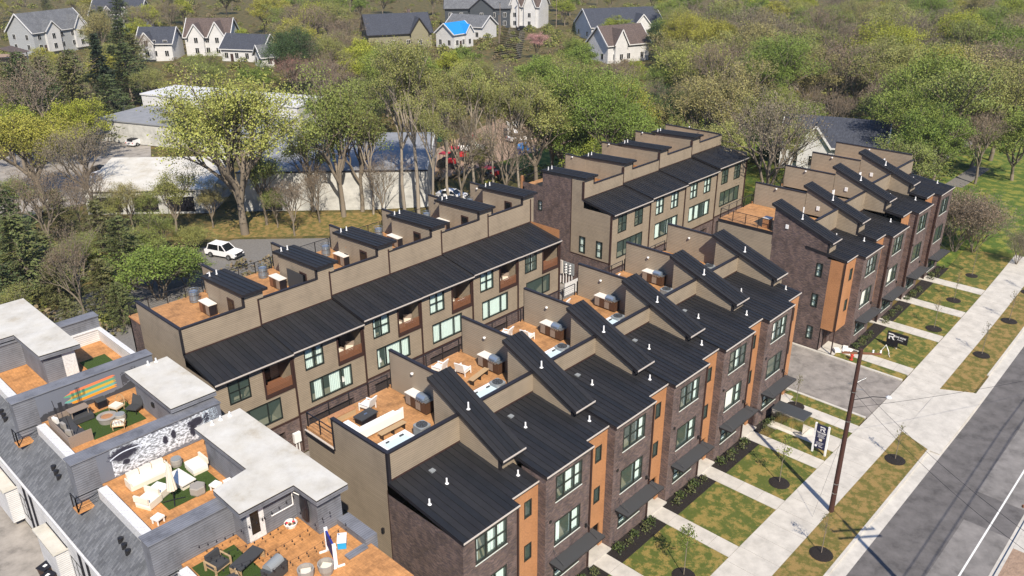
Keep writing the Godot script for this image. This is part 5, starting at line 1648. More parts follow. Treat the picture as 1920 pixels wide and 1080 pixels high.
func r_logo(par: Node, at: Vector3, s: float, turn: float):   # a square R with an open back
	var m := MB.new()
	var z0 := 0.0
	var z1 := 0.014
	m.box(-0.5 * s, -0.22 * s, 0.28 * s, 0.5 * s, z0, z1)
	m.box(-0.22 * s, 0.28 * s, 0.32 * s, 0.5 * s, z0, z1)
	m.box(0.28 * s, 0.48 * s, 0.02 * s, 0.42 * s, z0, z1)
	m.box(-0.30 * s, 0.36 * s, -0.10 * s, 0.06 * s, z0, z1)
	m.box(-0.42 * s, -0.22 * s, -0.5 * s, 0.06 * s, z0, z1)
	m.hexa([Vector3(0.30 * s, -0.5 * s, z0), Vector3(0.30 * s, -0.5 * s, z1), Vector3(0.54 * s, -0.5 * s, z1), Vector3(0.54 * s, -0.5 * s, z0), Vector3(0.02 * s, -0.10 * s, z0), Vector3(0.02 * s, -0.10 * s, z1), Vector3(0.26 * s, -0.10 * s, z1), Vector3(0.26 * s, -0.10 * s, z0)])
	var o := part(par, "logo", m, M.print_white)
	o.position = at
	o.rotation.y = turn

func utility_pole(label: String, at: Vector3, h: float, arm: Vector3, arm_h: float) -> Node3D:
	var o := thing("utility_pole", label, "utility pole", at)
	var m := MB.new()
	m.tube(Vector3(0, -0.1, 0), Vector3(0, h, 0), 0.19, 0.13, 12, true)
	part(o, "pole", m, M.pole_wood)
	for q in [0.0, 0.75]:
		var c := MB.new()
		c.bar(Vector3(0, arm_h - q, 0) - arm + Vector3(0.16, 0, 0), Vector3(0, arm_h - q, 0) + arm + Vector3(0.16, 0, 0), 0.1, 0.13)
		if q == 0.0 or at.x < 25: part(o, "crossarm", c, M.red_wood)
	for k in [-1.0, -0.6, 0.6, 1.0]:
		var i := MB.new()
		i.lathe([Vector2(0.03, 0.0), Vector2(0.07, 0.05), Vector2(0.04, 0.12), Vector2(0.07, 0.17), Vector2(0.0, 0.24)], Vector3(0.16, arm_h + 0.06, 0) + arm * k * 0.95, 8)
		part(o, "insulator", i, M.white_plastic)
	for y in [1.6, 2.4, h - 3.2, h - 5.5]:
		var b := MB.new()
		b.tube(Vector3(0, y, 0), Vector3(0, y + 0.06, 0), 0.19, 0.19, 12)
		part(o, "band", b, M.steel)
	return o

func wire(label: String, a: Vector3, b: Vector3, sag: float, r := 0.014, group := ""):
	var m := MB.new()
	for i in 16:
		var t := i / 16.0
		var u := (i + 1) / 16.0
		m.tube(a.lerp(b, t) - Vector3.UP * sag * 4 * t * (1 - t), a.lerp(b, u) - Vector3.UP * sag * 4 * u * (1 - u), r, r, 4)
	var o := part(self, "overhead_wire", m, M.near_black)
	tag(o, label, "wire", group)

func shrub_mesh(seed_: int, n: int, r: float, h: float, leaf: float, tones: Array) -> ArrayMesh:
	var rng := RandomNumberGenerator.new()
	rng.seed = seed_
	var m := MB.new()
	for i in n:
		var d := Vector3(rng.randfn(0, 0.45), 0, rng.randfn(0, 0.45)) * r
		d.y = rng.randf() * h * clampf(1.2 - d.length() / r * 0.6, 0.2, 1.0)
		leaf_at(m, d, leaf * rng.randf_range(0.7, 1.3), rng, tones[rng.randi() % tones.size()])
	return m.mesh()

func leaf_at(m: MB, p: Vector3, s: float, rng: RandomNumberGenerator, c: Color):
	var a := Vector3(rng.randf_range(-1, 1), rng.randf_range(-1, 1), rng.randf_range(-1, 1)).normalized()
	var b := a.cross(Vector3(rng.randf_range(-1, 1), rng.randf_range(-1, 1), rng.randf_range(-1, 1))).normalized()
	m.tint = c
	m.tri(p - a * s * 0.5, p + b * s * 0.42, p + a * s * 0.5)
	m.tri(p - a * s * 0.5, p + a * s * 0.5, p - b * s * 0.42)

func leaf_material(key: String, c: Color, glow := 0.35) -> StandardMaterial3D:
	var m := mat(key, c, 0.75)
	m.vertex_color_use_as_albedo = true
	m.backlight_enabled = true
	m.backlight = Color(glow, glow, glow * 0.8)
	return m

func street_things():
	leaf_material("leaf_plain", Color.WHITE)
	# poles and wires
	var dirv := Vector3(0.93, 0, -0.36)
	var p := utility_pole("tall red-brown utility pole between pavement and verge", Vector3(27.1, 0, 9.3), 13.1, Vector3(0.75, 0, 1.0), 12.75)
	var lamp := thing("street_lamp", "slim street lamp arm reaching over the pavement from the pole", "street lamp", Vector3(27.1, 8.9, 9.3))
	var am := MB.new()
	am.tube(Vector3(0.12, 0.3, 0), Vector3(1.2, 0.45, 0.9), 0.03, 0.03, 6)
	am.tube(Vector3(1.2, 0.45, 0.9), Vector3(2.0, 0.3, 1.6), 0.03, 0.025, 6)
	part(lamp, "arm", am, M.black_metal)
	var hd := MB.new()
	hd.lathe([Vector2(0.0, -0.1), Vector2(0.16, -0.08), Vector2(0.2, 0.0), Vector2(0.09, 0.1), Vector2(0.0, 0.12)], Vector3(2.1, 0.3, 1.66), 10)
	part(lamp, "lamp_head", hd, M.white_plastic)
	var br := MB.new()
	for q in [[Vector3(0.1, 1.6, 0), Vector3(0.75, 1.9, 0.4)], [Vector3(0.1, 1.5, 0), Vector3(-0.5, 1.75, -0.3)], [Vector3(0.1, 1.2, 0), Vector3(0.6, 1.05, 0.45)]]: br.tube(q[0], q[1], 0.025, 0.02, 5)
	part(p, "bracket", br, M.steel).position = Vector3(0, 8.9, 0)
	utility_pole("utility pole across the street, whose shadow falls on the verge", Vector3(19.3, -0.1, 22.2), 14.0, Vector3(1.2, 0, 1.05), 12.9)
	wire("wire from the red-brown pole over the road, the higher one", Vector3(27.1, 10.7, 9.3), Vector3(19.5, 9.6, 22.2), 0.5, 0.014, "wires over the road")
	wire("wire from the red-brown pole over the road, the lower one", Vector3(27.1, 9.9, 9.3), Vector3(19.5, 8.6, 22.2), 0.6, 0.014, "wires over the road")
	wire("service wire from the red-brown pole towards the far kerb", Vector3(27.2, 8.6, 9.3), Vector3(60, 8.5, 27.0), 0.8, 0.014, "wires over the road")
	for q in [["first", 26.6], ["second", 27.5]]: wire("%s of two wires along the far side of the street" % q[0], Vector3(-60, 12.2, q[1]), Vector3(150, 14.0, q[1] - 2.0), 0.8, 0.04, "wires along the far side of the street")
	var guy := MB.new()
	guy.tube(Vector3(27.0, 6.5, 9.2), Vector3(25.6, 0.0, 8.6), 0.012, 0.012, 4)
	tag(part(self, "guy_wire", guy, M.steel), "thin guy wire anchoring the red-brown pole to the ground", "wire")
	# signs
	var sg := thing("sign_board", "navy and white upright sign board between two white posts", "sign", Vector3(33.2, 0, 5.55))
	for z in [-0.52, 0.52]: bx(sg, "post", M.white_plastic, -0.06, 0.06, 0.0, 2.68, z - 0.07, z + 0.07)
	bx(sg, "panel", M.navy, -0.03, 0.03, 0.45, 2.62, -0.45, 0.45)
	r_logo(sg, Vector3(-0.036, 2.28, 0.05), 0.42, -PI / 2)
	text_mesh(sg, "lettering", "THE ROW", 0.17, Vector3(-0.04, 1.92, 0), -PI / 2, M.print_white)
	for k in 5:
		bx(sg, "text_line", M.print_white, -0.038, -0.03, 1.76 - k * 0.07, 1.775 - k * 0.07, -0.30 + 0.05 * (k % 2), 0.30 - 0.04 * (k % 3))
	bx(sg, "photo_print", M.cream_fabric, -0.04, -0.03, 1.18, 1.38, -0.12, 0.12)
	for k in 4: bx(sg, "text_line", M.print_white, -0.038, -0.03, 1.02 - k * 0.09, 1.035 - k * 0.09, -0.32, 0.28 - 0.05 * k)
	var sl := MB.new()
	sl.tube(Vector3(-0.045, 0.66, -0.3), Vector3(-0.03, 0.66, -0.3), 0.10, 0.10, 12, true)
	part(sg, "seal_print", sl, M.print_white)
	text_mesh(sg, "lettering", "OFFICE", 0.09, Vector3(-0.04, 0.66, 0.08), -PI / 2, M.print_white)
	var hs := thing("sign_board", "wide black sign with a white R, low over the lawn beyond the driveway", "sign", Vector3(54.4, 0.37, 3.6))
	bx(hs, "panel", M.near_black, -0.04, 0.04, 0.68, 1.68, -0.98, 0.98)
	bx(hs, "lower_panel", M.near_black, -0.03, 0.03, 0.2, 0.66, -0.95, 0.15)
	for z in [-0.9, 0.05]: bx(hs, "post", M.white_plastic, 0.04, 0.1, 0.0, 1.6, z - 0.04, z + 0.04)
	r_logo(hs, Vector3(-0.046, 1.2, -0.55), 0.6, -PI / 2)
	text_mesh(hs, "lettering", "THE ROW", 0.24, Vector3(-0.05, 1.30, 0.28), -PI / 2, M.print_white)
	text_mesh(hs, "lettering", "FOR SALE", 0.13, Vector3(-0.05, 1.04, 0.28), -PI / 2, M.print_white, "Droid Sans", false)
	var st := thing("easel", "white tripod easel lying beside the black sign", "easel", Vector3(53.4, 0.32, 3.3))
	st.scale = Vector3.ONE * 0.75
	for q in [[Vector3(0, 0.9, -0.4), Vector3(-0.3, 0.0, -0.8)], [Vector3(0, 0.9, -0.4), Vector3(-0.4, 0.0, 0.3)], [Vector3(0, 0.9, -0.4), Vector3(0.3, 0.0, 0.0)], [Vector3(-0.5, 0.05, 0.2), Vector3(-1.3, 0.02, 0.7)]]:
		var m := MB.new()
		m.bar(q[0], q[1], 0.05, 0.05)
		part(st, "leg", m, M.white_plastic)
	put("hydrant", func(q):
		var m := MB.new()
		m.lathe([Vector2(0.18, 0.0), Vector2(0.18, 0.06), Vector2(0.12, 0.08), Vector2(0.12, 0.55), Vector2(0.17, 0.57), Vector2(0.17, 0.62), Vector2(0.12, 0.74), Vector2(0.04, 0.80), Vector2(0.0, 0.84)], Vector3.ZERO, 12)
		part(q, "body", m, M.hydrant_red)
		for t in [0.0, PI / 2, PI]:
			var c := MB.new()
			c.tube(Vector3(0, 0.44, 0), Vector3(cos(t), 0.0, sin(t)) * 0.22 + Vector3(0, 0.44, 0), 0.06, 0.06, 8, true)
			part(q, "nozzle", c, M.hydrant_red), "red fire hydrant beside the driveway kerb", "hydrant", Vector3(49.8, 0.12, 1.2))
	var db := thing("wrapped_pallet", "white wrapped bundles dumped on the walk beside the hydrant", "bundle", Vector3(50.9, 0.2, 0.4))
	for q in [[0.0, 0.0, 0.0, 0.6], [0.55, -0.5, 0.3, 0.45], [-0.5, -0.9, 0.7, 0.5], [0.3, 0.55, 0.2, 0.35]]:
		var m := MB.new()
		m.obox(Vector3(q[0], q[3] * 0.25, q[1]), Vector3(q[3] * 1.3, q[3] * 0.5, q[3]), Basis(Vector3.UP, q[2]))
		part(db, "bundle", m, M.white_fabric if q[3] > 0.4 else M.ac_dark)
	# mirrored box
	var mb := thing("steel_box", "mirror bright steel box with a dark lid on the front lawn", "utility box", Vector3(35.35, 0.0, 2.05))
	bx(mb, "body", M.mirror_steel, -0.68, 0.68, 0.02, 1.42, -1.4, 1.4)
	var ld := MB.new()
	ld.hexa([Vector3(-0.74, 1.422, -1.45), Vector3(-0.74, 1.422, 1.45), Vector3(0.74, 1.422, 1.45), Vector3(0.74, 1.422, -1.45), Vector3(-0.70, 1.50, -1.42), Vector3(-0.70, 1.50, 1.42), Vector3(0.70, 1.56, 1.42), Vector3(0.70, 1.56, -1.42)])
	part(mb, "lid", ld, M.ac_dark)
	for z in [-0.46, 0.46]: bx(mb, "door_seam", M.ac_dark, -0.684, -0.68, 0.1, 1.35, z - 0.008, z + 0.008)
	bx(mb, "handle", M.black_metal, -0.72, -0.684, 0.6, 0.85, -0.06, -0.03)
	# bins behind the grey houses
	for q in [["brown wheeled bin with its lid open, nearer the white wall", -13.75, -24.9], ["brown wheeled bin standing out on the drive", -13.95, -23.9]]: put("wheelie_bin", func(n):
		var b := MB.new()
		b.hexa([Vector3(-0.28, 0.08, -0.28), Vector3(-0.28, 0.08, 0.28), Vector3(0.28, 0.08, 0.28), Vector3(0.28, 0.08, -0.28), Vector3(-0.36, 1.0, -0.36), Vector3(-0.36, 1.0, 0.36), Vector3(0.36, 1.0, 0.36), Vector3(0.36, 1.0, -0.36)])
		part(n, "body", b, M.brown_plastic)
		bx(n, "lid", M.near_black, -0.40, 0.38, 1.0, 1.08, -0.38, 0.38)
		bx(n, "label_plate", M.white_plastic, -0.12, 0.12, 1.081, 1.09, -0.1, 0.1)
		for z in [-0.26, 0.26]:
			var w := MB.new()
			w.tube(Vector3(0.3, 0.13, z - 0.04), Vector3(0.3, 0.13, z + 0.04), 0.13, 0.13, 10, true)
			part(n, "wheel", w, M.tyre), q[0], "bin", Vector3(q[1], -0.12, q[2]), 0.35, "brown wheeled bins")
	# meters on the end wall in the courtyard gap
	var mt := thing("meter_bank", "grey bank of electricity meters on the courtyard end wall", "meters", Vector3(45.4, 0.5, -30.6))
	bx(mt, "backing", M.ac_grey, -0.12, 0.0, 0.9, 2.3, -1.2, 1.1)
	bx(mt, "cabinet", M.drip_edge, -0.3, -0.12, 0.8, 2.4, -1.2, -0.5)
	for i in 2:
		for j in 4:
			var c := MB.new()
			c.tube(Vector3(-0.12, 1.05 + j * 0.33, 0.0 + i * 0.6), Vector3(-0.26, 1.05 + j * 0.33, 0.0 + i * 0.6), 0.11, 0.11, 10, true)
			part(mt, "meter", c, M.white_plastic)
	for i in 5: bx(mt, "conduit", M.white_plastic, -0.1, -0.02, -0.5, 0.9, -0.9 + i * 0.42, -0.82 + i * 0.42)
	var fn := thing("slat_fence", "pale slat fence closing the courtyard gap below the meters", "fence", Vector3(44.6, 0, -28.4))
	for k in 10: bx(fn, "slat", M.white_trim, -2.2, 0.4, 0.1 + k * 0.16, 0.22 + k * 0.16, -0.02, 0.02)
	for x in [-2.2, -0.9, 0.35]: bx(fn, "post", M.ac_grey, x, x + 0.08, 0.0, 1.75, -0.10, -0.02)
	var wb := thing("wall_box", "pale grey electricity box on the second rear townhouse", "utility box", Vector3(4.95, 1.3, -24.5))
	bx(wb, "box", M.white_plastic, -0.3, 0.3, 0.0, 0.85, -0.05, 0.2)
	for x in [-0.15, 0.1]: bx(wb, "conduit", M.white_plastic, x, x + 0.07, -1.3, 0.0, 0.0, 0.08)
	# planting: shrubs in the beds, saplings in lawn and verge
	var sm := [shrub_mesh(61, 130, 0.42, 0.55, 0.13, [Color(0.06, 0.09, 0.02), Color(0.09, 0.12, 0.03), Color(0.05, 0.07, 0.03)]), shrub_mesh(62, 110, 0.36, 0.75, 0.12, [Color(0.10, 0.12, 0.04), Color(0.07, 0.09, 0.03), Color(0.13, 0.13, 0.05)])]
	var pos := ["first", "second", "third", "fourth", "fifth"]
	for k in 10:
		var x0 := -0.1 + 6.65 * k if k < 6 else 52.0 + 6.65 * (k - 6)
		for i in 5:
			var o := part_mesh(self, "bed_shrub", sm[(k + i) % 2], M.leaf_plain)
			o.position = Vector3(x0 + 0.35 + i * 0.92, gy(x0), 0.55 + 0.25 * ((i * 3 + k) % 2))
			o.rotation.y = i * 1.7 + k
			o.scale = Vector3.ONE * (0.8 + 0.08 * ((i + k * 2) % 5))
			tag(o, "%s small shrub by the %s, counted from the grey terraces" % [pos[i], ["first street house", "second street house", "third street house", "fourth street house", "fifth street house", "sixth street house", "first house past driveway", "second house past driveway", "third house past driveway", "last house past driveway"][k]], "shrub", "shrubs in the mulch beds")
	var trees := [[Vector3(14.4, 0, 5.1), 4.3, 2, "leafy lawn sapling, upright and full, before the second street house"], [Vector3(27.6, 0, 5.05), 4.4, 1, "thin green lawn sapling with a round mulch ring, beside the pole"], [Vector3(22.4, 0, 10.7), 3.4, 0, "nearly bare verge sapling, the one nearest the road corner"], [Vector3(36.5, 0, 10.3), 3.2, 0, "nearly bare verge sapling between pole and driveway apron"], [Vector3(58.4, 0.55, 10.2), 3.4, 0, "bare verge sapling just past the driveway apron"], [Vector3(67.2, 1.0, 10.2), 3.3, 0, "second bare verge sapling past the driveway apron"], [Vector3(75.4, 1.4, 9.9), 3.3, 0, "third bare verge sapling past the driveway apron"],
		[Vector3(60.8, 0.7, 5.0), 3.6, 0, "bare lawn sapling before the first house past the driveway"], [Vector3(68.6, 1.05, 4.4), 3.4, 0, "bare lawn sapling before the second house past the driveway"], [Vector3(76.2, 1.4, 3.9), 3.8, 1, "thin green lawn sapling before the last house past the driveway"], [Vector3(38.6, 0.0, 1.0), 3.0, 0, "bare little sapling between driveway kerb and front walk"], [Vector3(1.2, 0, 4.6), 4.0, 1, "thin green lawn sapling before the first street house"]]
	for q in trees: sapling(q[0], q[1], q[2], q[3])

func sapling(at: Vector3, h: float, full: int, label: String):
	var o := thing("sapling", label, "young tree", at, 0.0, "saplings along the street")
	var rng := RandomNumberGenerator.new()
	rng.seed = int(at.x * 37 + at.z * 11)
	var ring := MB.new()
	ring.lathe([Vector2(0.78, 0.0), Vector2(0.6, 0.07), Vector2(0.3, 0.11), Vector2(0.0, 0.12)], Vector3.ZERO, 16)
	part(o, "mulch_ring", ring, M.mulch)
	var t := MB.new()
	t.tube(Vector3.ZERO, Vector3(0.03, h * 0.55, 0.0), 0.035, 0.025, 6)
	t.tube(Vector3(0.03, h * 0.55, 0), Vector3(0.0, h, 0.04), 0.025, 0.008, 5)
	var l := MB.new()
	for i in 16:
		var y := h * rng.randf_range(0.42, 0.92)
		var a := rng.randf() * TAU
		var len := (h - y) * 0.35 + 0.25
		var e := Vector3(cos(a) * len * 0.6, y + len * 0.8, sin(a) * len * 0.6)
		t.tube(Vector3(0.02, y, 0), e, 0.012, 0.004, 4)
		for k in [5, 16, 40][full]:
			var p := Vector3(0.02, y, 0).lerp(e, rng.randf_range(0.25, 1.1)) + Vector3(rng.randfn(0, 0.09), rng.randfn(0, 0.1), rng.randfn(0, 0.09))
			leaf_at(l, p, rng.randf_range(0.06, 0.13), rng, [Color(0.16, 0.16, 0.06), Color(0.20, 0.24, 0.04), Color(0.15, 0.20, 0.035)][full].darkened(rng.randf() * 0.4))
	part(o, "trunk", t, M.bark)
	part(o, "crown", l, M.leaf_plain)

# ------------------------------------------------------------------ buildings in the background
# gable house: local x along the ridge, front at +z
func gable_house(label: String, at: Vector3, turn: float, w: float, d: float, h: float, rise: float, wall: Material, roof: Material, opt := {}) -> Node3D:
	var o := thing("house", label, "house", at, turn, "houses beyond the wood")
	var b := MB.new()
	b.box(-w / 2, w / 2, -1.0, h, -d / 2, d / 2)
	for x in [-w / 2, w / 2 - 0.2]: b.prism([Vector3(x, h, -d / 2), Vector3(x, h + rise - 0.1, 0), Vector3(x, h, d / 2)], Vector3(0.2, 0, 0))
	part(o, "wall", b, wall)
	var r := MB.new()
	var e := 0.5
	var drop := e * rise / (d / 2)
	for s in [-1, 1]:
		r.hexa([Vector3(-w / 2 - e, h - drop, s * (d / 2 + e)), Vector3(-w / 2 - e, h + rise, 0), Vector3(w / 2 + e, h + rise, 0), Vector3(w / 2 + e, h - drop, s * (d / 2 + e)), Vector3(-w / 2 - e, h - drop + 0.2, s * (d / 2 + e)), Vector3(-w / 2 - e, h + rise + 0.2, 0), Vector3(w / 2 + e, h + rise + 0.2, 0), Vector3(w / 2 + e, h - drop + 0.2, s * (d / 2 + e))])
	part(o, "roof", r, roof)
	var tr := MB.new()
	for x in [-w / 2 - e - 0.06, w / 2 + e - 0.06]:
		for s in [-1, 1]: tr.bar(Vector3(x + 0.06, h - drop + 0.1, s * (d / 2 + e)), Vector3(x + 0.06, h + rise + 0.12, 0), 0.16, 0.34)
	tr.box(-w / 2 - e, w / 2 + e, h - drop - 0.02, h - drop + 0.22, d / 2 + e - 0.02, d / 2 + e + 0.05)
	part(o, "white_trim", tr, M.white_trim if opt.get("trim", true) else M.black_trim)
	var n: int = opt.get("win", 4)
	for fl in int(opt.get("floors", 2)):
		for i in n:
			var x := -w / 2 + w * (i + 0.5) / n
			house_window(o, Vector3(x, 0.9 + fl * 2.9, d / 2 + 0.01), 0.0)
		for i in 2: house_window(o, Vector3(-w / 2 - 0.01, 0.9 + fl * 2.9, -d / 4 + i * d / 2), -PI / 2)
	bx(o, "front_door", M.brown_trim, -w / 2 + w * 0.5 / n + 1.2, -w / 2 + w * 0.5 / n + 2.1, 0, 2.1, d / 2, d / 2 + 0.05)
	for q in opt.get("gables", []):   # [x, width, height above the eave]: a cross gable on the front
		var g := MB.new()
		g.prism([Vector3(q[0] - q[1] / 2, 0, d / 2 + 0.8), Vector3(q[0] - q[1] / 2, h, d / 2 + 0.8), Vector3(q[0], h + q[2], d / 2 + 0.8), Vector3(q[0] + q[1] / 2, h, d / 2 + 0.8), Vector3(q[0] + q[1] / 2, 0, d / 2 + 0.8)], Vector3(0, 0, -0.8 - d / 4))
		part(o, "gable_wall", g, opt.get("gable_mat", wall))
		var gr := MB.new()
		for s in [-1, 1]: gr.hexa([Vector3(q[0] + s * (q[1] / 2 + 0.4), h - 0.35, d / 2 + 1.2), Vector3(q[0], h + q[2] + 0.05, d / 2 + 1.2), Vector3(q[0], h + q[2] + 0.05, 0.2), Vector3(q[0] + s * (q[1] / 2 + 0.4), h - 0.35, 0.2), Vector3(q[0] + s * (q[1] / 2 + 0.4), h - 0.15, d / 2 + 1.2), Vector3(q[0], h + q[2] + 0.25, d / 2 + 1.2), Vector3(q[0], h + q[2] + 0.25, 0.2), Vector3(q[0] + s * (q[1] / 2 + 0.4), h - 0.15, 0.2)])
		part(o, "gable_roof", gr, roof)
		var gt := MB.new()
		for s in [-1, 1]: gt.bar(Vector3(q[0] + s * (q[1] / 2 + 0.4), h - 0.25, d / 2 + 1.22), Vector3(q[0], h + q[2] + 0.15, d / 2 + 1.22), 0.1, 0.3)
		part(o, "gable_trim", gt, M.white_trim if opt.get("trim", true) else M.black_trim)
		for fl in int(opt.get("floors", 2)): house_window(o, Vector3(q[0], 0.9 + fl * 2.9, d / 2 + 0.82), 0.0)
	if opt.get("chimney", false): bx(o, "chimney", M.brick, w * 0.2, w * 0.2 + 0.9, h + rise * 0.4, h + rise + 1.2, -0.9, -0.2)
	return o

func house_window(o: Node, at: Vector3, turn: float):
	var f := MB.new()
	f.box(-0.62, 0.62, -0.08, 1.6, 0.0, 0.05)
	var w := part(o, "window", f, M.white_trim)
	w.position = at
	w.rotation.y = turn
	for x in [-0.52, 0.04]: bx(w, "pane", M.car_glass, x, x + 0.48, 0.02, 1.5, 0.05, 0.07)

func background_buildings():
	var Y := 2.35
	var t := -0.8134
	gable_house("pale grey two storey house with white dormers, far behind the pines", Vector3(74, Y, -266), 0.35, 20, 11, 6.2, 5.0, M.pale_grey_siding, M.shingle, {"gables": [[-3.5, 5.0, 2.6], [6.5, 4.2, 3.4]], "gable_mat": M.white_siding, "win": 5})
	gable_house("grey house with twin white edged gables, behind the pale grey house", Vector3(110, Y, -296), t, 18, 11, 6.0, 4.6, M.pale_grey_siding, M.dark_shingle, {"gables": [[-2, 4.5, 3.0], [4, 4.5, 3.0]]})
	gable_house("house with a brown roof and white gables, over the big tree", Vector3(103, Y, -217), t, 13, 10, 5.6, 4.5, M.white_siding, M.brown_shingle, {"gables": [[-3, 4.5, 3.4], [3.2, 4.5, 4.0]], "win": 3})
	gable_house("low white house with a plain grey roof beside the big tree", Vector3(104, Y, -198), t - 0.25, 13, 9, 3.6, 3.4, M.white_siding, M.dark_shingle, {"floors": 1})
	gable_house("tiny white shed house with a steep grey roof", Vector3(100.5, Y, -184), t + 0.6, 4.2, 6, 3.0, 2.6, M.white_siding, M.shingle, {"floors": 1, "win": 1})
	gable_house("dark roofed cottage with a white gable, half lost among the pines", Vector3(89, Y, -222), t, 10, 9, 4.6, 3.8, M.white_siding, M.dark_shingle, {"gables": [[-2, 4, 2.8]], "win": 3})
	gable_house("olive cottage with a long dark brown roof in the wood", Vector3(150, Y, -188), t + 0.35, 20, 11, 4.6, 5.2, M.olive_siding, M.dark_shingle, {"gables": [[6, 5.5, 4.2]], "floors": 1, "trim": false, "chimney": true})
	gable_house("small white house under a bright blue roof cover", Vector3(162, Y, -174), t + 0.9, 9, 7.5, 4.4, 2.8, M.white_siding, M.tarp_blue, {"gables": [[2.0, 3.4, 2.2]], "floors": 1, "win": 3})
	gable_house("white house with a low grey roof behind the blue roof", Vector3(181, Y, -186), t - 0.5, 14, 10, 4.2, 3.0, M.white_siding, M.shingle, {"floors": 1})
	gable_house("long dark slate house with small white framed windows", Vector3(205, Y, -207), t, 24, 11, 7.0, 4.0, M.dark_siding, M.shingle, {"gables": [[1.5, 8.5, 3.4]], "win": 6, "trim": false})
	gable_house("tall white house with two steep gables by the far street", Vector3(218, Y, -194), t - 0.35, 13, 12, 7.6, 5.0, M.white_siding, M.brown_shingle, {"gables": [[-2.5, 3.8, 4.6], [3.2, 4.4, 5.6]], "win": 2})
	gable_house("wide grey roofed house behind the bright round tree", Vector3(216, Y, -150), t + 0.3, 26, 15, 4.2, 5.0, M.white_siding, M.dark_shingle, {"floors": 1, "gables": [[5, 7, 3.4]]})
	gable_house("white cottage with a brownish roof behind the wood, by the dark pine", Vector3(174, Y, -119), t + 0.5, 14, 10, 5.0, 4.4, M.white_siding, M.brown_shingle, {"gables": [[-3, 4, 3.8]], "win": 3, "floors": 1})
	gable_house("white house with a black roof beyond the end of the far street row", Vector3(108, Y, -27), -1.25, 15, 10, 4.0, 3.4, M.white_siding, M.dark_shingle, {"floors": 1, "win": 3, "gables": [[-2.5, 4.5, 3.0]]})
	# the long white hall behind the gravel drive
	var h := thing("hall", "long low white hall with a flat grey roof behind the trees", "hall", Vector3(44.4, 0, -72.4), deg_to_rad(-45.0))
	# local x runs to the picture's right along the front wall, local z towards the viewer
	var b := MB.new()
	b.box(-15, 12.5, -0.2, 5.6, -24, 0.0)
	part(h, "wall", b, M.dirty_white)
	bx(h, "roof", M.grey_roof, -14.7, 12.2, 5.602, 5.75, -23.7, -0.3)
	bx(h, "front_coping", M.near_black, -15.1, 12.6, 5.6, 5.78, -0.28, 0.1)
	for k in 9: bx(h, "wall_rib", M.dirty_white, -12.5 + k * 3.0, -12.4 + k * 3.0, 0.0, 5.5, 0.0, 0.05)
	bx(h, "roller_door", M.ac_dark, -11.8, -9.0, 0.0, 3.4, 0.002, 0.06)
	var wing := thing("hall", "lower white wing of the hall, with a pale sloping roof", "hall", Vector3(26, 0, -93.5), deg_to_rad(-45.0))
	bx(wing, "wall", M.dirty_white, -9, 9, -0.2, 3.4, -9, 2.5)
	var wr := MB.new()
	wr.hexa([Vector3(-9.4, 5.0, -9.4), Vector3(-9.4, 3.42, 2.9), Vector3(9.4, 3.42, 2.9), Vector3(9.4, 5.0, -9.4), Vector3(-9.4, 5.2, -9.4), Vector3(-9.4, 3.62, 2.9), Vector3(9.4, 3.62, 2.9), Vector3(9.4, 5.2, -9.4)])
	part(wing, "roof", wr, M.membrane)
	for k in 4: bx(wing, "pier", M.dirty_white, -8.5 + k * 5.2, -7.7 + k * 5.2, 0.0, 3.4, 2.5, 2.9)
	for k in 3: bx(wing, "dark_bay", M.near_black, -7.4 + k * 5.2, -3.9 + k * 5.2, 0.2, 2.4, 2.502, 2.56)
	var back := thing("hall", "white parapet wall of the farther hall, curved behind the big tree", "hall", Vector3(57, 0, -131), deg_to_rad(-68.0))
	bx(back, "wall", M.white_siding, -19, 19, 0, 6.2, -10, 0)
	bx(back, "coping", M.white_trim, -19.2, 19.2, 6.2, 6.5, -10.2, 0.2)
	bx(back, "lower_roof", M.grey_roof, -18, 19, 4.0, 4.2, 0.0, 14)
	bx(back, "lower_wall", M.dirty_white, -17.8, 18.8, 0.0, 3.98, 0.2, 13.8)
	var pf := thing("printed_fence", "lilac printed fence along the car park edge", "fence", Vector3(45.5, 0, -150.5), deg_to_rad(62.0))
	for k in 8: bx(pf, "fence_panel", M.lilac_print if k % 3 else M.white_trim, -12 + k * 3.0, -9.05 + k * 3.0, 0.2, 2.2, -0.04, 0.04)
	for k in 9: bx(pf, "post", M.ac_dark, -12.05 + k * 3.0, -11.95 + k * 3.0, 0.0, 2.3, -0.12, -0.04)
	var pg := thing("pergola", "white roofed open pergola at the picture's far edge", "pergola", Vector3(54, 2.3, -243), -0.8)
	for x in [-4.5, 4.3]:
		for z in [-2.5, 2.3]: bx(pg, "post", M.white_trim, x, x + 0.25, 0, 3.0, z, z + 0.25)
	var pr := MB.new()
	pr.prism([Vector3(-5.2, 3.0, -3.0), Vector3(0, 4.6, -3.0), Vector3(5.2, 3.0, -3.0), Vector3(4.9, 2.9, -3.0), Vector3(0, 4.3, -3.0), Vector3(-4.9, 2.9, -3.0)], Vector3(0, 0, 6.0))
	part(pg, "roof", pr, M.brown_shingle)
	var gs := thing("garden_slope", "rust brown garden bank below the pale grey house", "garden bank", Vector3(53, 2.3, -254), -0.8)
	bx(gs, "bank", M.bare_dirt, -9, 7, -0.5, 1.0, -5, 5)
	bx(gs, "retaining_wall", M.grey_wood, -9, 7, -0.5, 1.4, 5, 5.3)
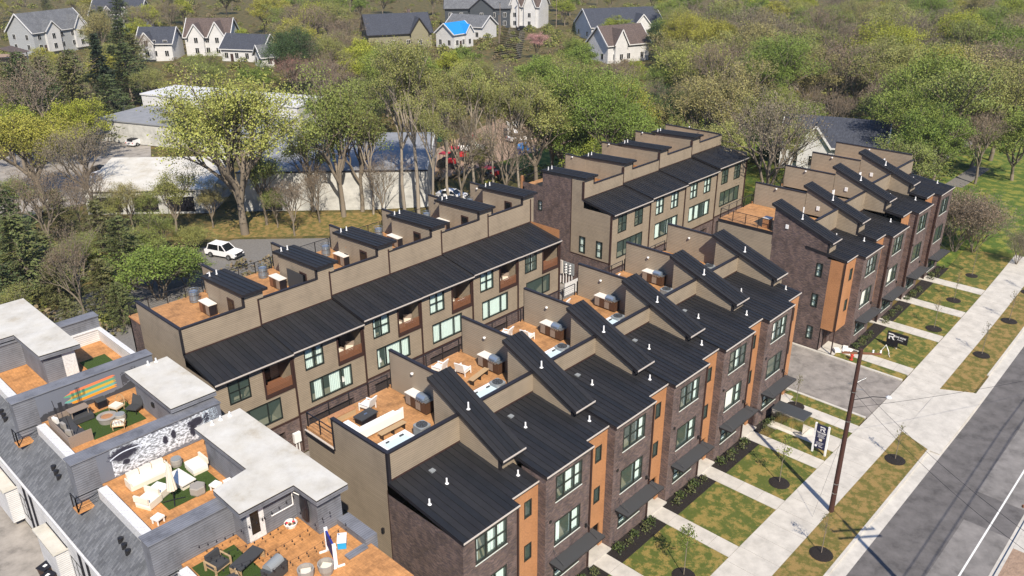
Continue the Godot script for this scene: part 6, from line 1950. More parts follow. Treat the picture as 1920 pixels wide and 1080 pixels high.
	for q in [[Vector3(190, 2.3, -181), 11.0, "first far street lamp pole, beside the white gabled house"], [Vector3(222, 2.3, -183), 13.0, "second far street lamp pole, on the far street corner"], [Vector3(209, 2.3, -190), 11.0, "brown far pole between white gables and street"], [Vector3(176, 2.3, -168), 9.0, "thin pale far pole beside the blue roof"]]:
		var lp := thing("far_pole", q[2], "pole", q[0], 0.0, "far poles")
		var m := MB.new()
		m.tube(Vector3.ZERO, Vector3(0, q[1], 0), 0.16, 0.10, 6)
		part(lp, "pole", m, M.grey_wood)
		bx(lp, "lamp_head", M.steel, -0.5, 0.5, q[1] - 0.1, q[1] + 0.1, -0.15, 0.15)

# ------------------------------------------------------------------ cars and yard machines
func car(kind: String, label: String, at: Vector3, turn: float, paint: Material):   # front towards +z
	var key := kind + paint.resource_name
	if not kit.has(key):
		var o := thing("parked_car" if kind != "pickup" else "pickup_truck", label, "car" if kind != "pickup" else "truck", at, turn, "parked cars behind the rows")
		var L := 2.35
		var body := MB.new()
		var low := [Vector3(-0.9, 0.35, -L), Vector3(-0.9, 0.95, -L - 0.05), Vector3(-0.9, 1.02, -L + 0.3), Vector3(-0.9, 1.02, 0.95), Vector3(-0.9, 0.92, L - 0.2), Vector3(-0.9, 0.6, L + 0.08), Vector3(-0.9, 0.35, L)]
		body.prism(low, Vector3(1.8, 0, 0))
		part(o, "body", body, paint)
		var cab := MB.new()
		var zr := -L + 0.35
		if kind == "pickup": zr = -0.55
		if kind == "sedan": zr = -1.5
		var top := 1.72 if kind != "sedan" else 1.46
		cab.hexa([Vector3(-0.86, 1.02, zr - 0.05), Vector3(-0.86, 1.02, 1.0), Vector3(0.86, 1.02, 1.0), Vector3(0.86, 1.02, zr - 0.05), Vector3(-0.70, top, zr + 0.25), Vector3(-0.70, top, 0.3), Vector3(0.70, top, 0.3), Vector3(0.70, top, zr + 0.25)])
		part(o, "window_glass", cab, M.car_glass)
		var rf := MB.new()
		rf.hexa([Vector3(-0.72, top, zr + 0.22), Vector3(-0.72, top, 0.34), Vector3(0.72, top, 0.34), Vector3(0.72, top, zr + 0.22), Vector3(-0.64, top + 0.06, zr + 0.35), Vector3(-0.64, top + 0.06, 0.2), Vector3(0.64, top + 0.06, 0.2), Vector3(0.64, top + 0.06, zr + 0.35)])
		for s in [-1, 1]:
			for q in [[Vector3(s * 0.86, 1.02, 1.0), Vector3(s * 0.70, top, 0.3)], [Vector3(s * 0.865, 1.02, -0.1), Vector3(s * 0.71, top, -0.15)], [Vector3(s * 0.86, 1.02, zr), Vector3(s * 0.70, top, zr + 0.25)]]: rf.bar(q[0], q[1], 0.08, 0.08)
		part(o, "roof", rf, paint)
		if kind == "pickup":
			bx(o, "load_bed", M.ac_dark, -0.78, 0.78, 1.021, 1.03, -L + 0.1, -0.62)
			for x in [-0.9, 0.8]: bx(o, "bed_side", paint, x, x + 0.1, 1.02, 1.28, -L, -0.6)
			bx(o, "cargo", M.near_black, -0.7, 0.7, 1.031, 1.45, -L + 0.3, -0.8)
		bx(o, "grille", M.near_black, -0.55, 0.55, 0.55, 0.82, L - 0.02, L + 0.09)
		for x in [-0.8, 0.55]: bx(o, "headlight", M.steel, x, x + 0.25, 0.68, 0.84, L - 0.1, L + 0.06)
		for x in [-0.85, 0.65]: bx(o, "tail_light", M.machine_red, x, x + 0.2, 0.7, 0.92, -L - 0.07, -L)
		bx(o, "bumper", M.ac_dark, -0.9, 0.9, 0.36, 0.5, L, L + 0.12)
		for x in [-0.92, 0.92]:
			for z in [-1.4, 1.45]:
				var w := MB.new()
				w.tube(Vector3(x - 0.11, 0.36, z), Vector3(x + 0.11, 0.36, z), 0.36, 0.36, 14, true)
				var wh := part(o, "wheel", w, M.tyre)
				var rm := MB.new()
				rm.tube(Vector3(x - 0.115, 0.36, z), Vector3(x + 0.115, 0.36, z), 0.22, 0.22, 10, true)
				part(wh, "rim", rm, M.steel)
		kit[key] = o
		return
	copy_of(kit[key], "parked_car" if kind != "pickup" else "pickup_truck", at, turn, label, "parked cars behind the rows")

func yard_things():
	car("suv", "white SUV parked on the gravel drive behind the rear row", Vector3(23.0, -0.12, -68.4), 0.35, M.car_white)
	car("pickup", "white pickup with a black load in the dirt yard", Vector3(76.8, 1.4, -78.6), 0.75, M.car_white)
	car("pickup", "white pickup in the car park by the green bushes", Vector3(41.5, -0.12, -133.8), 2.0, M.car_white)
	car("sedan", "silver sedan in the car park, nearest the bare tree", Vector3(25.2, -0.12, -111.2), 1.9, M.car_silver)
	car("sedan", "white sedan second in the car park row", Vector3(26.8, -0.12, -114.6), 1.9, M.car_white)
	car("sedan", "black sedan third in the car park row", Vector3(28.3, -0.12, -118.2), 1.9, M.car_black)
	car("suv", "blue SUV in the car park near the yellow-green tree", Vector3(13.8, -0.12, -116), 0.4, M.car_blue)
	car("suv", "silver SUV in the car park beside the blue one", Vector3(16.2, -0.12, -114), 0.4, M.car_silver)
	car("sedan", "dark car parked on the far street by the white gables", Vector3(207, 2.35, -186), 0.7, M.car_black)
	car("sedan", "white car half hidden behind the rear row's stair roofs", Vector3(57.5, 0.45, -63.0), 0.4, M.car_white)
	car("suv", "dark SUV under the trees on the far hillside", Vector3(152, 2.35, -62), 0.4, M.car_black)
	car("suv", "white SUV beside the tarpaulin heap in the dirt yard", Vector3(86.5, 1.9, -76.0), 1.2, M.car_white)
	var tp := thing("tarp_heap", "heap under a bright blue tarpaulin in the dirt yard", "tarpaulin", Vector3(82.0, 1.6, -71.4), 0.4)
	var m := MB.new()
	m.hexa([Vector3(-1.3, 0, -0.9), Vector3(-1.2, 0, 0.9), Vector3(1.3, 0, 1.0), Vector3(1.2, 0, -0.9), Vector3(-0.9, 1.4, -0.6), Vector3(-1.0, 1.2, 0.6), Vector3(0.9, 1.5, 0.5), Vector3(0.8, 1.3, -0.5)])
	part(tp, "tarpaulin", m, M.tarp_blue)
	bx(tp, "crate", M.flag_blue, -2.2, -1.35, 0.0, 0.9, -0.5, 0.5)
	for q in [["red tractor in the dirt yard, facing the white hall", Vector3(67.8, 1.0, -75.2), 0.4], ["red tractor under the bare trees, nearest the rear row", Vector3(66.9, 0.95, -64.2), 1.6], ["red tractor behind the first one, beside the pickup", Vector3(71.2, 1.15, -76.4), 0.9]]: put("tractor", func(o):
		bx(o, "bonnet", M.machine_red, -0.4, 0.4, 0.8, 1.5, 0.2, 1.7)
		bx(o, "chassis", M.ac_dark, -0.35, 0.35, 0.5, 0.8, -1.2, 1.7)
		bx(o, "seat", M.near_black, -0.3, 0.3, 1.0, 1.5, -0.9, -0.4)
		bx(o, "canopy", M.machine_red, -0.8, 0.8, 2.3, 2.42, -1.2, 0.3)
		for q2 in [[-0.7, -1.1], [0.64, -1.1], [-0.7, 0.2], [0.64, 0.2]]: bx(o, "canopy_post", M.near_black, q2[0], q2[0] + 0.06, 0.9, 2.3, q2[1], q2[1] + 0.06)
		for q2 in [[-0.75, -0.8, 0.75], [0.75, -0.8, 0.75], [-0.6, 1.3, 0.45], [0.6, 1.3, 0.45]]:
			var w := MB.new()
			w.tube(Vector3(q2[0] - 0.18, q2[2], q2[1]), Vector3(q2[0] + 0.18, q2[2], q2[1]), q2[2], q2[2], 14, true)
			part(o, "wheel", w, M.tyre), q[0], "tractor", q[1], q[2], "red tractors in the yard")
	for q in [["pile of pale timber trusses at the dirt yard's far edge", Vector3(77.4, 1.4, -85.0), 0.8], ["pale timber pile under the bare trunks, nearest the hall", Vector3(62.6, 0.65, -71.6), 0.7], ["loose pale timber pile beside the one nearest the hall", Vector3(65.4, 0.8, -70.2), 0.2]]: put("timber_pile", func(o):
		for k in 7:
			var b := MB.new()
			b.bar(Vector3(-1.6 + k * 0.06, 0.12 + 0.2 * (k % 4), -0.9 + 0.3 * k), Vector3(1.6 - k * 0.1, 0.12 + 0.25 * ((k + 1) % 4), -0.9 + 0.28 * k), 0.16, 0.2)
			part(o, "beam", b, M.pale_wood)
		for k in 4:
			var b := MB.new()
			b.bar(Vector3(-1.2 + k * 0.8, 0.1, -0.6), Vector3(-0.8 + k * 0.8, 1.5, 0.0), 0.1, 0.12)
			b.bar(Vector3(-0.4 + k * 0.8, 0.1, 0.6), Vector3(-0.8 + k * 0.8, 1.5, 0.0), 0.1, 0.12)
			part(o, "rafter", b, M.pale_wood), q[0], "timber", q[1], q[2], "timber piles in the yard")
	put("skip", func(o):
		var b := MB.new()
		b.hexa([Vector3(-1.6, 0, -1.0), Vector3(-1.6, 0, 1.0), Vector3(1.6, 0, 1.0), Vector3(1.6, 0, -1.0), Vector3(-2.0, 1.6, -1.1), Vector3(-2.0, 1.6, 1.1), Vector3(2.0, 1.6, 1.1), Vector3(2.0, 1.6, -1.1)])
		part(o, "body", b, M.bin_green)
		bx(o, "load", M.near_black, -1.85, 1.85, 1.6, 1.66, -0.95, 0.95)
		for x in [-1.2, 0.0, 1.2]: bx(o, "rib", M.bin_green, x - 0.06, x + 0.06, 0.1, 1.5, 1.05, 1.16), "dark green skip at the dirt yard's far corner", "skip", Vector3(78.2, 1.45, -89.4), 0.7)
	for q in [["white trailer roof behind the blue tarpaulin", Vector3(88.4, 2.0, -79.5), 0.78], ["second white trailer, behind the first, at the yard's end", Vector3(92.5, 2.15, -76.5), 0.9]]: put("trailer", func(o):
		bx(o, "body", M.white_plastic, -3.2, 3.2, 0.6, 2.3, -1.1, 1.1)
		bx(o, "roof", M.membrane, -3.3, 3.3, 2.3, 2.4, -1.2, 1.2)
		bx(o, "stripe", M.lilac_print, -3.1, 3.1, 1.1, 1.4, 1.1, 1.13)
		for x in [-1.2, 1.2]:
			var w := MB.new()
			w.tube(Vector3(x, 0.4, 0.9), Vector3(x, 0.4, 1.12), 0.4, 0.4, 12, true)
			part(o, "wheel", w, M.tyre), q[0], "trailer", q[1], q[2], "white trailers in the yard")
	put("scrap_heap", func(o):
		for k in 14:
			var b := MB.new()
			b.obox(Vector3(sin(k * 2.1) * 1.6, 0.25 + 0.1 * (k % 4), cos(k * 1.3) * 1.0), Vector3(1.2, 0.12, 0.16), Basis(Vector3(sin(k), 1.0, cos(k * 3)).normalized(), k * 1.1))
			part(o, "scrap_piece", b, [M.red_wood, M.machine_red, M.grey_wood][k % 3]), "rust red heap of scrap behind the pickup", "scrap", Vector3(81.0, 1.6, -84.0), 0.3)

# ------------------------------------------------------------------ trees
# A tree grows by forking: every fork is a tapered tube, the last ones carry leaves. Meshes are 10 m tall and scaled.
func grow(wood: MB, leaves: MB, p: Vector3, dir: Vector3, len: float, r: float, depth: int, k: Dictionary, rng: RandomNumberGenerator):
	var e := p + dir * len
	var mid := p + dir * len * 0.5 + Vector3(rng.randfn(0, 0.05), 0, rng.randfn(0, 0.05)) * len
	var sides := 7 if depth == 0 else (5 if depth < 3 else 3)
	wood.tube(p, mid, r, r * 0.85, sides)
	wood.tube(mid, e, r * 0.85, r * 0.7, sides)
	if depth >= k.depth:
		var tone := rng.randf_range(0.5, 1.35)
		for i in k.leaves:
			var q: Vector3 = p.lerp(e, rng.randf_range(0.2, 1.25)) + Vector3(rng.randfn(0, 1), rng.randfn(0, 0.8), rng.randfn(0, 1)) * k.puff
			var t := tone * rng.randf_range(0.75, 1.2)
			var hue := rng.randfn(0, 0.06)
			leaf_at(leaves, q, k.leaf * rng.randf_range(0.6, 1.4), rng, Color(t * (1.0 + hue), t, t * (1.0 - hue)))
		return
	var n: int = k.forks[mini(depth, k.forks.size() - 1)]
	var spin := rng.randf() * TAU
	for i in n:
		var side := dir.cross(Vector3(0.3, 0.2, 0.9)).normalized().rotated(dir, spin + TAU * i / n + rng.randfn(0, 0.25))
		var tilt: float = k.tilt * rng.randf_range(0.6, 1.25) * (0.55 if depth == 0 and i == 0 else 1.0)
		var nd: Vector3 = (dir * cos(tilt) + side * sin(tilt) + Vector3.UP * k.lift).normalized()
		var at := e if i < 2 or depth == 0 else p.lerp(e, rng.randf_range(0.55, 0.95))
		grow(wood, leaves, at, nd, len * k.shrink * rng.randf_range(0.8, 1.2) * (k.first if depth == 0 else 1.0), r * 0.66, depth + 1, k, rng)

func tree_meshes(seed_: int, k: Dictionary) -> Array:
	var rng := RandomNumberGenerator.new()
	rng.seed = seed_
	var wood := MB.new()
	var leaves := MB.new()
	for s in k.get("stems", 1):
		var d := Vector3(rng.randfn(0, 0.07), 1, rng.randfn(0, 0.07)).normalized() if k.get("stems", 1) == 1 else Vector3(sin(s * 2.4) * 0.35, 1, cos(s * 2.4) * 0.35).normalized()
		grow(wood, leaves, Vector3(0, -0.3, 0), d, k.trunk, k.girth, 0, k, rng)
	return fit([wood, leaves])

func fit(pair: Array) -> Array:   # 10 m tall
	var top := 0.1
	for v in pair[1].v: top = maxf(top, v.y)
	for v in pair[0].v: top = maxf(top, v.y)
	var f := 10.0 / top
	for m in pair:
		var w: PackedVector3Array = m.v
		for i in w.size(): w[i] = w[i] * f
		m.v = w
	return [pair[0].mesh(), pair[1].mesh()]

func pine_meshes(seed_: int, layers: int, slim: float, spray: int) -> Array:
	var rng := RandomNumberGenerator.new()
	rng.seed = seed_
	var wood := MB.new()
	var leaves := MB.new()
	wood.tube(Vector3(0, -0.3, 0), Vector3(0, 6, 0), 0.2, 0.12, 7)
	wood.tube(Vector3(0, 6, 0), Vector3(0, 9.8, 0), 0.12, 0.02, 5)
	for l in layers:
		var y := lerpf(1.0, 9.7, pow(float(l) / layers, 0.9))
		var reach := slim * (1.0 - pow(y / 10.2, 1.4)) * rng.randf_range(0.75, 1.15) + 0.15
		var n := 6
		for i in n:
			var a := TAU * i / n + rng.randf() * 1.0
			var out := Vector3(cos(a), rng.randf_range(-0.12, 0.28), sin(a))
			var len := reach * rng.randf_range(0.65, 1.15)
			var e := Vector3(0, y, 0) + out * len
			wood.tube(Vector3(0, y, 0), e, 0.04, 0.01, 3)
			var tone := rng.randf_range(0.55, 1.3)
			for j in int(spray * (0.4 + len / slim)):
				var f := rng.randf_range(0.25, 1.08)
				var q := Vector3(0, y, 0).lerp(e, f) + Vector3(rng.randfn(0, 0.14), rng.randfn(0, 0.07) - 0.05, rng.randfn(0, 0.14)) * (0.6 + len * 0.4)
				var dir := (out + Vector3(rng.randfn(0, 0.6), rng.randfn(0, 0.35), rng.randfn(0, 0.6))).normalized()
				var s := rng.randf_range(0.14, 0.30)
				var w := dir.cross(Vector3(rng.randfn(0, 0.3), 1, rng.randfn(0, 0.3))).normalized() * s * 0.30
				var t := tone * rng.randf_range(0.7, 1.25)
				leaves.tint = Color(t * rng.randf_range(0.9, 1.15), t, t * 0.95)
				leaves.tri(q - dir * s * 0.4 - w, q + dir * s, q - dir * s * 0.4 + w)
				leaves.tri(q - dir * s * 0.3 + Vector3.UP * 0.05, q + dir * s * 0.8, q + w + Vector3.DOWN * 0.05)
	return fit([wood, leaves])

func woods():
	var full := {"depth": 5, "forks": [4, 3, 3, 2, 2], "tilt": 0.56, "lift": 0.17, "shrink": 0.76, "first": 1.1, "trunk": 2.2, "girth": 0.22, "leaves": 105, "leaf": 0.135, "puff": 0.25}
	var half := full.duplicate()
	half.merge({"leaves": 70, "leaf": 0.10, "puff": 0.27, "girth": 0.18, "tilt": 0.50, "lift": 0.2}, true)
	var fine := full.duplicate()
	fine.merge({"leaves": 175, "leaf": 0.078, "puff": 0.30, "trunk": 1.8, "lift": 0.22, "tilt": 0.52, "forks": [5, 3, 3, 2, 2]}, true)
	var bare := full.duplicate()
	bare.merge({"leaves": 18, "leaf": 0.075, "puff": 0.22, "girth": 0.18, "depth": 6, "forks": [4, 3, 3, 2, 2, 2]}, true)
	var tall := full.duplicate()
	tall.merge({"leaves": 75, "leaf": 0.075, "puff": 0.24, "trunk": 4.6, "girth": 0.15, "tilt": 0.42, "lift": 0.22, "shrink": 0.60, "first": 0.75}, true)
	var bush := full.duplicate()
	bush.merge({"stems": 5, "trunk": 1.8, "girth": 0.07, "depth": 4, "leaves": 40, "lift": 0.2, "first": 1.0}, true)
	var twigs := bush.duplicate()
	twigs.merge({"stems": 7, "depth": 5, "leaves": 5, "leaf": 0.10, "girth": 0.05}, true)
	var sets := {
		"fine": [tree_meshes(21, fine), tree_meshes(22, fine)], "full": [tree_meshes(1, full), tree_meshes(2, full), tree_meshes(3, full)], "half": [tree_meshes(4, half), tree_meshes(5, half), tree_meshes(6, half)],
		"bare": [tree_meshes(7, bare), tree_meshes(8, bare)], "tall": [tree_meshes(9, tall), tree_meshes(10, tall)], "bush": [tree_meshes(11, bush)], "twigs": [tree_meshes(15, twigs), tree_meshes(16, twigs)],
		"pine": [pine_meshes(12, 26, 3.4, 34), pine_meshes(13, 24, 3.9, 36)], "spruce": [pine_meshes(14, 30, 2.3, 40)],
	}
	# kind letter: [meshes, crown colours, bark, category name]
	var kinds := {
		"Y": ["full", [lin(0.34, 0.36, 0.085), lin(0.31, 0.32, 0.10)], "bark", "leafy_tree"], "y": ["full", [lin(0.33, 0.36, 0.04), lin(0.27, 0.32, 0.04), lin(0.35, 0.34, 0.055)], "bark", "leafy_tree"],
		"O": ["half", [lin(0.26, 0.27, 0.075), lin(0.21, 0.25, 0.06), lin(0.30, 0.27, 0.105)], "bark", "budding_tree"], "G": ["full", [lin(0.17, 0.24, 0.04), lin(0.21, 0.27, 0.05)], "bark", "leafy_tree"],
		"D": ["full", [lin(0.055, 0.10, 0.03)], "dark_bark", "leafy_tree"], "B": ["bare", [lin(0.24, 0.18, 0.125), lin(0.22, 0.19, 0.13)], "bark", "bare_tree"], "T": ["tall", [lin(0.27, 0.28, 0.085)], "pale_bark", "tall_tree"],
		"C": ["pine", [lin(0.135, 0.165, 0.055), lin(0.10, 0.14, 0.05), lin(0.16, 0.17, 0.06)], "bark", "pine_tree"], "S": ["spruce", [lin(0.035, 0.06, 0.03)], "dark_bark", "spruce_tree"],
		"R": ["bare", [lin(0.28, 0.15, 0.12)], "bark", "bare_tree"], "P": ["half", [lin(0.62, 0.34, 0.34)], "dark_bark", "blossom_tree"],
	}
	for k in kinds:
		for i in kinds[k][1].size(): kinds[k][1][i] = leaf_material("leaf_%s_%d" % [k, i], kinds[k][1][i], 0.3)
	var n := 0
	for line in TREES.strip_edges().split("\n"):
		var f := line.split("|")
		var kd: Array = kinds[f[0]]
		var x := float(f[1])
		var z := float(f[2])
		var h := float(f[3])
		var w := float(f[4])
		var low: bool = h < 5.0 or (f[5].contains("bush") and f[0] != "C")
		var pick: Array = sets[("twigs" if f[0] == "B" else "bush") if low and f[0] != "C" else kd[0]]
		if h > 14.0 and kd[0] == "full": pick = sets["fine"]
		var ms: Array = pick[n % pick.size()]
		var o := thing(kd[3], f[5], "bush" if low else "tree", Vector3(x, gy(x) - 0.14, z), n * 2.4)
		if f[5].begins_with("#"):
			var tone: int = (n * 7 + n / 3) % kd[1].size()
			var what := "%s %s in the wood near the %s" % ["tall" if h > 15.5 else ("low" if h < 11.5 else "middling"), TONES[f[0]][tone], LANDMARKS[int(f[5].substr(1))]]
			o.set_meta("label", what)
			o.set_meta("group", what.replace(" in the wood", "s"))
		o.scale = Vector3(h / 10.0 * w, h / 10.0, h / 10.0 * w)
		part_mesh(o, "trunk", ms[0], M[kd[2]])
		part_mesh(o, "crown", ms[1], kd[1][(n * 7 + n / 3) % kd[1].size()])
		n += 1
	undergrowth()

const TONES := {"Y": ["pale lime tree", "greyish lime tree"], "y": ["bright lime tree", "yellow-green tree", "golden green tree"], "O": ["olive green budding tree", "green budding tree", "tan olive budding tree"], "G": ["mid green leafy tree", "fresh green leafy tree"], "D": ["dark green tree"], "B": ["brown bare tree", "grey-brown bare tree"], "C": ["green pine", "deep green pine", "olive pine"]}
const LANDMARKS := ["white SUV", "dirt yard", "hall", "car park", "pale grey house", "brown roofed white house", "olive cottage", "blue roof", "dark slate house", "wide grey roof", "brownish cottage", "black-roofed house", "far rear row", "meadow path", "hill top", "far hillside", "printed fence"]

func undergrowth():   # low scrub under the trees, too thick to count
	var rng := RandomNumberGenerator.new()
	rng.seed = 77
	var forms := [shrub_mesh(71, 160, 1.3, 1.5, 0.34, [Color(0.19, 0.21, 0.045), Color(0.24, 0.24, 0.06), Color(0.14, 0.16, 0.04)]), shrub_mesh(72, 130, 1.2, 1.2, 0.30, [Color(0.17, 0.13, 0.08), Color(0.20, 0.16, 0.09), Color(0.13, 0.12, 0.05)])]
	for j in 2:
		var spots := []
		while spots.size() < 1500:
			var a := deg_to_rad(rng.randf_range(-14, 82))
			var d := 70.0 + 430.0 * pow(rng.randf(), 1.5)
			var x := -23.0 + sin(a) * d
			var z := 25.0 - cos(a) * d
			if x > 60 and z > -12 or x > -14 and x < 80 and z > -40: continue
			if x > 60 and x < 97 and z > -95 and z < -65: continue
			if x > 98 and x < 118 and z > -38 and z < -18: continue
			if absf(x - 44) + absf(z + 86) < 36 or absf(x - 26) + absf(z + 95) < 20 or x > 2 and x < 56 and z < -104 and z > -166 and absf(x - 20 + (z + 125) * 0.55) < 26: continue
			if x < 42 and z > -73 and z < -38 and rng.randf() < 0.8: continue
			if x > 76 and x < 124 and z > -75 and z < -12 and rng.randf() < 0.85: continue
			spots.append(Vector3(x, gy(x) - 0.2, z))
		var mm := MultiMesh.new()
		mm.transform_format = MultiMesh.TRANSFORM_3D
		mm.mesh = forms[j]
		mm.instance_count = spots.size()
		for i in spots.size():
			var s := rng.randf_range(0.7, 1.9)
			mm.set_instance_transform(i, Transform3D(Basis(Vector3.UP, rng.randf() * TAU).scaled(Vector3(s, s * rng.randf_range(0.6, 1.1), s)), spots[i]))
		var o := MultiMeshInstance3D.new()
		o.name = "undergrowth" if j == 0 else "brown_undergrowth"
		o.multimesh = mm
		o.material_override = M.leaf_plain
		o.set_meta("kind", "stuff")
		tag(o, "low green scrub under the trees of the wood" if j == 0 else "low brown scrub under the trees of the wood", "undergrowth")
		add_child(o, true)

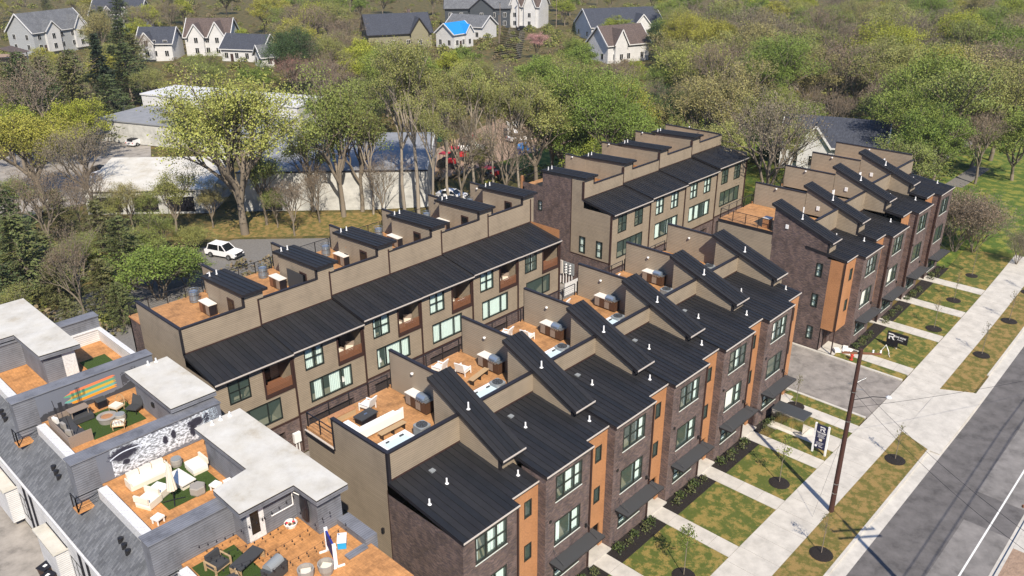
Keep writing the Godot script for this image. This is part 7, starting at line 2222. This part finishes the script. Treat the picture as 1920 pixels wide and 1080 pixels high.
const TREES := """
Y|29.1|-73.9|23.9|1.0|biggest pale lime tree, in front of the hall wall
O|42.5|-69.8|22.1|0.9|tall olive tree with a dark trunk, before the hall wall
B|33.3|-68.3|8.2|0.8|small rust leaved tree before the hall wall, by the big lime tree
O|41.0|-75.0|14.1|1.0|olive tree between the big lime tree and the dark trunked one
T|49.1|-64.0|23.2|0.8|tall pale trunked tree, first of the leaning ones by the timber piles
T|48.6|-57.7|19.8|0.8|tall pale trunked tree between timber piles and hall
T|53.9|-59.5|21.1|0.8|pale trunked leaning tree in front of the red tractor
T|57.5|-58.3|21.7|0.8|tall olive tree standing before the white pickup
T|60.0|-56.9|17.8|0.8|slim pale trunked tree between pickup and blue tarpaulin
T|63.3|-54.5|19.4|0.8|slim tall tree just in front of the blue tarpaulin
G|77.6|-53.9|19.1|1.0|bright green dense tree behind the brick end wall
y|82.5|-51.8|15.2|1.0|bright lime green tree past the courtyard gap
G|74.6|-58.0|14.3|0.9|green tree between blue tarpaulin and brick end wall
O|89.7|-51.6|12.3|1.0|olive tree above the third rear house past the gap
D|94.7|-49.8|12.4|1.0|dark green tree above the last rear house past the gap
O|95.3|-43.9|15.5|1.0|half leafed olive tree just beyond the last rear house
B|76.5|-22.2|18.9|0.9|big bare grey tree at the end of the far rear row
B|98.3|-40.2|9.6|0.9|bare brown tree between the two far rows
O|92.5|-27.4|10.5|0.9|thin olive tree beside the white black-roofed house
G|110.0|-32.3|9.4|0.9|green tree behind the white black-roofed house
B|120.0|-32.1|9.5|1.0|brown budding tree over the black-roofed house
O|119.1|-25.0|11.6|1.1|broad olive tree behind the second house past the driveway
G|108.5|-15.2|15.3|1.2|broad leafy green tree behind the last house past the driveway
G|106.8|-10.7|10.4|1.1|leafy green tree right behind the last street roof
y|146.7|-24.4|16.5|1.1|bright yellow-green round tree in the wood, highest of its kind
O|138.6|-30.0|14.7|1.1|olive tree beside the bright yellow-green one
B|151.1|-16.3|17.5|1.1|tall bare tree above the meadow
O|151.7|-9.2|10.6|1.0|olive tree over the thick trunk by the garden path
G|117.1|-2.7|11.4|1.1|spreading green tree with a thick trunk on the meadow
B|82.2|0.1|8.4|1.2|bare brown bush beside the last street house
B|83.2|1.9|8.2|1.2|second bare brown bush, on the meadow side
B|82.4|6.8|4.9|0.9|small bare tree at the end of the pavement
G|86.7|-2.3|6.7|1.0|green bush against the last street house
y|15.8|-110.0|14.6|1.2|round yellow-green tree above the car park
B|18.5|-97.8|13.7|1.0|bare brown tree beside the yellow-green round one
B|14.4|-92.1|7.6|1.0|leaning bare tree in front of the car park
C|1.4|-72.3|10.4|1.4|bushy evergreen nearest the grey terraces, over the car park
C|-2.3|-70.2|8.0|1.4|bushy evergreen at the picture edge above the grey terraces
C|3.0|-67.4|6.6|1.2|evergreen above the farthest grey roof
B|3.2|-61.3|11.6|0.7|bare twin trunk behind the white parapet corner
C|5.6|-61.6|6.8|1.3|evergreen between white parapet and rear row
G|11.3|-61.6|7.0|1.4|bright green bush beside the first rear row deck
G|15.1|-63.0|4.0|1.4|bright green bush below the white SUV
C|11.5|-70.4|8.0|1.2|olive evergreen left of the white SUV
O|17.7|-73.8|7.1|1.2|thin olive tree between SUV and hall wing
O|21.2|-72.8|3.6|1.3|low olive bush beside the white SUV
G|44.4|-137.8|3.8|1.5|round green bush in the car park, beside the pickup
D|47.5|-139.5|4.8|1.4|dark green clipped tree in the car park
Y|48.2|-126.9|8.4|1.2|lime tree left of the biggest lime tree, lower
S|48.6|-164.0|17.7|0.8|tall dark spruce among the pines
C|31.8|-167.5|13.4|1.2|pine below the pale grey house, nearest the pergola
C|38.3|-167.9|13.9|1.2|pine in front of the pale grey house
C|44.8|-168.8|14.5|1.2|pine in the middle of the belt below the pale grey house
C|55.3|-166.9|14.6|1.2|pine just beyond the tall dark spruce
O|57.4|-159.4|9.9|1.2|olive tree between pines and big lime tree
C|34.5|-150.6|10.9|1.2|lower pine in front of the belt
C|24.7|-151.8|10.6|1.2|lower pine at the picture edge
C|45.0|-152.9|10.9|1.2|pine over the printed fence
R|79.0|-136.2|11.5|1.1|rosy bare thicket tree behind the big lime tree
R|82.9|-130.5|10.3|1.1|rosy bare thicket tree farther along from the lime tree
P|158.9|-136.7|8.1|1.1|pink blossom tree by the far street
S|187.4|-146.3|7.3|0.8|dark pine by the wide grey roofed house
y|202.8|-142.2|8.8|1.4|bright round tree before the wide grey roofed house
O|143.3|-215.8|9.3|1.2|olive tree far behind the rosy thicket
C|5.5|-89.8|8.6|1.3|bushy evergreen at the picture edge, behind the yellow-green round tree
C|5.2|-77.2|6.1|1.3|evergreen between the two bushy ones above the grey terraces
O|8.0|-74.1|6.1|1.3|olive budding tree between the evergreens and the rear row
C|13.2|-81.4|7.2|1.2|evergreen behind the bare twin trunk
O|-2.3|-64.5|6.0|1.3|olive budding tree touching the farthest white roof
C|0.6|-57.9|4.8|1.3|low evergreen by the white parapet corner
C|5.6|-57.8|5.2|1.3|low evergreen against the first rear row deck
O|14.3|-72.3|4.9|1.3|olive budding tree between evergreen and SUV
O|17.7|-86.9|6.4|1.2|olive tree in front of the hall wing
O|21.6|-85.8|6.2|1.2|olive tree before the hall wing, nearer the SUV
O|27.4|-79.5|7.3|1.0|thin olive tree between hall wing and biggest lime tree
O|33.5|-72.9|6.1|0.9|thin olive tree just beyond the biggest lime tree
T|46.1|-67.6|15.4|0.8|pale trunked tree between dark trunked tree and leaning ones
B|15.2|-88.0|10.4|0.8|leaning grey tree over the car park, nearer the evergreens
O|19.4|-86.7|7.6|1.0|olive tree over the hall wing, nearer the bare twin trunk
O|22.4|-80.3|10.4|1.0|olive tree before the hall wing, beside the biggest lime tree
O|33.1|-75.0|13.6|0.9|olive tree leaning behind the biggest lime tree
B|38.8|-70.4|8.9|0.9|bare grey tree before the middle of the hall wall
O|45.8|-69.8|18.8|0.9|tall olive tree beside the dark trunked one
B|45.7|-64.6|10.1|0.8|bare grey tree before the hall corner
T|49.6|-61.6|25.4|0.8|tallest pale trunked tree by the timber piles
B|54.8|-58.2|16.5|0.8|bare grey tree before the red tractor
O|60.7|-59.8|11.3|0.8|small olive tree before the pickup
B|60.2|-54.8|14.4|0.8|bare grey tree between pickup and blue tarpaulin
O|67.6|-54.6|19.7|1.0|olive tree just past the blue tarpaulin
G|72.8|-53.8|12.0|1.1|green tree touching the brick end wall
B|8.0|-84.3|12.5|0.8|bare grey tree over the evergreens, above the grey terraces
O|9.3|-97.6|9.1|1.1|olive tree at the picture edge before the car park
C|12.0|-91.5|6.8|1.2|evergreen in front of the car park
y|110.0|-216.1|8.6|1.3|yellow green tree behind the brown roofed house
O|73.1|-101.4|9.4|1.1|#1
y|130.7|-204.2|14.8|1.1|#6
B|216.0|-80.5|14.7|1.1|#10
G|120.5|-43.4|9.4|1.1|#11
O|266.4|-39.9|12.9|1.1|#15
B|128.4|-27.0|12.6|1.2|#13
y|218.7|-58.0|13.0|0.9|#10
y|162.9|-283.7|9.2|1.2|#8
G|248.9|-72.4|12.7|1.0|#9
O|137.4|-10.6|17.2|1.2|#13
G|162.4|-30.5|13.8|1.0|#13
B|75.3|-114.8|13.0|1.0|#1
B|209.1|-98.9|10.5|1.2|#10
O|72.4|-160.1|11.4|1.1|#16
O|62.1|-195.6|11.8|1.2|#5
O|188.9|-91.3|17.8|1.2|#10
O|165.8|-248.9|14.5|1.1|#8
B|123.5|-182.5|9.6|1.2|#6
O|207.0|-29.4|9.4|1.2|#13
O|111.6|-38.6|10.8|1.0|#11
B|202.2|-89.8|9.8|1.2|#10
O|146.9|-79.1|11.9|1.1|#10
O|21.0|-140.1|14.0|1.0|#3
O|128.8|-191.7|16.2|1.1|#6
O|145.5|-39.8|16.3|1.2|#13
O|42.4|-192.2|10.0|1.2|#16
O|173.7|-60.2|14.4|1.1|#10
O|227.0|-104.5|11.7|1.2|#9
G|179.0|-78.2|12.8|1.1|#10
O|186.7|-74.0|9.8|1.0|#10
B|210.9|-70.1|11.7|1.0|#10
O|151.9|-230.1|16.5|1.2|#6
O|250.9|-34.8|10.9|0.9|#10
Y|227.9|-62.4|16.1|1.2|#10
y|280.3|-86.5|10.1|1.0|#15
Y|121.9|-61.1|15.5|1.2|#11
G|184.5|-111.3|11.5|1.1|#10
D|163.0|-316.7|12.0|1.1|#4
D|177.2|-106.7|11.3|1.0|#10
Y|226.0|-116.0|14.0|1.1|#9
B|138.4|-40.0|16.6|1.0|#13
B|96.5|-249.5|12.9|1.2|#4
B|130.5|-54.1|12.3|1.0|#11
Y|235.6|-79.8|9.5|1.1|#9
O|113.5|-134.6|9.4|0.9|#10
D|280.4|-181.2|11.3|1.1|#9
B|175.6|-25.5|13.3|1.1|#13
B|25.3|-133.4|18.8|1.2|#3
B|150.1|-46.5|10.0|1.1|#13
O|320.9|-108.4|11.9|0.9|#15
O|138.7|-67.6|12.1|1.2|#11
B|101.7|-95.0|11.0|0.9|#1
O|178.2|-36.2|10.6|1.2|#13
O|100.1|-121.3|10.8|1.0|#1
B|170.2|-76.5|18.8|1.1|#10
B|194.5|-23.3|17.0|1.0|#13
O|108.6|-283.3|10.5|0.9|#4
y|201.1|-37.5|18.0|0.9|#13
y|226.9|-183.0|11.0|1.1|#8
O|229.1|-142.8|12.1|1.0|#9
G|202.9|-47.8|9.1|1.2|#10
O|132.3|-43.5|15.4|1.2|#11
O|190.0|-32.5|17.8|1.0|#13
Y|153.1|-28.2|15.7|1.2|#13
O|316.2|-79.4|10.1|1.2|#15
B|239.1|-126.6|14.9|1.0|#9
B|219.0|-39.4|10.1|0.9|#10
O|95.7|-57.8|13.4|1.2|#1
B|117.1|-53.4|17.6|0.9|#11
B|126.2|-373.1|11.1|1.0|#4
O|265.7|-139.1|10.6|1.0|#9
G|110.6|-93.9|10.9|1.2|#1
y|107.6|-309.1|12.8|1.2|#4
O|143.7|-61.5|15.4|0.9|#11
G|85.5|-103.9|13.3|1.1|#1
O|128.9|-61.1|15.4|1.1|#11
G|94.0|-112.5|10.8|1.1|#1
y|88.0|-123.7|13.0|0.9|#1
Y|188.1|-82.3|11.2|1.2|#10
O|73.3|-312.4|11.4|1.0|#4
B|80.3|-216.7|9.1|0.9|#5
G|207.9|-122.8|10.4|1.0|#9
B|118.1|-171.0|13.7|1.1|#6
y|103.6|-172.0|14.0|1.0|#5
Y|82.9|-34.2|11.1|1.1|#12
O|160.8|-15.7|10.0|1.1|#13
B|408.8|-85.7|9.1|1.1|#15
B|178.9|-89.3|15.1|1.2|#10
G|74.1|-45.7|17.9|1.0|#12
O|68.8|-96.1|14.2|1.0|#1
O|218.8|-27.9|15.3|1.2|#13
O|278.5|-98.9|9.4|1.0|#15
O|293.1|-61.0|15.0|1.0|#15
B|110.1|-56.0|10.6|1.2|#11
G|262.1|-65.1|16.9|1.1|#15
G|186.4|-22.7|16.5|1.2|#13
O|91.5|-8.7|11.9|1.2|#11
O|112.0|-327.0|9.2|1.1|#4
C|70.9|-204.8|14.9|1.2|#5
Y|260.3|-52.5|11.4|1.0|#15
O|127.3|-8.6|17.2|1.2|#13
O|126.3|-15.2|17.8|1.2|#13
B|245.3|-53.4|14.2|1.1|#10
O|167.5|-22.9|13.7|1.1|#13
y|105.9|-114.1|10.4|1.1|#1
y|192.3|-105.7|12.7|1.0|#10
G|98.0|-69.6|13.9|1.1|#1
B|77.0|-122.1|14.1|0.9|#1
O|88.9|-39.7|17.9|1.0|#11
O|138.2|-328.9|10.0|1.0|#4
B|111.5|-6.3|11.5|0.9|#13
B|104.6|-85.3|9.7|0.9|#1
O|156.6|-57.3|10.3|1.0|#13
B|165.3|-49.8|18.5|1.0|#13
y|278.0|-43.7|16.2|1.2|#15
G|153.6|-88.4|10.4|0.9|#10
y|202.5|-283.1|10.9|1.1|#8
O|123.3|-88.6|9.1|1.1|#1
G|180.2|-44.3|12.0|1.2|#13
G|241.2|-210.1|9.1|1.1|#8
O|203.3|-56.0|16.5|1.2|#10
C|29.8|-144.7|14.6|1.0|#16
C|120.2|-300.2|15.1|1.2|#4
O|104.7|-159.1|12.2|1.2|#6
O|159.7|-66.6|14.9|1.2|#10
O|100.3|-130.0|10.2|1.0|#1
y|166.8|-93.6|16.6|1.0|#10
O|117.0|-359.8|9.9|1.2|#4
Y|273.9|-63.4|12.1|1.1|#15
Y|154.6|-73.0|13.5|1.2|#10
G|241.2|-89.5|9.3|1.0|#9
O|140.4|-21.0|14.3|1.0|#13
C|60.8|-186.6|11.5|1.2|#16
B|126.3|-38.9|9.2|0.9|#11
C|95.5|-261.8|17.2|1.0|#4
O|182.7|-65.4|14.2|1.2|#10
B|294.0|-146.6|11.1|0.9|#15
C|61.5|-176.5|14.9|1.0|#16
B|185.7|-58.0|9.4|0.9|#10
O|259.3|-96.7|11.4|1.2|#9
O|272.3|-196.2|9.5|1.1|#8
O|114.6|-12.6|18.9|1.2|#13
D|183.9|-298.9|11.6|1.2|#8
O|47.2|-182.6|10.4|0.9|#16
O|260.7|-150.5|10.9|1.2|#9
O|82.6|-40.5|10.8|1.0|#12
O|150.9|-63.9|18.0|1.0|#11
C|112.8|-378.1|9.2|1.0|#4
G|229.6|-39.4|16.4|1.0|#10
y|155.1|-347.8|11.3|1.0|#4
O|46.6|-200.4|10.3|1.1|#16
B|147.5|-55.2|10.2|1.0|#11
B|112.0|-72.2|12.3|1.2|#1
B|192.2|-46.3|18.2|1.2|#10
B|266.8|-73.5|12.6|1.0|#15
O|81.6|-94.9|9.9|0.9|#1
O|236.2|-116.8|11.6|1.1|#9
G|251.9|-118.6|12.7|1.2|#9
y|104.9|-264.8|11.6|1.2|#4
G|306.7|-54.3|10.2|0.9|#15
G|236.1|-52.4|10.8|1.0|#10
O|137.8|-50.1|17.5|1.1|#11
G|174.4|-17.9|15.5|1.0|#13
B|197.7|-98.6|9.5|0.9|#10
G|124.3|-213.7|9.0|0.9|#5
B|215.8|-113.9|12.6|0.9|#9
B|219.6|-123.2|11.0|1.2|#9
O|91.4|-139.7|14.1|0.9|#16
G|208.5|-268.2|11.2|1.2|#8
G|105.0|-51.6|11.0|1.0|#11
O|239.1|-43.6|13.1|1.1|#10
Y|282.2|-115.5|9.4|1.2|#15
y|87.2|-233.3|11.5|1.0|#5
Y|158.7|-41.7|12.9|0.9|#13
O|271.2|-151.0|10.4|1.1|#9
C|132.6|-302.3|9.8|1.1|#4
Y|164.2|-60.0|12.0|1.1|#10
O|220.9|-73.0|14.8|1.0|#10
O|234.0|-190.6|12.3|1.0|#8
G|249.5|-100.7|10.0|1.0|#9
O|113.8|-160.9|10.7|1.2|#6
O|219.7|-95.7|11.5|1.1|#10
B|214.3|-49.8|10.3|1.0|#10
G|160.4|-235.7|13.1|1.1|#6
y|67.3|-42.9|10.6|1.0|#12
O|203.3|-108.8|10.6|1.1|#10
C|82.4|-250.4|13.1|1.1|#4
y|316.7|-97.9|9.1|1.2|#15
O|236.7|-135.7|9.4|1.1|#9
G|332.6|-88.3|13.2|0.9|#15
O|87.3|-61.1|9.8|0.9|#1
G|132.5|-99.7|10.5|1.2|#10
G|348.9|-63.9|10.1|1.0|#15
O|256.5|-43.9|14.7|1.1|#15
C|96.1|-278.8|10.7|1.1|#4
O|196.7|-73.1|10.0|1.0|#10
y|309.5|-68.7|12.5|1.0|#15
B|374.9|-118.1|9.6|1.1|#15
O|133.2|-72.3|16.0|0.9|#11
G|74.6|-144.4|9.8|1.2|#16
y|154.1|-257.8|10.3|1.1|#5
O|153.1|-217.8|11.5|1.0|#6
O|206.8|-82.1|12.7|1.1|#10
O|120.9|-9.7|17.4|0.9|#13
O|276.4|-231.3|9.1|1.1|#14
B|119.5|-278.6|12.1|1.2|#4
B|103.6|-180.5|9.0|1.1|#5
B|183.6|-97.7|17.4|1.2|#10
y|261.5|-161.3|9.8|1.1|#9
G|250.0|-145.0|13.9|0.9|#9
G|92.3|-96.2|11.3|1.1|#1
O|299.9|-173.1|9.3|0.9|#15
G|187.7|-256.2|9.4|1.1|#8
G|83.7|-110.7|15.6|0.9|#1
G|242.6|-62.1|15.6|1.1|#10
O|344.5|-75.3|10.7|1.1|#15
O|71.3|-219.4|18.4|0.9|#5
B|152.3|-247.6|9.8|1.2|#5
O|306.2|-157.3|9.2|1.2|#15
y|178.3|-53.4|12.0|1.2|#10
O|176.9|-256.1|10.2|1.1|#8
O|268.3|-90.0|13.2|1.2|#15
Y|146.5|-32.9|17.3|1.1|#13
y|167.5|-85.5|15.0|1.0|#10
B|112.4|-181.9|17.0|1.1|#5
O|288.7|-70.8|10.1|1.2|#15
B|56.7|-204.3|9.2|1.0|#5
O|111.4|-149.7|9.7|1.2|#6
O|217.9|-247.3|12.4|1.0|#8
G|65.9|-107.4|9.3|1.2|#1
B|239.4|-32.9|13.8|1.2|#10
O|291.6|-88.3|11.6|0.9|#15
O|386.3|-82.9|9.3|1.2|#15
O|76.0|-234.4|10.3|1.2|#4
y|317.2|-153.0|9.5|1.1|#15
Y|333.0|-55.7|12.1|0.9|#15
B|94.0|-155.1|11.6|1.2|#16
B|303.3|-112.4|11.3|1.2|#15
C|124.9|-311.8|11.0|1.2|#4
O|97.2|-32.4|13.0|0.9|#11
O|67.5|-150.5|11.4|1.2|#16
O|112.3|-46.2|15.5|1.1|#11
G|256.1|-204.6|10.7|1.1|#8
Y|105.7|-44.2|10.9|1.0|#11
y|300.5|-123.1|11.0|1.1|#15
y|55.0|-215.9|9.3|1.1|#5
O|133.6|-361.6|11.0|1.2|#4
y|19.7|-128.9|13.5|1.1|#3
O|161.8|-79.7|9.5|1.2|#10
G|120.2|-18.5|18.9|0.9|#13
O|312.9|-130.7|12.4|1.1|#15
y|181.0|-269.1|10.8|1.2|#8
y|91.6|-372.0|9.6|1.1|#4
B|333.4|-67.7|9.3|1.2|#15
y|53.2|-175.1|12.0|1.2|#16
y|38.1|-176.2|9.5|0.9|#16
G|100.4|-10.9|13.9|0.9|#11
O|100.3|-396.1|10.7|1.2|#4
O|135.1|-230.5|12.0|1.2|#5
O|255.5|-82.4|13.7|1.1|#9
y|265.2|-125.0|13.6|1.0|#9
G|369.8|-70.0|9.1|1.2|#15
G|123.0|-69.2|10.7|1.1|#11
O|120.6|-289.8|10.3|1.1|#4
G|266.4|-218.6|11.0|1.2|#8
B|314.7|-119.1|12.0|1.1|#15
B|171.9|-277.4|13.1|0.9|#8
O|224.5|-83.9|10.3|1.0|#10
Y|131.8|-19.4|12.5|1.1|#13
O|200.6|-117.8|13.9|1.1|#10
B|168.8|-67.6|16.3|1.1|#10
O|101.6|-103.9|10.8|0.9|#1
y|245.1|-109.1|12.7|1.1|#9
G|262.8|-106.3|9.4|1.1|#9
O|227.4|-31.1|12.2|0.9|#10
O|87.8|-359.6|9.4|1.0|#4
D|82.5|-143.2|17.0|1.0|#16
O|125.1|-332.2|11.7|0.9|#4
y|125.8|-79.9|9.5|1.0|#1
B|118.1|-79.8|10.2|0.9|#1
y|167.0|-42.1|18.2|1.1|#13
G|163.2|-264.8|12.7|0.9|#8
O|288.1|-44.1|13.1|1.2|#15
O|191.6|-282.4|10.1|1.0|#8
y|131.3|-291.8|11.0|1.0|#4
B|344.3|-107.1|10.2|1.1|#15
O|304.3|-88.3|13.8|1.2|#15
G|96.1|-78.0|13.7|0.9|#1
y|139.4|-247.5|13.0|1.1|#5
O|119.9|-95.0|10.2|1.2|#1
C|32.6|-136.7|17.7|1.0|#3
G|220.6|-133.3|13.2|1.2|#9
O|76.5|-40.2|11.0|1.2|#12
G|114.7|-120.9|10.2|1.2|#1
B|284.0|-129.6|12.2|1.1|#15
O|34.9|-184.1|12.2|1.0|#16
O|173.6|-330.9|10.2|0.9|#4
B|108.8|-62.6|10.3|0.9|#11
B|41.8|-159.5|9.2|1.0|#16
B|118.8|-143.8|9.4|1.1|#7
O|105.7|-76.4|12.8|1.2|#1
B|118.4|-420.5|10.2|1.1|#4
O|300.0|-224.7|9.2|1.1|#14
G|142.9|-108.8|10.2|1.1|#10
O|217.9|-301.0|10.0|1.1|#8
D|139.6|-206.3|12.6|1.1|#6
B|171.2|-33.5|13.8|1.2|#13
Y|271.9|-114.1|10.5|1.1|#15
y|158.0|-364.0|10.6|1.2|#4
y|28.3|-126.7|12.2|1.1|#3
B|333.8|-124.0|10.5|1.0|#15
O|108.4|-106.4|9.0|1.2|#1
B|90.9|-147.5|12.7|1.0|#16
O|148.8|-114.3|10.8|0.9|#10
C|31.0|-157.6|16.6|1.1|#16
B|101.5|-291.4|10.3|1.1|#4
B|99.2|-148.8|13.4|0.9|#16
B|347.2|-90.2|10.6|1.1|#15
y|180.0|-310.1|9.6|1.1|#8
B|117.6|-199.9|11.5|1.1|#5
y|99.4|-141.0|11.3|1.1|#16
B|81.9|-341.8|10.5|1.0|#4
O|97.9|-166.3|14.5|1.2|#5
y|284.0|-54.8|10.1|1.2|#15
B|143.8|-238.5|10.3|1.1|#5
O|239.3|-145.2|12.5|0.9|#9
B|117.3|-348.5|10.9|1.2|#4
O|341.3|-160.7|9.1|1.0|#15
G|126.1|-47.7|18.4|1.1|#11
O|174.3|-98.3|16.9|0.9|#10
O|139.4|-347.6|10.4|1.0|#4
O|365.4|-109.3|10.7|1.0|#15
O|73.8|-172.4|9.1|1.0|#16
y|223.2|-47.1|11.1|1.1|#10
O|321.1|-52.2|11.8|1.0|#15
"""
